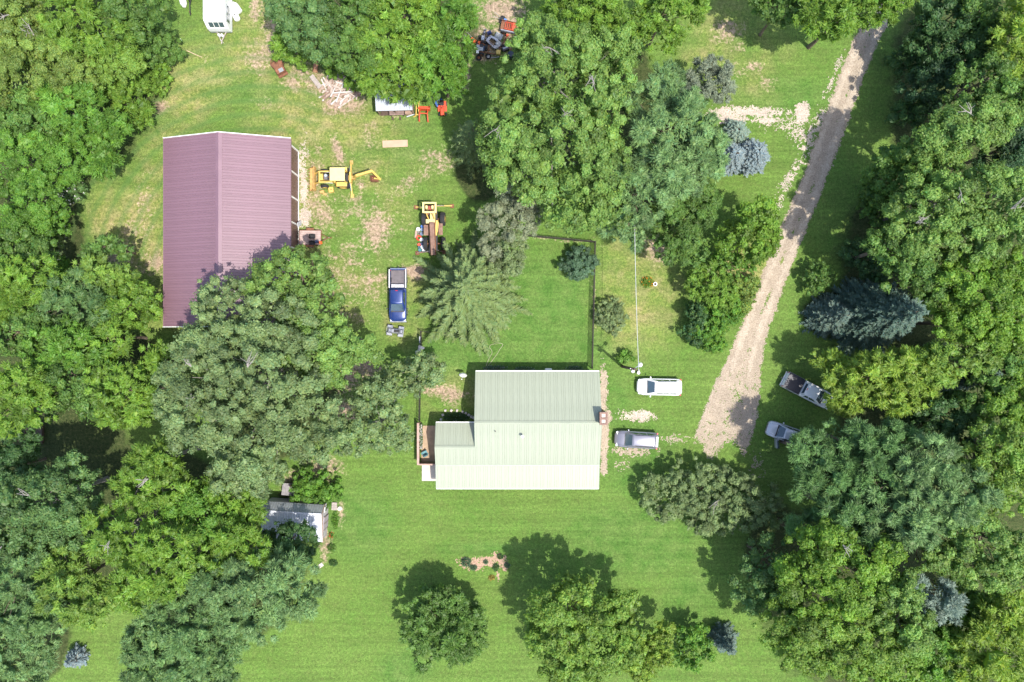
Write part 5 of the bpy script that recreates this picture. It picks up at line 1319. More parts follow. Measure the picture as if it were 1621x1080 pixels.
def pickup(label, loc, hd, pm, L=5.65, wd=1.92, roof=1.82, bed=2.05, cab_len=2.4, cover=None):
    root = empty('pickup_truck', (*loc, 0), hd, label, 'pickup truck')
    hw_ = wd/2; xf, xr = L/2, -L/2; xb = xr + bed + 0.08; cowl = xb + cab_len
    secs = [(xf, hw_*0.78, 0.55, 0.86, 0.02), (xf-0.12, hw_*0.90, 0.48, 0.95, 0.03), (xf-0.4, hw_*0.98, 0.42, 1.02, 0.05), (cowl, hw_, 0.40, 1.10, 0.05), (cowl-0.3, hw_, 0.40, 1.12, 0.0), (xb+0.02, hw_, 0.40, 1.12, 0.0)]
    loft(MB(), [body_section(*s) for s in secs]).build('body', pm, root, smooth=True, angle=45)
    cabin(root, cowl+0.10, cowl-0.86, xb+0.22, xb+0.06, hw_*0.90, hw_*0.72, 1.10, roof, pm, [(0.06,0.55),(0.60,0.94)])
    # cargo box
    m_ = MB()
    for s in (-1, 1): m_.box((xr+bed/2, s*(hw_-0.07), 0.80), (bed, 0.14, 0.72))
    m_.box((xb-0.06, 0, 0.80), (0.06, wd-0.28, 0.70)); m_.box((xr+bed/2, 0, 0.60), (bed, wd-0.28, 0.06))
    bx_ = m_.build('cargo_box', pm, root, bevel=0.03)
    for s in (-1, 1): MB().box((xr+bed/2, s*(hw_-0.07), 1.175), (bed-0.04, 0.10, 0.03)).build('bed_rail', WHITE_P if cover is None else TRIM_BLACK, bx_)
    tg = MB().box((xr+0.03, 0, 0.82), (0.08, wd-0.30, 0.66)).build('tailgate', pm, root, bevel=0.02)
    MB().box((xr-0.015, 0, 1.0), (0.02, 0.24, 0.08)).build('handle', TRIM_BLACK, tg)
    MB().box((xr+bed/2, 0, 0.64), (bed-0.16, wd-0.34, 0.02)).build('bed_liner', mat('bed_liner', (0.13,0.115,0.125), 0.8, var=0.2, scale=3) , bx_)
    if cover: 
        cv = MB().box((xr+bed/2, 0, 1.20), (bed-0.04, wd-0.12, 0.05)).build('bed_cover', cover, root, bevel=0.02)
        for k in (1, 2): MB().box((xr+bed*k/3, 0, 1.228), (0.02, wd-0.2, 0.012)).build('seam', TRIM_BLACK, cv)
    MB().box((xr-0.10, 0, 0.50), (0.18, wd*0.94, 0.18)).build('rear_bumper', CHROME, root, bevel=0.03)
    MB().box((xr-0.26, 0, 0.46), (0.22, 0.10, 0.06)).build('tow_hitch', TRIM_BLACK, root)
    MB().box((xf+0.04, 0, 0.55), (0.18, wd*0.94, 0.24)).build('front_bumper', CHROME, root, bevel=0.04)
    MB().box((xf-0.02, 0, 0.78), (0.10, 1.0, 0.22)).build('grille', TRIM_BLACK, root, bevel=0.02)
    for s in (-1, 1):
        for x in (xf-0.95, xr+1.12): wheel(root, x, s*(hw_-0.12), 0.39, 0.25, s)
    mirrors(root, cowl-0.22, hw_+0.04, 1.18, TRIM_BLACK)
    lights(root, xf-0.16, xr+0.06, hw_, 0.86, 0.92, True)
    MB().box((cowl+0.08, 0, 1.12), (0.14, hw_*1.5, 0.05)).build('cowl_panel', TRIM_BLACK, root)
    for s in (-1, 1): MB().bar((xf-0.42, s*hw_*0.68, 1.045), (cowl+0.16, s*hw_*0.72, 1.125), 0.012, 0.012).build('hood_seam', TRIM_BLACK, root)
    MB().box((xb+0.25, 0, roof+0.005), (0.07, 0.28, 0.03)).build('brake_light', RED_LENS, root)
    return root, xr, bed, xb
bt, xr_, bed_, xb_ = pickup('dark blue pickup truck with open bed parked beside the spreading fir', W(629.5,467.5,1.0), math.radians(-90), BLUE_P)
tb = empty('toolbox', (bt.location.x, bt.location.y - (xb_-0.32), 0.65), 0, 'pale battered toolbox across the bed of the blue pickup', 'toolbox')
MB().box((0,0,0.21),(1.42,0.36,0.42)).build('chest', GALV, tb, bevel=.02)
for s in (-1,1): MB().box((s*0.36,0,0.445),(0.66,0.36,0.04),rz=s*.03).build('lid', mat('lid_worn',(0.42,0.42,0.45),.5,var=.3,scale=8,dirt=.5,dirtcol=(.16,.15,.16)), tb, bevel=.01)
pickup('white pickup truck with black bed cover parked under the golden tree', W(1280,619,1.0), math.radians(-27.5), WHITE_P, 5.6, 1.85, 1.80, 1.95, 2.35, cover=mat('tonneau', (0.026,0.026,0.038), 0.45, var=0.2, scale=3))

# quad bike in front of the blue pickup
q = empty('quad_bike', (*W(626,524,0.5), 0), math.radians(172), 'grey quad bike parked in front of the blue pickup', 'quad bike')
SG = mat('silver_plastic', (0.30,0.31,0.35), 0.4, 0.2, var=0.4, scale=9, dirt=0.4, dirtcol=(0.08,0.08,0.09))
for x in (0.62,-0.62):
    for s in (-1,1): wheel(q, x, s*0.44, 0.28, 0.22, s)
for x,l in ((0.62,0.62),(-0.62,0.60)):
    for s in (-1,1): MB().box((x,s*0.42,0.60),(l,0.30,0.06),rx=s*-0.15).build('mudguard', SG, q, bevel=.03)
MB().box((0,0,0.50),(1.75,0.62,0.34),tx=.85,ty=.55).build('body', SG, q, bevel=.05)
MB().box((-0.22,0,0.72),(0.75,0.30,0.14),tx=.85,ty=.7).build('seat', BLACK, q, bevel=.04)
MB().tube([(0.28,-0.40,0.98),(0.36,-0.16,0.92),(0.40,0,0.86),(0.36,0.16,0.92),(0.28,0.40,0.98)],0.022,6).build('handlebar', CHROME, q)
for x in (0.72,-0.72):
    m_=MB()
    for k in range(5): m_.bar((x-0.22,-0.28+0.14*k,0.78),(x+0.22,-0.28+0.14*k,0.78),0.022)
    for s in (-1,1): m_.bar((x+s*0.22,-0.32,0.765),(x+s*0.22,0.32,0.765),0.022); m_.bar((x+s*0.18,s*0.2,0.55),(x+s*0.18,s*0.2,0.77),0.022)
    r_=m_.build('cargo_rack', CHROME, q)

# --- yellow backhoe loader, front towards the barn
YEL = mat('machine_yellow', (0.58,0.41,0.10), 0.55, var=0.18, scale=2.5, dirt=0.5, dirtcol=(0.36,0.22,0.09))
CREAM = mat('canopy_cream', (0.66,0.55,0.24), 0.55, var=0.10, scale=2, dirt=0.15, dirtcol=(0.5,0.4,0.2))
YRUST = mat('yellow_rust', (0.52,0.33,0.11), 0.7, var=0.25, scale=3, dirt=0.7, dirtcol=(0.30,0.14,0.07))
bh = empty('backhoe_loader', (-18.5, 17.85, 0), 0, 'yellow backhoe loader with cream canopy standing beside the barn', 'backhoe')
def bhx(px, py, z): x, y = W(px, py, z); return (x+18.5, y-17.85, z)
for s in (-1,1):
    wheel(bh, 0, s*0.86, 0.70, 0.42, s, YEL); wheel(bh, -2.1, s*0.84, 0.44, 0.30, s, YEL)
    MB().box((0.0,s*0.80,1.46),(1.15,0.50,0.06)).build('fender', YEL, bh, bevel=.03)
    MB().box((-0.62,s*0.80,1.25),(0.10,0.50,0.42),ry=0.5).build('fender_front', YEL, bh)
MB().box((-1.0,0,0.75),(3.3,0.55,0.5)).build('chassis', YRUST, bh, bevel=.03)
MB().box((-1.5,0,1.15),(1.0,0.52,0.40)).build('engine', mat('engine_grey',(0.16,0.15,0.15),.6,.3,var=.5,scale=9), bh, bevel=.03)
MB().box((-2.25,0,1.05),(0.35,0.70,0.75)).build('radiator_cowl', YEL, bh, bevel=.04)
MB().cyl((-1.7,0.1,1.50),0.17,0.35,n=14).build('air_filter', GALV, bh, smooth=True)
MB().cyl((-1.35,-0.12,1.62),0.045,0.6,n=10).build('exhaust_pipe', RUST, bh, smooth=True)
MB().box((-1.35,0,1.37),(0.5,0.6,0.05)).build('hood_panel', TRIM_BLACK, bh)
for s in (-1,1):
    m_=MB(); m_.bar((-0.75,s*0.58,1.55),(-2.45,s*0.58,1.42),0.14,0.20); m_.bar((-2.45,s*0.58,1.42),(-3.15,s*0.55,0.55),0.14,0.20); m_.build('loader_arm', YEL, bh, bevel=.02)
    MB().bar((-0.75,s*0.58,0.70),(-0.75,s*0.58,1.62),0.14,0.18).build('loader_post', YEL, bh)
    MB().tube([(-1.1,s*0.58,1.0),(-2.2,s*0.58,1.22)],0.045,8).build('lift_cylinder', CHROME, bh, smooth=True)
MB().bar((-2.42,-0.58,1.45),(-2.42,0.58,1.45),0.16,0.16).build('loader_cross_tube', YEL, bh)
# bucket
m_=MB(); pr=[(-3.15,0.95),(-3.10,0.25),(-3.30,0.08),(-3.85,0.05),(-3.85,0.09),(-3.36,0.14),(-3.18,0.30),(-3.22,0.95)]
n=len(pr); m_.add([(x,-1.28,z) for x,z in pr]+[(x,1.28,z) for x,z in pr],[(i,(i+1)%n,n+(i+1)%n,n+i) for i in range(n)])
for s in (-1,1): m_.add([(-3.14,s*1.28,0.95),(-3.10,s*1.28,0.2),(-3.3,s*1.28,0.07),(-3.85,s*1.28,0.06),(-3.14,s*1.25,0.95),(-3.10,s*1.25,0.2),(-3.3,s*1.25,0.07),(-3.85,s*1.25,0.06)],[(0,1,2,3),(7,6,5,4),(0,4,5,1),(1,5,6,2),(2,6,7,3),(3,7,4,0)])
bk=m_.build('loader_bucket', YRUST, bh)
for k in range(8): MB().box((-3.95,-1.15+0.33*k,0.07),(0.24,0.07,0.05)).build('tooth', RUST, bk)
# operator station
MB().box((0.15,0,1.05),(0.9,0.9,0.10)).build('floor_plate', TRIM_BLACK, bh)
st_=MB().box((0.1,0,1.30),(0.45,0.45,0.12)).build('seat', BLACK, bh, bevel=.03); MB().box((0.35,0,1.55),(0.1,0.42,0.45)).build('seat_back', BLACK, st_, bevel=.03)
MB().tube([(-0.55,0,1.1),(-0.40,0,1.55)],0.03,6).build('steering_column', TRIM_BLACK, bh)
for x in (-0.85,0.50):
    for s in (-1,1): MB().bar((x,s*0.60,1.1),(x,s*0.60,2.56),0.08).build('canopy_post', YEL, bh)
MB().box((-0.22,0.03,2.60),(1.62,1.42,0.08)).build('canopy', CREAM, bh, bevel=.03)
# stabilisers
for s,pp in ((1,(556,257)),(-1,(557.5,310))):
    e=bhx(*pp,0.2)
    l_=MB().bar((0.85,s*0.32,0.85),(e[0],e[1],0.22),0.16,0.20).build('stabiliser_leg', YEL, bh)
    MB().box((e[0],e[1],0.07),(0.36,0.42,0.10)).build('pad', YRUST, l_)
    MB().tube([(0.8,s*0.34,1.3),(e[0]-0.05,e[1]*0.72,0.55)],0.05,8).build('cylinder', CHROME, l_, smooth=True)
MB().box((0.88,0,0.95),(0.22,1.15,0.75)).build('rear_frame', YEL, bh, bevel=.02)
sw=MB().box((1.15,0,0.9),(0.35,0.36,0.7)).build('swing_post', YRUST, bh, bevel=.03)
p1=(1.25,0,1.15); p2=bhx(577,277,2.3); p3=bhx(589,271,2.1); p4=bhx(602,284,0.75)
m_=MB(); m_.bar(p1,(p1[0]+0.5,p1[1]+0.05,1.9),0.26,0.30); m_.bar((p1[0]+0.45,p1[1]+0.04,1.85),p3,0.26,0.32); m_.build('boom', YEL, bh, bevel=.02)
MB().tube([(1.3,0,0.9),((p1[0]+p3[0])/2,(p1[1]+p3[1])/2,1.75)],0.06,8).build('boom_cylinder', CHROME, bh, smooth=True)
MB().bar((p3[0]-0.1,p3[1]+0.08,p3[2]+0.1),p4,0.22,0.28).build('dipper_arm', YEL, bh, bevel=.02)
bx,by,_=bhx(592,283,0.4)
m_=MB()
for (c_,d_) in (((bx,by,0.05),(0.72,0.62,0.05)),((bx-0.34,by,0.32),(0.05,0.62,0.56)),((bx,by+0.30,0.32),(0.66,0.04,0.54)),((bx,by-0.30,0.32),(0.66,0.04,0.54))): m_.box(c_,d_)
db=m_.build('digging_bucket', RUST, bh)
MB().bar((bx+0.05,by,0.55),p4,0.14,0.14).build('linkage', YEL, db)
for k in range(4): MB().box((bx+0.42,by-0.24+0.16*k,0.05),(0.18,0.06,0.05)).build('tooth', RUST, db)
# loose panels on the grass next to it
t_=MB(); t_.box((0,0,0.22),(0.55,0.62,0.42)); o_=t_.build('fuel_tank', YEL, None, bevel=.04); o_.location=(*W(524,300.5,.3),0); o_.rotation_euler=(0,0,.12); tag(o_,'yellow fuel tank box lying next to the backhoe front wheel','tank'); MB().cyl((0.05,0.0,0.46),0.06,0.06,n=12).build('filler_cap', BLACK, o_)
t_=MB(); t_.box((0,0,0.20),(0.45,0.30,0.36),rz=.3); t_.box((0.25,-0.20,0.08),(0.4,0.25,0.14),rz=-.5); o_=t_.build('step_bracket', YRUST, None, bevel=.03); o_.location=(*W(510,304,.2),0); tag(o_,'bent yellow step bracket on the ground by the backhoe bucket','bracket')

# --- old yellow crane truck with pails along its side
cr = empty('crane_truck', (*W(686,366), 0), 0, 'old yellow crane truck with rusty boom beside the spreading fir', 'crane')
def cp(px, py, z): x, y = W(px, py, z); return (x-cr.location.x, y-cr.location.y, z)
BRN = mat('rust_brown', (0.20,0.115,0.085), 0.85, var=0.35, scale=3, dirt=0.4, dirtcol=(0.36,0.27,0.20))
def whl(px, py, r, wd_):
    x,y,_=cp(px,py,r); m=Matrix.Translation((x,y,r)) @ Matrix.Rotation(PI/2,4,'Y')
    w_=MB().lathe([(r*0.55,-wd_*.46),(r*.88,-wd_*.5),(r*.98,-wd_*.36),(r,0),(r*.98,wd_*.36),(r*.88,wd_*.5),(r*.55,wd_*.46)],22,m).build('wheel',TYRE,cr,smooth=True)
    m_=MB()
    for k in range(18):
        a=2*PI*k/18; m_.box((x,y+math.cos(a)*r*1.0,r+math.sin(a)*r*1.0),(wd_*.8,0.05,0.05),rx=a)
    m_.build('tread', TYRE, w_)
    MB().lathe([(0.001,-wd_*.3),(r*.5,-wd_*.35),(r*.58,-wd_*.42),(r*.58,wd_*.42),(r*.5,wd_*.35),(0.001,wd_*.3)],16,m).build('rim',YEL,w_,smooth=True)
for a in ((671.5,347,.72,.5),(701,347,.72,.55),(674,386,.68,.45),(702,386,.68,.45)): whl(*a)
ax_,ay_,_=cp(686,368,0.8)
MB().box((ax_,ay_,0.85),(0.95,4.6,0.45)).build('chassis', TRIM_BLACK, cr, bevel=.03)
for yy in (347,386): MB().bar(cp(672,yy,.72),cp(702,yy,.70),0.16).build('axle', RUST, cr)
c0=cp(680,329,2.3)
m_=MB()
for dx,dy,sx,sy in ((-0.66,0,0.20,1.15),(0.66,0,0.20,1.15),(0,0.50,1.12,0.18),(0,-0.50,1.12,0.18)): m_.box((c0[0]+dx,c0[1]+dy,2.40),(sx,sy,0.16))
m_.build('cab_frame', CREAM, cr, bevel=.02)
for dx in (-0.6,0.6):
    for dy in (-0.45,0.45): MB().bar((c0[0]+dx,c0[1]+dy,1.0),(c0[0]+dx,c0[1]+dy,2.33),0.09).build('cab_post', YEL, cr)
MB().box((c0[0],c0[1],1.0),(1.3,1.1,0.08)).build('cab_floor', RUST, cr)
for dx in (-0.32,0.32): MB().box((c0[0]+dx,c0[1]+0.05,1.75),(0.22,0.34,1.4)).build('ballast_block', CREAM, cr, bevel=.02)
sl=MB().box((c0[0],c0[1]+0.05,1.55),(0.36,0.4,1.0)).build('seat', mat('seat_red',(0.28,0.07,0.05),.7), cr, bevel=.03)
for dx in (-0.38,0.34): MB().bar((c0[0]+dx,c0[1]-0.5,2.3),(ax_-0.05+dx*0.9,cp(685,349,1.5)[1],1.45),0.10,0.12).build('brace', YEL, cr)
MB().box((ax_-0.02,cp(685,341,1.3)[1],1.22),(0.55,1.1,0.30)).build('hood', CREAM, cr, bevel=.03)
MB().box((cp(681.5,350.5,1.5)[0],cp(681.5,350.5,1.5)[1],1.45),(1.0,0.45,0.35)).build('turret', CREAM, cr, bevel=.03)
a_,b_=cp(683.7,352,1.75),cp(686,404,1.55)
MB().bar(a_,b_,0.46,0.36).build('boom', BRN, cr, bevel=.02)
MB().bar((a_[0]-0.30,a_[1],1.6),(b_[0]-0.24,b_[1],1.5),0.07,0.2).build('boom_rail', RUST, cr)
MB().bar((a_[0]+0.30,a_[1],1.6),(b_[0]+0.26,b_[1],1.5),0.07,0.2).build('boom_rail', RUST, cr)
m_=MB(); m_.bar(cp(692,349,1.5),cp(690,373,1.3),0.26,0.3); m_.tube([cp(694,352,1.6),cp(692,368,1.5)],0.07,8); m_.build('winch', YEL, cr, bevel=.02)
MB().box(cp(697.5,363,1.25),(0.45,1.25,0.05),rx=.05).build('side_plate', BRN, cr)
MB().box(cp(674.5,364.5,1.15),(0.50,1.15,0.05),rx=-.05).build('side_plate', BRN, cr)
for pa,pb in (((676,328.5),(658,328)),((691,326),(715.5,326)),((679,398),(660.5,400.5)),((692,396),(703,399))):
    A=cp(*pa,.75); B=cp(*pb,.25)
    l_=MB().bar(A,B,0.13,0.16).build('outrigger', YEL if pa[1]<340 else BRN, cr); MB().box((B[0],B[1],.07),(0.42,0.42,.12)).build('pad', RUST, l_)
    MB().tube([(A[0],A[1],1.0),((A[0]+B[0])/2,(A[1]+B[1])/2,.62)],.045,8).build('cylinder', CHROME, l_)

# --- flat trailer by the barn
ft = empty('flat_trailer', (*W(493.5,377.5), 0), math.radians(-0.5), 'flat single axle trailer with rusty deck against the barn front', 'trailer')
DECK = mat('deck_plate', (0.40,0.30,0.27), 0.8, var=0.3, scale=2, dirt=0.5, dirtcol=(0.26,0.16,0.13))
for k in range(7): MB().box((0,-0.66+0.22*k,0.60),(2.34,0.21,0.04)).build('deck_plank', DECK, ft)
m_=MB()
for s in (-1,1): m_.bar((-1.2,s*0.80,0.60),(1.2,s*0.80,0.60),0.05,0.14); m_.bar((s*1.2,-0.80,0.60),(s*1.2,0.80,0.60),0.05,0.14)
m_.build('frame', RUST, ft)
for s in (-1,1):
    wheel(ft, 0.0, s*0.93, 0.32, 0.19, s); MB().box((0,s*0.93,0.70),(0.85,0.24,0.05)).build('fender', RUST, ft, bevel=.02)
MB().bar((-0.0,-0.93,0.32),(0,0.93,0.32),0.07).build('axle', RUST, ft)
m_=MB()
for s in (-1,1): m_.bar((1.15,s*0.42,0.54),(2.0,0,0.50),0.07)
m_.bar((1.9,0,0.5),(2.35,0,0.48),0.08); m_.build('tongue', RUST, ft); MB().tube([(2.05,0.05,0.02),(2.05,0.05,0.62)],0.035,8).build('jack_stand', GALV_OLD, ft)
def crate(name,label,px,py,d,matl,z0,rz=0,cat='crate'):
    r_=empty(name,(*W(px,py,z0+d[2]/2),z0),rz,label,cat)
    m_=MB(); t=.03
    m_.box((0,0,t/2),(d[0],d[1],t))
    for s in (-1,1): m_.box((s*(d[0]/2-t/2),0,d[2]/2+t/2),(t,d[1],d[2]-t)); m_.box((0,s*(d[1]/2-t/2),d[2]/2+t/2),(d[0]-2*t-.004,t,d[2]-t))
    m_.build('shell',matl,r_); m2=MB()
    for s in (-1,1): m2.box((0,s*(d[1]/2+.012),d[2]*.75),(d[0]*.4,.03,.04))
    m2.build('grip',matl,r_); return r_
crate('plastic_crate','black plastic crate on the flat trailer, near the middle of the deck',494.3,374.3,(.62,.45,.34),BLACK,.62)
crate('plastic_crate','black plastic crate on the flat trailer beside the petrol can',494.0,384.6,(.58,.42,.34),BLACK,.62)
pc=empty('petrol_can',(*W(507.4,384.2,.8),.62),0.05,'bright orange petrol can at the edge of the flat trailer','can'); OR=mat('orange_plastic',(0.75,0.13,0.02),.45,var=.08)
MB().box((0,0,.16),(.34,.30,.30),tx=.85,ty=.85).build('body',OR,pc,bevel=.04); MB().cyl((.10,0,.34),.035,.07,n=10).build('cap',BLACK,pc)
bt_=empty('car_battery',(*W(501.5,382.6,.8),.62),.3,'dark blue box shaped battery between crate and petrol can','battery'); MB().box((0,0,.14),(.38,.32,.28)).build('case',mat('navy_plastic',(0.03,0.04,0.09),.5),bt_,bevel=.02)
for s in (-1,1): MB().cyl((s*.1,.08,.30),.025,.05,n=8).build('terminal',GALV,bt_)
wp=MB().box((0,0,.75),(.5,.06,1.4),ry=0.0).build('leaning_sheet', WHITE_TIN, None); wp.location=(*W(475.0,351,.5),0); wp.rotation_euler=(0,math.radians(-20),math.radians(90)); tag(wp,'white metal sheet leaning at the barn front','sheet')
MB().bar((0,-.05,.75),(0,.05,.75),.4,.05).build('brace', GALV_OLD, wp)

# --- white camper
cm = empty('camper_trailer', (-31.95, 37.0, 0), 0, 'white travel trailer with dark windows on the grass', 'camper')
WH = mat('camper_white',(0.70,0.70,0.70),.45,var=.03,scale=1.5,dirt=.05,dirtcol=(.55,.53,.48))
y0=-3.05
pr=[(y0,.45),(y0-.06,.95),(y0-.02,1.5),(y0+.42,2.45),(y0+.62,2.58),(7.4,2.60),(7.5,2.4),(7.5,.45)]
n=len(pr); m_=MB(); m_.add([(-1.18,a,b_) for a,b_ in pr]+[(1.18,a,b_) for a,b_ in pr],[tuple(range(n)),tuple(range(n,2*n))[::-1]]+[(i,n+i,n+(i+1)%n,(i+1)%n) for i in range(n)])
m_.build('shell',WH,cm,bevel=.06,seg=3)
def cwin(a,b_,par=cm):
    f_=MB().slab(a,.02).build('window',TRIM_BLACK,par); 
    return f_
fn=Vector((0,-.907,.42))
for k in range(3):
    x=-.78+.56*k
    q=[(x,y0+.06,1.67),(x+.50,y0+.06,1.67),(x+.50,y0+.34,2.28),(x,y0+.34,2.28)]
    f_=MB().slab([Vector(p)+fn*.012 for p in q],.03).build('window',CHROME,cm); c_=sum((Vector(p) for p in q),Vector())/4
    MB().slab([Vector(p).lerp(c_,.12)+fn*.022 for p in q],.008).build('pane',CAR_GLASS,f_)
for k in range(3):
    y=y0+.55+.62*k
    f_=MB().box((1.19,y+.28,1.75),(.04,.60,.85)).build('window',CHROME,cm); MB().box((1.212,y+.28,1.75),(.012,.52,.76)).build('pane',CAR_GLASS,f_)
d_=MB().box((1.19,1.9,1.4),(.04,.72,1.75)).build('door',WH,cm,bevel=.01); MB().box((1.22,1.62,1.3),(.03,.06,.14)).build('handle',CHROME,d_)
for x,c in ((-.35,mat('vent_brown',(.40,.34,.31),.6)),(.12,mat('vent_grey',(.50,.50,.55),.5))):
    MB().box((x,-.15,2.66),(.38,.42,.14)).build('roof_vent',c,cm,bevel=.02)
MB().box((.90,-1.55,2.62),(.07,.28,.05)).build('marker_light',mat('teal_lens',(.12,.3,.36),.4),cm)
MB().tube([(1.0,y0+.3,2.62),(1.0,7.2,2.63)],.018,6).build('awning_rail',GALV,cm)
m_=MB()
for s in (-1,1): m_.bar((s*.55,y0+.1,.5),(0,y0-1.0,.48),.08,.10)
m_.bar((0,y0-.9,.48),(0,y0-1.25,.46),.09); m_.build('tongue',WOOD_GREY,cm); MB().tube([(0,y0-.95,.03),(0,y0-.95,.75)],.04,8).build('jack',WH,cm)
for s in (-1,1): MB().lathe([(.001,0.3),(.14,.3),(.155,.36),(.155,.66),(.10,.75),(.05,.78),(.001,.78)],14,Matrix.Translation((s*.16,y0-.42,.22))).build('gas_bottle',WH,cm,smooth=True)
for yy in (1.4,2.2):
    for s in (-1,1): wheel_x(cm, s*1.02, yy, .34, .2)
# boat on a trailer beyond the camper
bo=empty('boat_trailer',(*W(304,-2),0),math.radians(-4),'white boat bow on a dark trailer next to the camper','boat')
secs=[]
for y,wd_,zt in ((-.35,.06,1.15),(0.1,.45,1.12),(.7,.75,1.08),(1.6,.92,1.05),(4.2,.92,1.0)):
    secs.append([(x_,y,z_) for x_,z_ in ((-wd_,zt),(-wd_*.85,zt-.35),(0,zt-.62),(wd_*.85,zt-.35),(wd_,zt),(wd_*.8,zt+.05),(-wd_*.8,zt+.05))])
loft(MB(),secs).build('hull',WH,bo,smooth=True)
m_=MB()
for s in (-1,1): m_.bar((s*.6,3.5,.4),(0,-1.0,.42),.07)
m_.bar((0,-.9,.42),(.12,-2.0,.40),.09); m_.bar((0,-.55,.4),(0.05,-.55,.95),.08); m_.build('trailer_frame',TRIM_BLACK,bo)
MB().tube([(.05,-1.7,.02),(.05,-1.7,.6)],.04,8).build('jack_stand',RUST,bo)
for s in (-1,1): wheel_x(bo,s*1.0,2.4,.3,.2)
WBAG=mat('white_plastic',(0.80,0.79,0.76),.5,var=.06)
def jug(label,px,py,rz,l=1.0,r=.36):
    o=empty('water_tank',(*W(px,py,.35),0),rz,label,'tank')
    m=Matrix.Translation((0,0,r)) @ Matrix.Rotation(PI/2,4,'X')
    MB().lathe([(.001,-l/2),(r*.7,-l/2),(r,-l/2+.1),(r,l/2-.35),(r*.62,l/2-.12),(r*.5,l/2),(.001,l/2)],16,m).build('barrel',WBAG,o,smooth=True)
    MB().cyl((0,.1,2*r+.02),.07,.06,n=10).build('bung',BLACK,o)
    MB().tube([(0,-l*.3,2*r-.02),(0,-l*.3,2*r+.06),(0,-l*.05,2*r+.06),(0,-l*.05,2*r-.02)],.02,6).build('handle',WBAG,o)
jug('larger white plastic tank lying against the camper',374,13,math.radians(215),1.3,.42)
jug('smaller white plastic tank lying against the camper',372.5,24,math.radians(205),1.25,.34)
jug('white tank lying next to the boat trailer',290,3,math.radians(14),1.2,.36)
# ------------------------------------------------------------ fences, pole, small things
FENCE = mat('fence_black', (0.055,0.048,0.042), 0.55, 0.3, var=0.2)
def chain_fence(label, pts, h=1.3, wires=True):
    P = [Vector((*W(*p), 0)) for p in pts]
    root = empty('chain_link_fence', P[0], 0, label, 'fence')
    P = [p - P[0] for p in P]
    fab = MB()
    for a, b in zip(P[:-1], P[1:]):
        d = b - a; L_ = d.length; u = d/L_
        n = max(1, round(L_/2.6))
        for k in range(n + 1):
            if k == 0 and a is not P[0]: continue
            p = a + u*(L_*k/n)
            MB().tube([p, p + Vector((0,0,h+0.06))], 0.04 if k in (0, n) else 0.03, 8).build('post', FENCE, root, smooth=True)
        MB().tube([a + Vector((0,0,h)), b + Vector((0,0,h))], 0.021, 6).build('top_rail', FENCE, root, smooth=True)
        MB().tube([a + Vector((0,0,0.08)), b + Vector((0,0,0.08))], 0.012, 4).build('bottom_wire', FENCE, root)
        sp = 0.11; x = -h
        while x < L_:
            for sg in (1, -1):
                s0, s1 = x, x + h
                z0, z1 = (0.08, h) if sg > 0 else (h, 0.08)
                c0, c1 = max(s0, 0), min(s1, L_)
                if c1 - c0 > 0.03:
                    za = z0 + (z1 - z0)*(c0 - s0)/h; zb = z0 + (z1 - z0)*(c1 - s0)/h
                    off = Vector((-u.y, u.x, 0))*0.012*sg
                    fab.bar(a + u*c0 + Vector((0,0,za)) + off, a + u*c1 + Vector((0,0,zb)) + off, 0.008)
            x += sp
    o = fab.build('wire_mesh', FENCE, root); o['kind'] = 'stuff'
    return root
chain_fence('dark chain link fence closing the yard on the drive side', [(800,371.5),(845.5,375.5),(941,384.5),(936.2,583)])
chain_fence('dark chain link fence running from the fir to the patio screen', [(708,528.5),(667.5,525),(665.2,664)])
# things hung on the fence
def cloth(name, label, px, py, w_, l_, z, matl, seed, cat='cloth', rz=0.0):
    r = np.random.RandomState(seed); n, m = 9, 15
    X, Y = np.meshgrid(np.linspace(-w_/2, w_/2, n), np.linspace(-l_/2, l_/2, m))
    wob = 1 + 0.25*np.sin(Y*9+seed) + 0.15*r.normal(size=X.shape)
    Z = z - (np.abs(X)*1.1)**1.3 + 0.05*r.normal(size=X.shape) + 0.06
    ii = (np.arange(m-1)[:,None]*n + np.arange(n-1)[None,:]).reshape(-1)
    me = np_mesh(name, np.stack([X*wob, Y, Z], -1).reshape(-1,3), np.stack([ii,ii+1,ii+n+1,ii+n],-1), matl, True)
    o = link_mesh(name, me); o.location = (*W(px, py, z), 0); o.rotation_euler = (0,0,rz)
    sm = o.modifiers.new('thickness','SOLIDIFY'); sm.thickness = 0.02
    tag(o, label, cat); return o
RAG = mat('white_rag', (0.62,0.57,0.53), 0.9, var=0.12)
cloth('hung_sheet','crumpled white sheet thrown over the chain link fence near the oak',663.8,555.5,0.55,1.15,1.36,RAG,4,rz=-0.45)
gb = MB(); gb.box((0,0,1.0),(0.10,0.72,0.55)); o_ = gb.build('sign_board', WHITE_TIN, None, bevel=.01); o_.location=(*W(664.5,538,1.2),0); tag(o_,'plain white board fixed to the chain link fence near its corner','board')
MB().box((0.06,0,1.0),(0.03,0.76,0.05)).build('batten', GALV_OLD, o_)

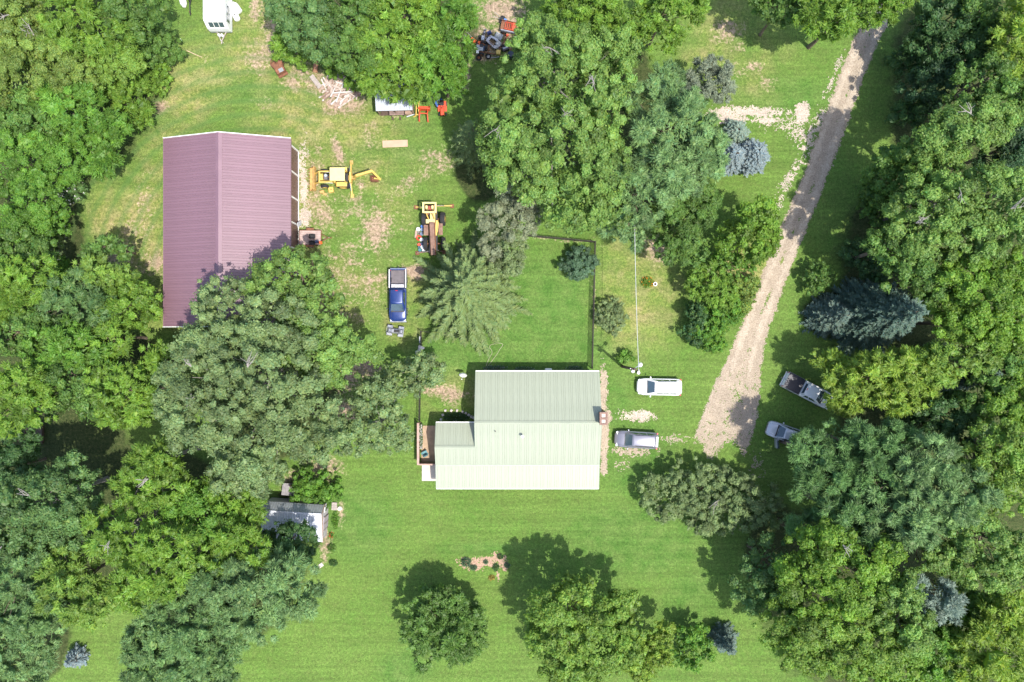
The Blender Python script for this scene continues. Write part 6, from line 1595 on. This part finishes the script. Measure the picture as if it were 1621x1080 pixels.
# --- power pole with lamp and cable
px_, py_ = W(985.5, 580.5)
pp = empty('power_pole', (px_, py_, 0), 0, 'wooden power pole with arm lamp beside the white car', 'pole')
MB().tube([(0,0,-.1),(0,0,4),(0.02,0.01,8.0)],[0.17,0.145,0.12],12).build('pole', WOOD_DARK, pp, smooth=True)
lx, ly = W(1013.5,577.5,7.3); lx -= px_; ly -= py_
MB().tube([(0,0,6.9),(lx*.5,ly*.5,7.25),(lx*.95,ly*.95,7.35)],0.035,8).build('lamp_arm', GALV, pp, smooth=True)
lh = MB().lathe([(.001,7.52),(.12,7.5),(.17,7.42),(.24,7.32),(.24,7.24),(.001,7.20)],18,Matrix.Translation((lx,ly,0))).build('lamp_head', TRIM_WHITE, pp, smooth=True)
tf = MB().cyl((-0.05,-0.22,7.0),.16,.6,n=14).build('transformer', GALV, pp, smooth=True)
MB().bar((-0.5,0.1,7.75),(0.5,-0.1,7.75),.09,.11).build('cross_arm', WOOD_DARK, pp)
for k in (-.42,0,.42): MB().cyl((k,-k*.2,7.88),.045,.14,n=8).build('insulator', GALV, pp)
wx, wy = W(1004.2, 300, 6.9)
CABLE = mat('cable_grey',(0.45,0.46,0.47),.5,var=.05)
pts=[]
A=Vector((px_-0.02+.42,py_-.08,7.95)); B=Vector((W(1003.5,300,7.0)[0],W(0,300,7.0)[1],7.2))
for k in range(17):
    t=k/16; p=A.lerp(B,t); p.z-=0.9*4*t*(1-t)*.5; p.x=A.x+(B.x-A.x)*t; pts.append(p-Vector((px_,py_,0)))
MB().tube(pts,.026,6).build('service_cable', CABLE, pp, smooth=True)
o_=MB().cyl((0,0,.16),.14,.32,n=14).build('valve_post',GALV,None,smooth=True); o_.location=(*W(1010.5,590.3,.2),0); tag(o_,'short grey capped pipe standing beside the power pole','pipe'); MB().cyl((0,0,.345),.17,.05,n=14).build('cap',TRIM_WHITE,o_)
# --- satellite dish on its own mast
sd = empty('satellite_dish',(*W(733.5,594.5),0),0,'white satellite dish on a short mast beside the house corner','satellite dish')
MB().tube([(0,0,-.1),(0,0,1.25)],.035,8).build('mast',GALV,sd,smooth=True)
m=Matrix.Translation((0.06,0.14,1.42)) @ Matrix.Rotation(math.radians(-12),4,'Z') @ Matrix.Rotation(math.radians(-58),4,'X')
MB().lathe([(.001,.10),(.15,.085),(.30,.04),(.42,-.03),(.43,-.03),(.30,.06),(.15,.105),(.001,.12)],22,m).build('reflector',TRIM_WHITE,sd,smooth=True)
MB().tube([(0.02,0.1,1.1),(-.05,-.25,1.15),(-.08,-.34,1.3)],.018,6).build('feed_arm',GALV,sd)
MB().box((-.08,-.35,1.34),(.09,.12,.09)).build('receiver',TRIM_WHITE,sd,bevel=.02)
# --- garden hose
hz=[(767.5,586),(770,578),(774,568),(778,561),(779,557),(777,553),(775,549.5),(777,546),(782.5,544.5),(789,543),(796,545.5),(792,552),(786.5,561),(779,571),(773,579),(769,586)]
P=[Vector((*W(*p),.02)) for p in hz]; Q=[]
for i in range(len(P)-1):
    p0,p1,p2,p3=P[max(i-1,0)],P[i],P[i+1],P[min(i+2,len(P)-1)]
    for k in range(4):
        t=k/4; Q.append(0.5*((2*p1)+(p2-p0)*t+(2*p0-5*p1+4*p2-p3)*t*t+(3*p1-p0-3*p2+p3)*t**3))
Q.append(P[-1])
o_=MB().tube(Q,.022,6).build('garden_hose',mat('hose_tan',(0.38,0.33,0.24),.5),None,smooth=True); tag(o_,'tan garden hose looping across the fenced lawn','hose')
MB().tube([Q[0],Q[0]+Vector((-.02,-.08,0))],.035,8).build('coupling',GALV,o_)

# --- front lawn flower bed, lilies
MULCH=gravel_mat('mulch',(0.22,0.125,0.08),(0.34,0.22,0.15),(0.46,0.34,0.25))
patch_mesh('mulch_bed',multi([(745,893,20,9,10,.9),(768,890,24,8,0,.95),(790,888,14,10,20,.9),(797,897,7,9,0,.9),(788,913,3,8,-10,.8)]),*(W(715,0)[0],W(820,0)[0],W(0,930)[1],W(0,870)[1]),MULCH,.006,.1,31,'tan mulched flower bed in the front lawn')
GF='plants of the mulched lawn bed'
leafy('peony','large dark peony clump in the mulched lawn bed','plant',738,891,9,8,.75,420,'bush',.16,GF,None,21)
leafy('peony','smaller dark clump touching the large peony','plant',749,899,7,5,.5,220,'bush',.15,GF,None,22)
leafy('perennial','single small plant in the middle of the mulch','plant',769,890,4.5,4.5,.4,120,'bush',.14,GF,None,23)
leafy('perennial','leafy plant beside the paving strip of the mulched bed','plant',785,899,6,7,.5,220,'dark',.14,GF,None,24)
leafy('perennial','dark plant at the far end of the mulched bed','plant',792,882,6,5,.5,200,'dark',.14,GF,None,25)
leafy('perennial','little green plant in a pale bowl edge of the mulched bed','plant',803,895.5,6,5,.4,160,'bush',.14,GF,None,26)
leafy('dry_tuft','yellowish dry grass tuft next to the mulched bed','plant',778,915,6,5,.25,140,(0.30,0.26,0.06),.2,None,None,27)
leafy('day_lily','day lily clump with orange flowers on the lawn','plant',1025,447,10,9,.65,360,'yellow',.30,None,(26,(0.62,0.24,0.02),.17),28)
r_=empty('white_pot',(*W(1037,450,.2),0),0,'white ring shaped pot beside the orange day lilies','pot'); MB().lathe([(.14,0),(.19,.26),(.22,.28),(.22,.32),(.15,.32),(.12,.06),(.001,.05)],18).build('bowl',TRIM_WHITE,r_,smooth=True); MB().cyl((0,0,.22),.14,.04,n=14).build('soil',WOOD_DARK,r_)
leafy('flower_clump','straggly plants growing near the metal shed corner','plant',524,868,7,8,.7,200,'mid',.16,None,None,29)
leafy('flower_clump','dark weed tuft beside the grey paving slab','plant',527,892,8,6,.6,200,'dark',.16,None,None,30)
leafy('geranium','potted red geranium at the metal shed corner','plant',524,848,4,5,.5,120,'vivid',.12,None,(14,(.5,.05,.03),.12),31)
leafy('weed_strip','green weeds along the metal shed front','plant',530,825,6,16,.6,420,'vivid',.16,None,None,32)
o_=MB().box((0,0,.05),(.55,.4,.08)).build('paving_slab',STONE,None,bevel=.02); o_.location=(*W(508,895),0); o_.rotation_euler=(0,0,.6); tag(o_,'grey paving slab lying near the soft blue green pine','slab')
# raised bed under the trees
rb=empty('raised_bed',(*W(56,688),0),0,'dark timber raised bed in the shaded clearing','garden bed')
for a,b_,c_,d_ in ((0,-.95,1.9,.06),(0,.95,1.9,.06),(-.95,0,.06,1.84),(.95,0,.06,1.84)): MB().box((a,b_,.2),(c_,d_,.4)).build('plank',WOOD_DARK,rb)
MB().box((0,0,.14),(1.82,1.82,.24)).build('soil',mat('soil',(.10,.075,.05),.95,var=.4,scale=6),rb)
leafy('lettuce','pale green seedlings in the raised bed','plant',52,698,9,4,.25,120,'yellow',.12,None,None,33,.26)

# --- tan board, branch, rags
BOARD=mat('plywood',(0.46,0.31,0.215),.85,var=.12,scale=1.5,dirt=.2,dirtcol=(.40,.30,.24))
o_=MB().box((0,0,.02),(2.78,.76,.035)).build('plywood_sheet',BOARD,None); o_.location=(*W(625.5,227.7),0); o_.rotation_euler=(0,0,math.radians(2.2)); tag(o_,'tan plywood sheet lying flat on the grass','board')
o_=MB().tube([(0,0,.05),(.9,-.42,.07),(1.75,-.78,.05)],[.05,.045,.03],7).build('fallen_pole',mat('bare_wood',(.50,.38,.25),.8,var=.2),None,smooth=True); o_.location=(*W(295,80),0); tag(o_,'bare tan pole lying at the woodland edge','pole')
for i,(a,b_) in enumerate(((268,41),(284,64))):
    o_=MB().ico((0,0,.14),.28,2,(1,.7,.5),random.Random(i),.25).build('feed_bag',WBAG); o_.location=(*W(a,b_),0); tag(o_,('crumpled white bag at the woodland edge near the camper','smaller white bag lying by the dark ragged shrub')[i],'bag')
# --- rusty furnace and logs
rf=empty('rusty_furnace',(*W(441,104),0),math.radians(-62),'rusty round tank with a lid joined to a rusty box','furnace')
MB().lathe([(.001,.95),(.30,.94),(.60,.90),(.66,.84),(.68,.2),(.62,.02),(.001,.0)],22).build('drum',RUST,rf,smooth=True)
MB().lathe([(.001,1.02),(.16,1.02),(.20,.96),(.20,.92)],14).build('lid',RUST,rf,smooth=True)
MB().tube([(-.1,0,1.02),(-.1,0,1.16),(.1,0,1.16),(.1,0,1.02)],.02,6).build('handle',RUST,rf)
bx_=MB().box((.85,0,.5),(.75,1.0,.85),tx=.95).build('firebox',RUST,rf,bevel=.03); MB().box((1.0,.1,.945),(.42,.5,.03)).build('hatch',GALV_OLD,bx_); MB().box((1.3,0,.3),(.3,1.1,.12)).build('step',RUST,bx_)
LOG=mat('orange_log',(0.34,0.17,0.10),.85,var=.3,scale=4,bump=.4)
o_=MB().tube([(0,-.8,.26),(.05,0,.27),(.15,.75,.25)],[.29,.27,.22],12).build('log',LOG,None,smooth=True); o_.location=(*W(500,104),0); tag(o_,'orange brown cut log lying by the lumber pile','log'); MB().cyl((0,-.81,.26),.24,.02,'Y',14).build('cut_face',mat('cut_wood',(.55,.33,.18),.8),o_)
o_=MB().tube([(-.5,.45,.06),(-.1,.2,.07),(.15,-.15,.06),(.28,-.5,.05)],[.08,.075,.07,.05],8).build('crooked_branch',mat('pale_branch',(.48,.38,.28),.8),None,smooth=True); o_.location=(*W(493,89),0); tag(o_,'pale crooked branch lying against the orange log','branch')
gt=empty('slatted_bench',(*W(501.5,131.5),0),math.radians(-53),'grey slatted bench beside the lumber pile','bench')
for k in range(4): MB().box((0,-.19+.127*k,.45),(1.65,.115,.04)).build('slat',WOOD_GREY,gt)
for x in (-.6,0,.6): MB().box((x,0,.41),(.08,.52,.04)).build('crossbar',WOOD_GREY,gt)
for x in (-.6,.6):
    for y in (-.18,.18): MB().box((x,y,.2),(.07,.07,.40)).build('leg',WOOD_GREY,gt)
# --- lumber pile: every board a thing
LB=[mat('board_pale',(.42,.34,.29),.85,var=.2,scale=3),mat('board_pink',(.37,.27,.22),.85,var=.2,scale=3),mat('board_white',(.50,.46,.43),.85,var=.15,scale=3),mat('board_brown',(.25,.17,.13),.85,var=.25,scale=3)]
rl=random.Random(21); meshes=[]; blabels=[]
for k in range(10):
    l_=rl.uniform(.7,2.2); blabels.append(('short','medium length','long')[int(l_>1.2)+int(l_>1.7)]+' '+('pale','pinkish','whitish','brown')[k%4]); meshes.append(MB().box((0,0,0),(l_,rl.choice((.10,.14,.2)),rl.choice((.04,.05,.09)))).mesh('scrap_board',LB[k%4]))
for k in range(140):
    a=rl.uniform(0,2*PI); q_=math.sqrt(rl.random()); u_=29*q_*math.cos(a); v_=24*q_*math.sin(a)
    px,py=540+u_,140+v_
    ang=rl.gauss(math.radians(50),.35) if (py<132 or rl.random()<.4) else rl.uniform(0,PI)
    if py>148: ang=rl.gauss(math.radians(28),.3)
    kk=rl.randrange(10); o_=link_mesh('scrap_board',meshes[kk]); z=.06+1.5*(1-q_)**0.9*rl.uniform(.3,1.0)
    o_.location=(*W(px,py,z),z); o_.rotation_euler=(rl.uniform(-.12,.12),rl.uniform(-.22,.22),ang)
    tag(o_,blabels[kk]+' scrap board in the lumber pile, '+('on the side by the grove' if py<131 else 'on the side by the slatted bench' if px<531 else 'at the foot facing the barn' if py>149 else 'near the top of the heap'),'board','boards of the lumber pile')
# --- red machines by the tin shed
RED=mat('machine_red',(0.58,0.075,0.03),.5,var=.12,scale=3,dirt=.2,dirtcol=(.45,.12,.06))
fl=empty('loader_attachment',(*W(672,180),0),math.radians(-3),'red front loader attachment standing on the grass by the tin shed','loader')
m_=MB(); pr=[(.05,.75),(.0,.15),(.12,.03),(.55,.02),(.55,.07),(.16,.09),(.07,.2),(.10,.75)]; n=len(pr)
m_.add([(-.62,.25+y,z) for y,z in pr]+[(.62,.25+y,z) for y,z in pr],[(i,n+i,n+(i+1)%n,(i+1)%n) for i in range(n)])
for s in (-1,1): m_.box((s*.61,.5,.3),(.03,.5,.5))
m_.build('bucket',RED,fl)
MB().tube([(-.62,.36,.78),(.62,.36,.78)],.08,10).build('bucket_back_tube',RED,fl,smooth=True)
for s in (-1,1):
    m_=MB(); m_.bar((s*.42,.25,.55),(s*.44,-.25,.85),.11,.14); m_.bar((s*.44,-.25,.85),(s*.48,-.98,.35),.11,.14); m_.bar((s*.48,-.9,.03),(s*.48,-.9,.45),.10,.12); m_.build('arm',RED,fl)
    MB().tube([(s*.40,-.1,.45),(s*.42,-.7,.55)],.035,8).build('cylinder',CHROME,fl)
MB().bar((-.44,-.25,.86),(.44,-.25,.86),.10).build('cross_tube',RED,fl)
def ride_mower(label,px,py,hd,hoodm,deckm,seatm):
    o=empty('lawn_tractor',(*W(px,py,.4),0),hd,label,'lawn tractor')
    for s in (-1,1): wheel(o,-.48,s*.42,.25,.22,s,GALV); wheel(o,.62,s*.38,.18,.15,s,GALV)
    MB().box((.52,0,.56),(.78,.46,.34),tx=.92,ty=.8).build('hood',hoodm,o,bevel=.05)
    MB().box((-.42,0,.52),(.62,.92,.10)).build('rear_fender',hoodm,o,bevel=.04)
    MB().box((.05,0,.26),(.62,1.02,.14)).build('mower_deck',deckm,o,bevel=.05)
    st_=MB().box((-.42,0,.64),(.42,.44,.10)).build('seat',seatm,o,bevel=.04); MB().box((-.64,0,.82),(.10,.42,.34),ry=-.2).build('seat_back',seatm,st_,bevel=.04)
    MB().tube([(.15,0,.6),(.02,0,.86)],.025,6).build('steering_column',BLACK,o)
    m=Matrix.Translation((.0,0,.88)) @ Matrix.Rotation(-.4,4,'Y'); MB().lathe([(.17,-.015),(.185,0),(.17,.015),(.155,0),(.17,-.015)],18,m).build('steering_wheel',BLACK,o)
    MB().box((.93,0,.52),(.05,.36,.18)).build('grille',BLACK,o); return o
ride_mower('red lawn tractor with black seat parked beside the red loader',700,171,math.radians(-88),RED,RED,BLACK)
ride_mower('small dark blue riding mower behind the red lawn tractor',692.5,158,math.radians(120),mat('mower_blue',(.05,.12,.32),.45,var=.15),BLACK,BLACK)
# yellow implement frame and things under the eave of the tin shed
yf=empty('implement_frame',(*W(662,170),0),math.radians(-2),'long yellow implement frame standing at the side of the tin shed','implement')
for s in (-1,1): MB().bar((s*.14,-1.05,.45),(s*.12,1.15,.6),.09,.14).build('beam',YEL,yf)
for y in (-1.0,-.3,.4,1.1): MB().bar((-.2,y,.5),(.24,y+.05,.55),.08).build('cross_bar',YEL,yf)
for y in (-.95,1.0): MB().bar((0,y,.02),(0,y,.5),.1).build('foot',YRUST,yf)
MB().bar((-.1,-1.05,.4),(-.45,-1.15,.2),.1).build('hitch',YEL,yf)
rk=empty('timber_rack',(*W(629.5,181),0),math.radians(1),'brown slatted timber rack under the tin shed eave','rack')
for k in range(4): MB().box((0,-.22+.15*k,.62+.05*k),(1.62,.13,.05)).build('slat',mat('rack_brown',(.23,.16,.14),.8,var=.25),rk)
for x in (-.7,.7): MB().box((x,0,.32),(.1,.5,.62)).build('side',WOOD_DARK,rk)
for x in (-.55,.3): MB().box((x,-.5,.10),(.18,.35,.12)).build('foot',WOOD_DARK,rk)
o_=MB().tube([(-.42,-.14,.12),(.42,.14,.14)],.075,10).build('drain_pipe',GALV,None,smooth=True); o_.location=(*W(650,183.5),0); tag(o_,'short grey pipe lying at the corner of the tin shed','pipe'); MB().tube([(.38,.127,.139),(.46,.153,.141)],.09,10).build('socket',GALV_OLD,o_)
o_=MB().box((0,0,.3),(.75,.4,.58),rz=0).build('wooden_box',BOARD,None,bevel=.01); o_.location=(*W(647,178,.4),0); o_.rotation_euler=(0,0,.1); tag(o_,'tan wooden box under the tin shed eave','box'); MB().box((0,0,.605),(.79,.44,.03)).build('lid',WOOD,o_)
# --- pails along the crane truck
def pail(label,px,py,col,r=.17,h=.36,lid=True):
    nm='pail_'+'_'.join('%d'%(c*100) for c in col)
    o=empty('pail',(*W(px,py,h),0),0,label,'pail'); mm=mat(nm,col,.5,var=.08)
    MB().lathe([(r*.82,0),(r,h),(r*1.06,h),(r*1.06,h-.03)],16).build('bucket',mm,o,smooth=True)
    if lid: MB().lathe([(.001,h+.02),(r*.8,h+.02),(r*1.05,h+.03),(r*1.08,h+.005),(r*1.08,h-.02)],16).build('lid',mm,o,smooth=True)
    else: MB().cyl((0,0,h*.5),r*.86,.02,n=14).build('contents',WOOD_DARK,o)
    MB().tube([(-r*1.06,0,h-.05),(-r*.6,-r*.9,h-.08),(r*.6,-r*.9,h-.08),(r*1.06,0,h-.05)],.008,5).build('handle',GALV,o); return o
wt=(.70,.70,.70); pail('widest white lidded pail in the row along the crane truck',662,363,wt,.21)
pail('pale grey pail without lid next to the wide white one',663.5,369,(.55,.56,.58),.15,.3,False)
pail('white lidded pail touching the red tyre ring',667.3,379.5,wt,.19); pail('small bright red pail beside the crane truck',663.4,387.4,(.65,.07,.03),.17,.3)
pail('dark navy pail between red and white pails',668,386.3,(.05,.07,.14),.17); pail('white lidded pail between the navy and the teal pails',668.5,391.2,wt,.18); pail('white lidded pail at the end of the pail row by the outrigger',671,396,wt,.19); pail('teal pail beside the last white pail',664.8,396,(.04,.16,.18),.18); pail('dark teal pail next to the light teal one',664,391.7,(.02,.07,.10),.16)
pail('royal blue pail on the ground next to the rear crane wheel',668.5,358.5,(.05,.15,.45),.18); pail('grey blue pail between wide white pail and crane chassis',668,364,(.16,.22,.30),.18); pail('slate blue pail next to the red tyre ring side of the row',667.5,370.5,(.12,.16,.24),.18)
tr=empty('red_tyre_ring',(*W(663,376.6,.2),0),0,'red rubber tyre ring among the white pails','ring'); MB().lathe([(.15,.10),(.17,.03),(.24,.0),(.31,.04),(.33,.11),(.30,.18),(.24,.21),(.17,.18),(.15,.10)],20).build('tube',mat('ring_red',(.62,.06,.03),.5),tr,smooth=True); MB().cyl((-.33,0,.1),.03,.05,'X',8).build('valve',BLACK,tr)
o_=MB().box((0,0,.05),(.24,.85,.06)).build('pink_plank',LB[1],None); o_.location=(*W(658.7,371),0); o_.rotation_euler=(0,0,-.1); tag(o_,'pinkish plank lying outside the pail row','plank')

# --- scrap yard between the grove and the cottonwood
jt=empty('scrap_cart',(*W(812,47.5),0),math.radians(-12),'rusty cart with red rack and white tailboard in the scrap yard','cart')
m_=MB(); m_.box((0,0,.55),(2.7,1.05,.06))
for s in (-1,1): m_.box((0,s*.52,.70),(2.7,.04,.26))
m_.build('tray',RUST,jt); MB().box((-.15,-.56,.68),(2.2,.05,.30)).build('tailboard',mat('pale_blue',(.42,.46,.55),.5,var=.25),jt)
m_=MB()
for k in range(5): m_.bar((-.85+.22*k,-.40,.8),(-.85+.22*k,.35,.8),.05)
for y in (-.40,.35): m_.bar((-.9,y,.82),(.06,y,.82),.05)
m_.build('red_rack',RED,jt); MB().box((.08,0,.80),(.34,.85,.18)).build('red_bin',RED,jt,bevel=.02)
for s in (-1,1):
    for x in (-.9,.9): wheel(jt,x,s*.62,.3,.18,s,RUST)
m_=MB(); m_.bar((.45,-.3,.66),(.95,.2,.95),.05); m_.bar((.95,.2,.95),(1.25,-.25,.66),.05); m_.bar((.5,.3,.66),(1.2,.0,.75),.05); m_.build('scrap_iron',GALV_OLD,jt)
tl=empty('garden_tiller',(*W(795,33),0),math.radians(160),'dark garden tiller with blue tank at the edge of the scrap yard','tiller')
for s in (-1,1): wheel(tl,0,s*.3,.25,.16,s,GALV_OLD)
MB().box((.0,0,.42),(.5,.35,.28)).build('engine',BLACK,tl,bevel=.03); MB().box((-.38,.05,.55),(.32,.30,.22)).build('fuel_tank',mat('tank_blue',(.08,.22,.60),.4),tl,bevel=.05)
for s in (-1,1): MB().tube([(.2,s*.1,.5),(.7,s*.2,.8),(1.0,s*.22,.85)],.02,6).build('handlebar',GALV_OLD,tl)
om=empty('push_mower',(*W(749,65.5),0),math.radians(-35),'orange push mower under the edge of the grove','mower')
MB().box((0,0,.2),(.62,.5,.16)).build('deck',OR,om,bevel=.06); MB().cyl((0,0,.38),.14,.22,n=14).build('engine',BLACK,om,smooth=True); MB().box((.28,.0,.42),(.26,.4,.18)).build('cowl',OR,om,bevel=.03)
for x in (-.26,.26):
    for s in (-1,1): wheel(om,x,s*.3,.11,.06,s)
for s in (-1,1): MB().tube([(-.3,s*.2,.25),(-.95,s*.2,.8)],.014,6).build('handle',GALV,om)
wb_=empty('old_tractor',(*W(764,69.5),0),math.radians(80),'rusty small tractor frame with pale engine in the scrap yard','tractor')
for s in (-1,1): wheel(wb_,-.5,s*.5,.36,.24,s,GALV_OLD); wheel(wb_,.6,s*.42,.22,.16,s,GALV_OLD)
MB().box((0,0,.42),(1.5,.36,.2)).build('frame',RUST,wb_); MB().box((.35,0,.66),(.5,.34,.3)).build('engine',GALV,wb_,bevel=.03); MB().box((-.5,0,.72),(.36,.4,.1)).build('seat',BLACK,wb_,bevel=.03); MB().tube([(-.1,0,.5),(-.2,0,.95)],.03,6).build('steering_post',RUST,wb_); MB().box((-.2,.35,.55),(.4,.25,.06)).build('fender',OR,wb_)
kb=empty('go_kart_body',(*W(781,69),0),math.radians(-38),'pale grey plastic machine shell with open middle in the scrap yard','body shell')
m_=MB()
ou=[(-.75,-.42),(.55,-.50),(.85,-.1),(.80,.40),(.1,.52),(-.70,.40)]; inn=[(-.45,-.22),(.35,-.26),(.5,0),(.45,.2),(.05,.28),(-.42,.2)]
n=6; m_.add([(x,y,.5) for x,y in ou]+[(x,y,.56) for x,y in inn]+[(x*1.04,y*1.04,.2) for x,y in ou]+[(x,y,.36) for x,y in inn],[(i,(i+1)%n,n+(i+1)%n,n+i) for i in range(n)]+[((i+1)%n,i,2*n+i,2*n+(i+1)%n) for i in range(n)]+[(n+i,n+(i+1)%n,3*n+(i+1)%n,3*n+i) for i in range(n)])
m_.build('shell',mat('shell_grey',(.50,.51,.56),.45,var=.3,scale=5,dirt=.3,dirtcol=(.2,.18,.17)),kb,bevel=.02)
MB().box((.6,.15,.72),(.45,.5,.04),ry=.3).build('windshield',GALV_OLD,kb)
for x in (-.5,.5):
    for s in (-1,1): wheel(kb,x,s*.45,.2,.16,s,GALV_OLD)
MB().bar((-.3,-.3,.6),(.4,-.34,.62),.05).build('rail',RUST,kb)
fb=empty('scrap_trailer',(*W(782,82),0),math.radians(-9),'low rusty trailer frame with two dark wheels in the scrap yard','trailer')
for s in (-1,1): MB().bar((-1.9,s*.42,.42),(2.0,s*.42,.42),.08,.12).build('beam',RUST,fb)
for x in (-1.8,-.6,.6,1.8): MB().bar((x,-.42,.46),(x,.42,.46),.07).build('cross_bar',RUST,fb)
for s in (-1,1): wheel(fb,-1.3,s*.62,.34,.2,s,RUST); wheel(fb,1.05,s*.62,.34,.2,s,RUST)
MB().box((-1.55,-.1,.62),(.75,.6,.26)).build('tool_tray',GALV_OLD,fb,bevel=.02)
o_=MB().box((0,0,.21),(.42,.42,.40)).build('yellow_box',mat('box_yellow',(.55,.40,.08),.6,var=.2),None,bevel=.03); o_.location=(*W(789,84.5,.5),.48); o_.rotation_euler=(0,0,-.15); tag(o_,'yellow box sitting on the scrap trailer frame','box'); MB().box((0,0,.425),(.45,.45,.03)).build('lid',YEL,o_)
o_=MB().box((0,0,.1),(.26,.26,.2)).build('white_tub',WBAG,None,bevel=.02); o_.location=(*W(756,83,.8),.76); tag(o_,'small white tub on the tool tray of the scrap trailer','tub'); MB().box((0,0,.21),(.29,.29,.02)).build('rim',WBAG,o_)
bl=empty('dark_barrel',(*W(808.5,87.5,.5),0),0,'dark navy barrel half under the cottonwood','barrel'); MB().lathe([(.30,0),(.33,.05),(.31,.3),(.33,.33),(.31,.6),(.33,.85),(.28,.88),(.001,.86)],18).build('drum',mat('barrel_navy',(.02,.035,.055),.45),bl,smooth=True); MB().cyl((.14,0,.89),.04,.03,n=8).build('bung',BLACK,bl)
eg=empty('engine_block',(*W(800,79),0),.4,'dark engine block beside the scrap trailer','engine'); MB().box((0,0,.28),(.75,.5,.5)).build('block',mat('oily_black',(.05,.045,.045),.5,var=.5,scale=8),eg,bevel=.03); MB().box((0,.0,.56),(.55,.2,.1)).build('valve_cover',GALV_OLD,eg,bevel=.02); MB().cyl((.42,0,.3),.15,.08,'X',14).build('pulley',RUST,eg)
pn=MB().box((0,0,.45),(.85,.62,.03),rx=.25).build('panel',GALV_OLD,None); pn.location=(*W(789.5,57.5,.4),0); pn.rotation_euler=(0,0,-.5); tag(pn,'flat grey metal panel propped up in the scrap yard','panel'); MB().bar((-.2,.1,.0),(-.2,.1,.45),.05).build('prop',RUST,pn)
mh=empty('bicycle_frame',(*W(766,56.5),0),math.radians(70),'pale motor scooter lying in the scrap yard','scooter'); MB().box((0,0,.3),(.9,.28,.26),tx=.7,ty=.6).build('body',SG,mh,bevel=.05)
for x in (-.5,.5): wheel(mh,x,0,.22,.1,1)
MB().tube([(.45,-.28,.75),(.40,0,.7),(.45,.28,.75)],.018,6).build('handlebar',CHROME,mh); MB().bar((.42,0,.2),(.42,0,.7),.04).build('fork',GALV_OLD,mh); MB().box((-.15,0,.48),(.5,.2,.08)).build('seat',BLACK,mh,bevel=.03)
mh.name='motor_scooter'
ch_=empty('folding_chair',(*W(775,54.5),0),math.radians(20),'navy folding chair standing in the scrap yard','chair'); NV=mat('navy_cloth',(.03,.05,.16),.8)
MB().box((0,0,.42),(.42,.42,.03)).build('seat',NV,ch_); MB().box((0,-.22,.66),(.42,.03,.42)).build('backrest',NV,ch_)
for x in (-.19,.19):
    for y in (-.19,.19): MB().bar((x,y,0),(x,y,.42),.025).build('leg',GALV_OLD,ch_)

# loose scrap lying about the yard
for i,(a,b_,lab) in enumerate(((758,92,'worn tyre lying between the scrap trailer and the grove'),(773,90,'worn tyre on the grass beside the scrap trailer'),(742,78,'worn tyre half under the edge of the grove'),(818,60,'worn tyre lying against the scrap cart'))):
    o=empty('loose_tyre',(*W(a,b_),0),0,lab,'tyre','loose tyres of the scrap yard'); MB().lathe([(.17,.09),(.19,.02),(.26,.0),(.32,.04),(.33,.09),(.32,.15),(.26,.19),(.19,.17),(.17,.09)],20).build('tread',TYRE,o,smooth=True); MB().lathe([(.001,.06),(.12,.06),(.175,.09),(.12,.12),(.001,.12)],16).build('rim',GALV_OLD if i%2 else RUST,o,smooth=True)
for i,(a,b_,r_,l_,mm,lab) in enumerate(((752,74,.4,1.5,GALV,'bright steel pipe lying in the scrap yard'),(769,77,-.6,1.2,RUST,'short rusty pipe lying by the small tractor'),(798,66,1.1,1.4,RUST,'rusty pipe lying between shell and scrap cart'),(786,91,.1,1.8,GALV_OLD,'dull grey pipe lying along the scrap trailer'))):
    o_=MB().tube([(-l_/2,0,.05),(l_/2,0,.06)],.05,8).build('scrap_pipe',mm,None,smooth=True); o_.location=(*W(a,b_),0); o_.rotation_euler=(0,0,r_); tag(o_,lab,'pipe'); MB().tube([(l_/2-.06,0,.06),(l_/2+.03,0,.06)],.065,8).build('collar',GALV_OLD,o_)
for (a,b_,mm,lab) in ((747,73,OR,'orange jerry can beside the push mower'),(771,62,WBAG,'white jerry can next to the pale scooter'),(803,57,RED,'red jerry can between scrap cart and barrel')):
    o=empty('jerry_can',(*W(a,b_),0),.5,lab,'can'); MB().box((0,0,.2),(.34,.2,.38),tx=.9,ty=.85).build('body',mm,o,bevel=.04); MB().cyl((.1,0,.41),.035,.06,n=8).build('cap',BLACK,o)
tpb=MB().ico((0,0,.2),.5,2,(1.0,.7,.42),random.Random(9),.16).build('tarp_bundle',mat('tarp_blue',(.09,.16,.30),.6,var=.25,scale=6)); tpb.location=(*W(762,78),0); tag(tpb,'crumpled blue tarp bundle in the scrap yard','tarp'); MB().tube([(-.5,0,.2),(0,.0,.43),(.5,0,.2)],.02,6).build('rope',WOOD_GREY,tpb)
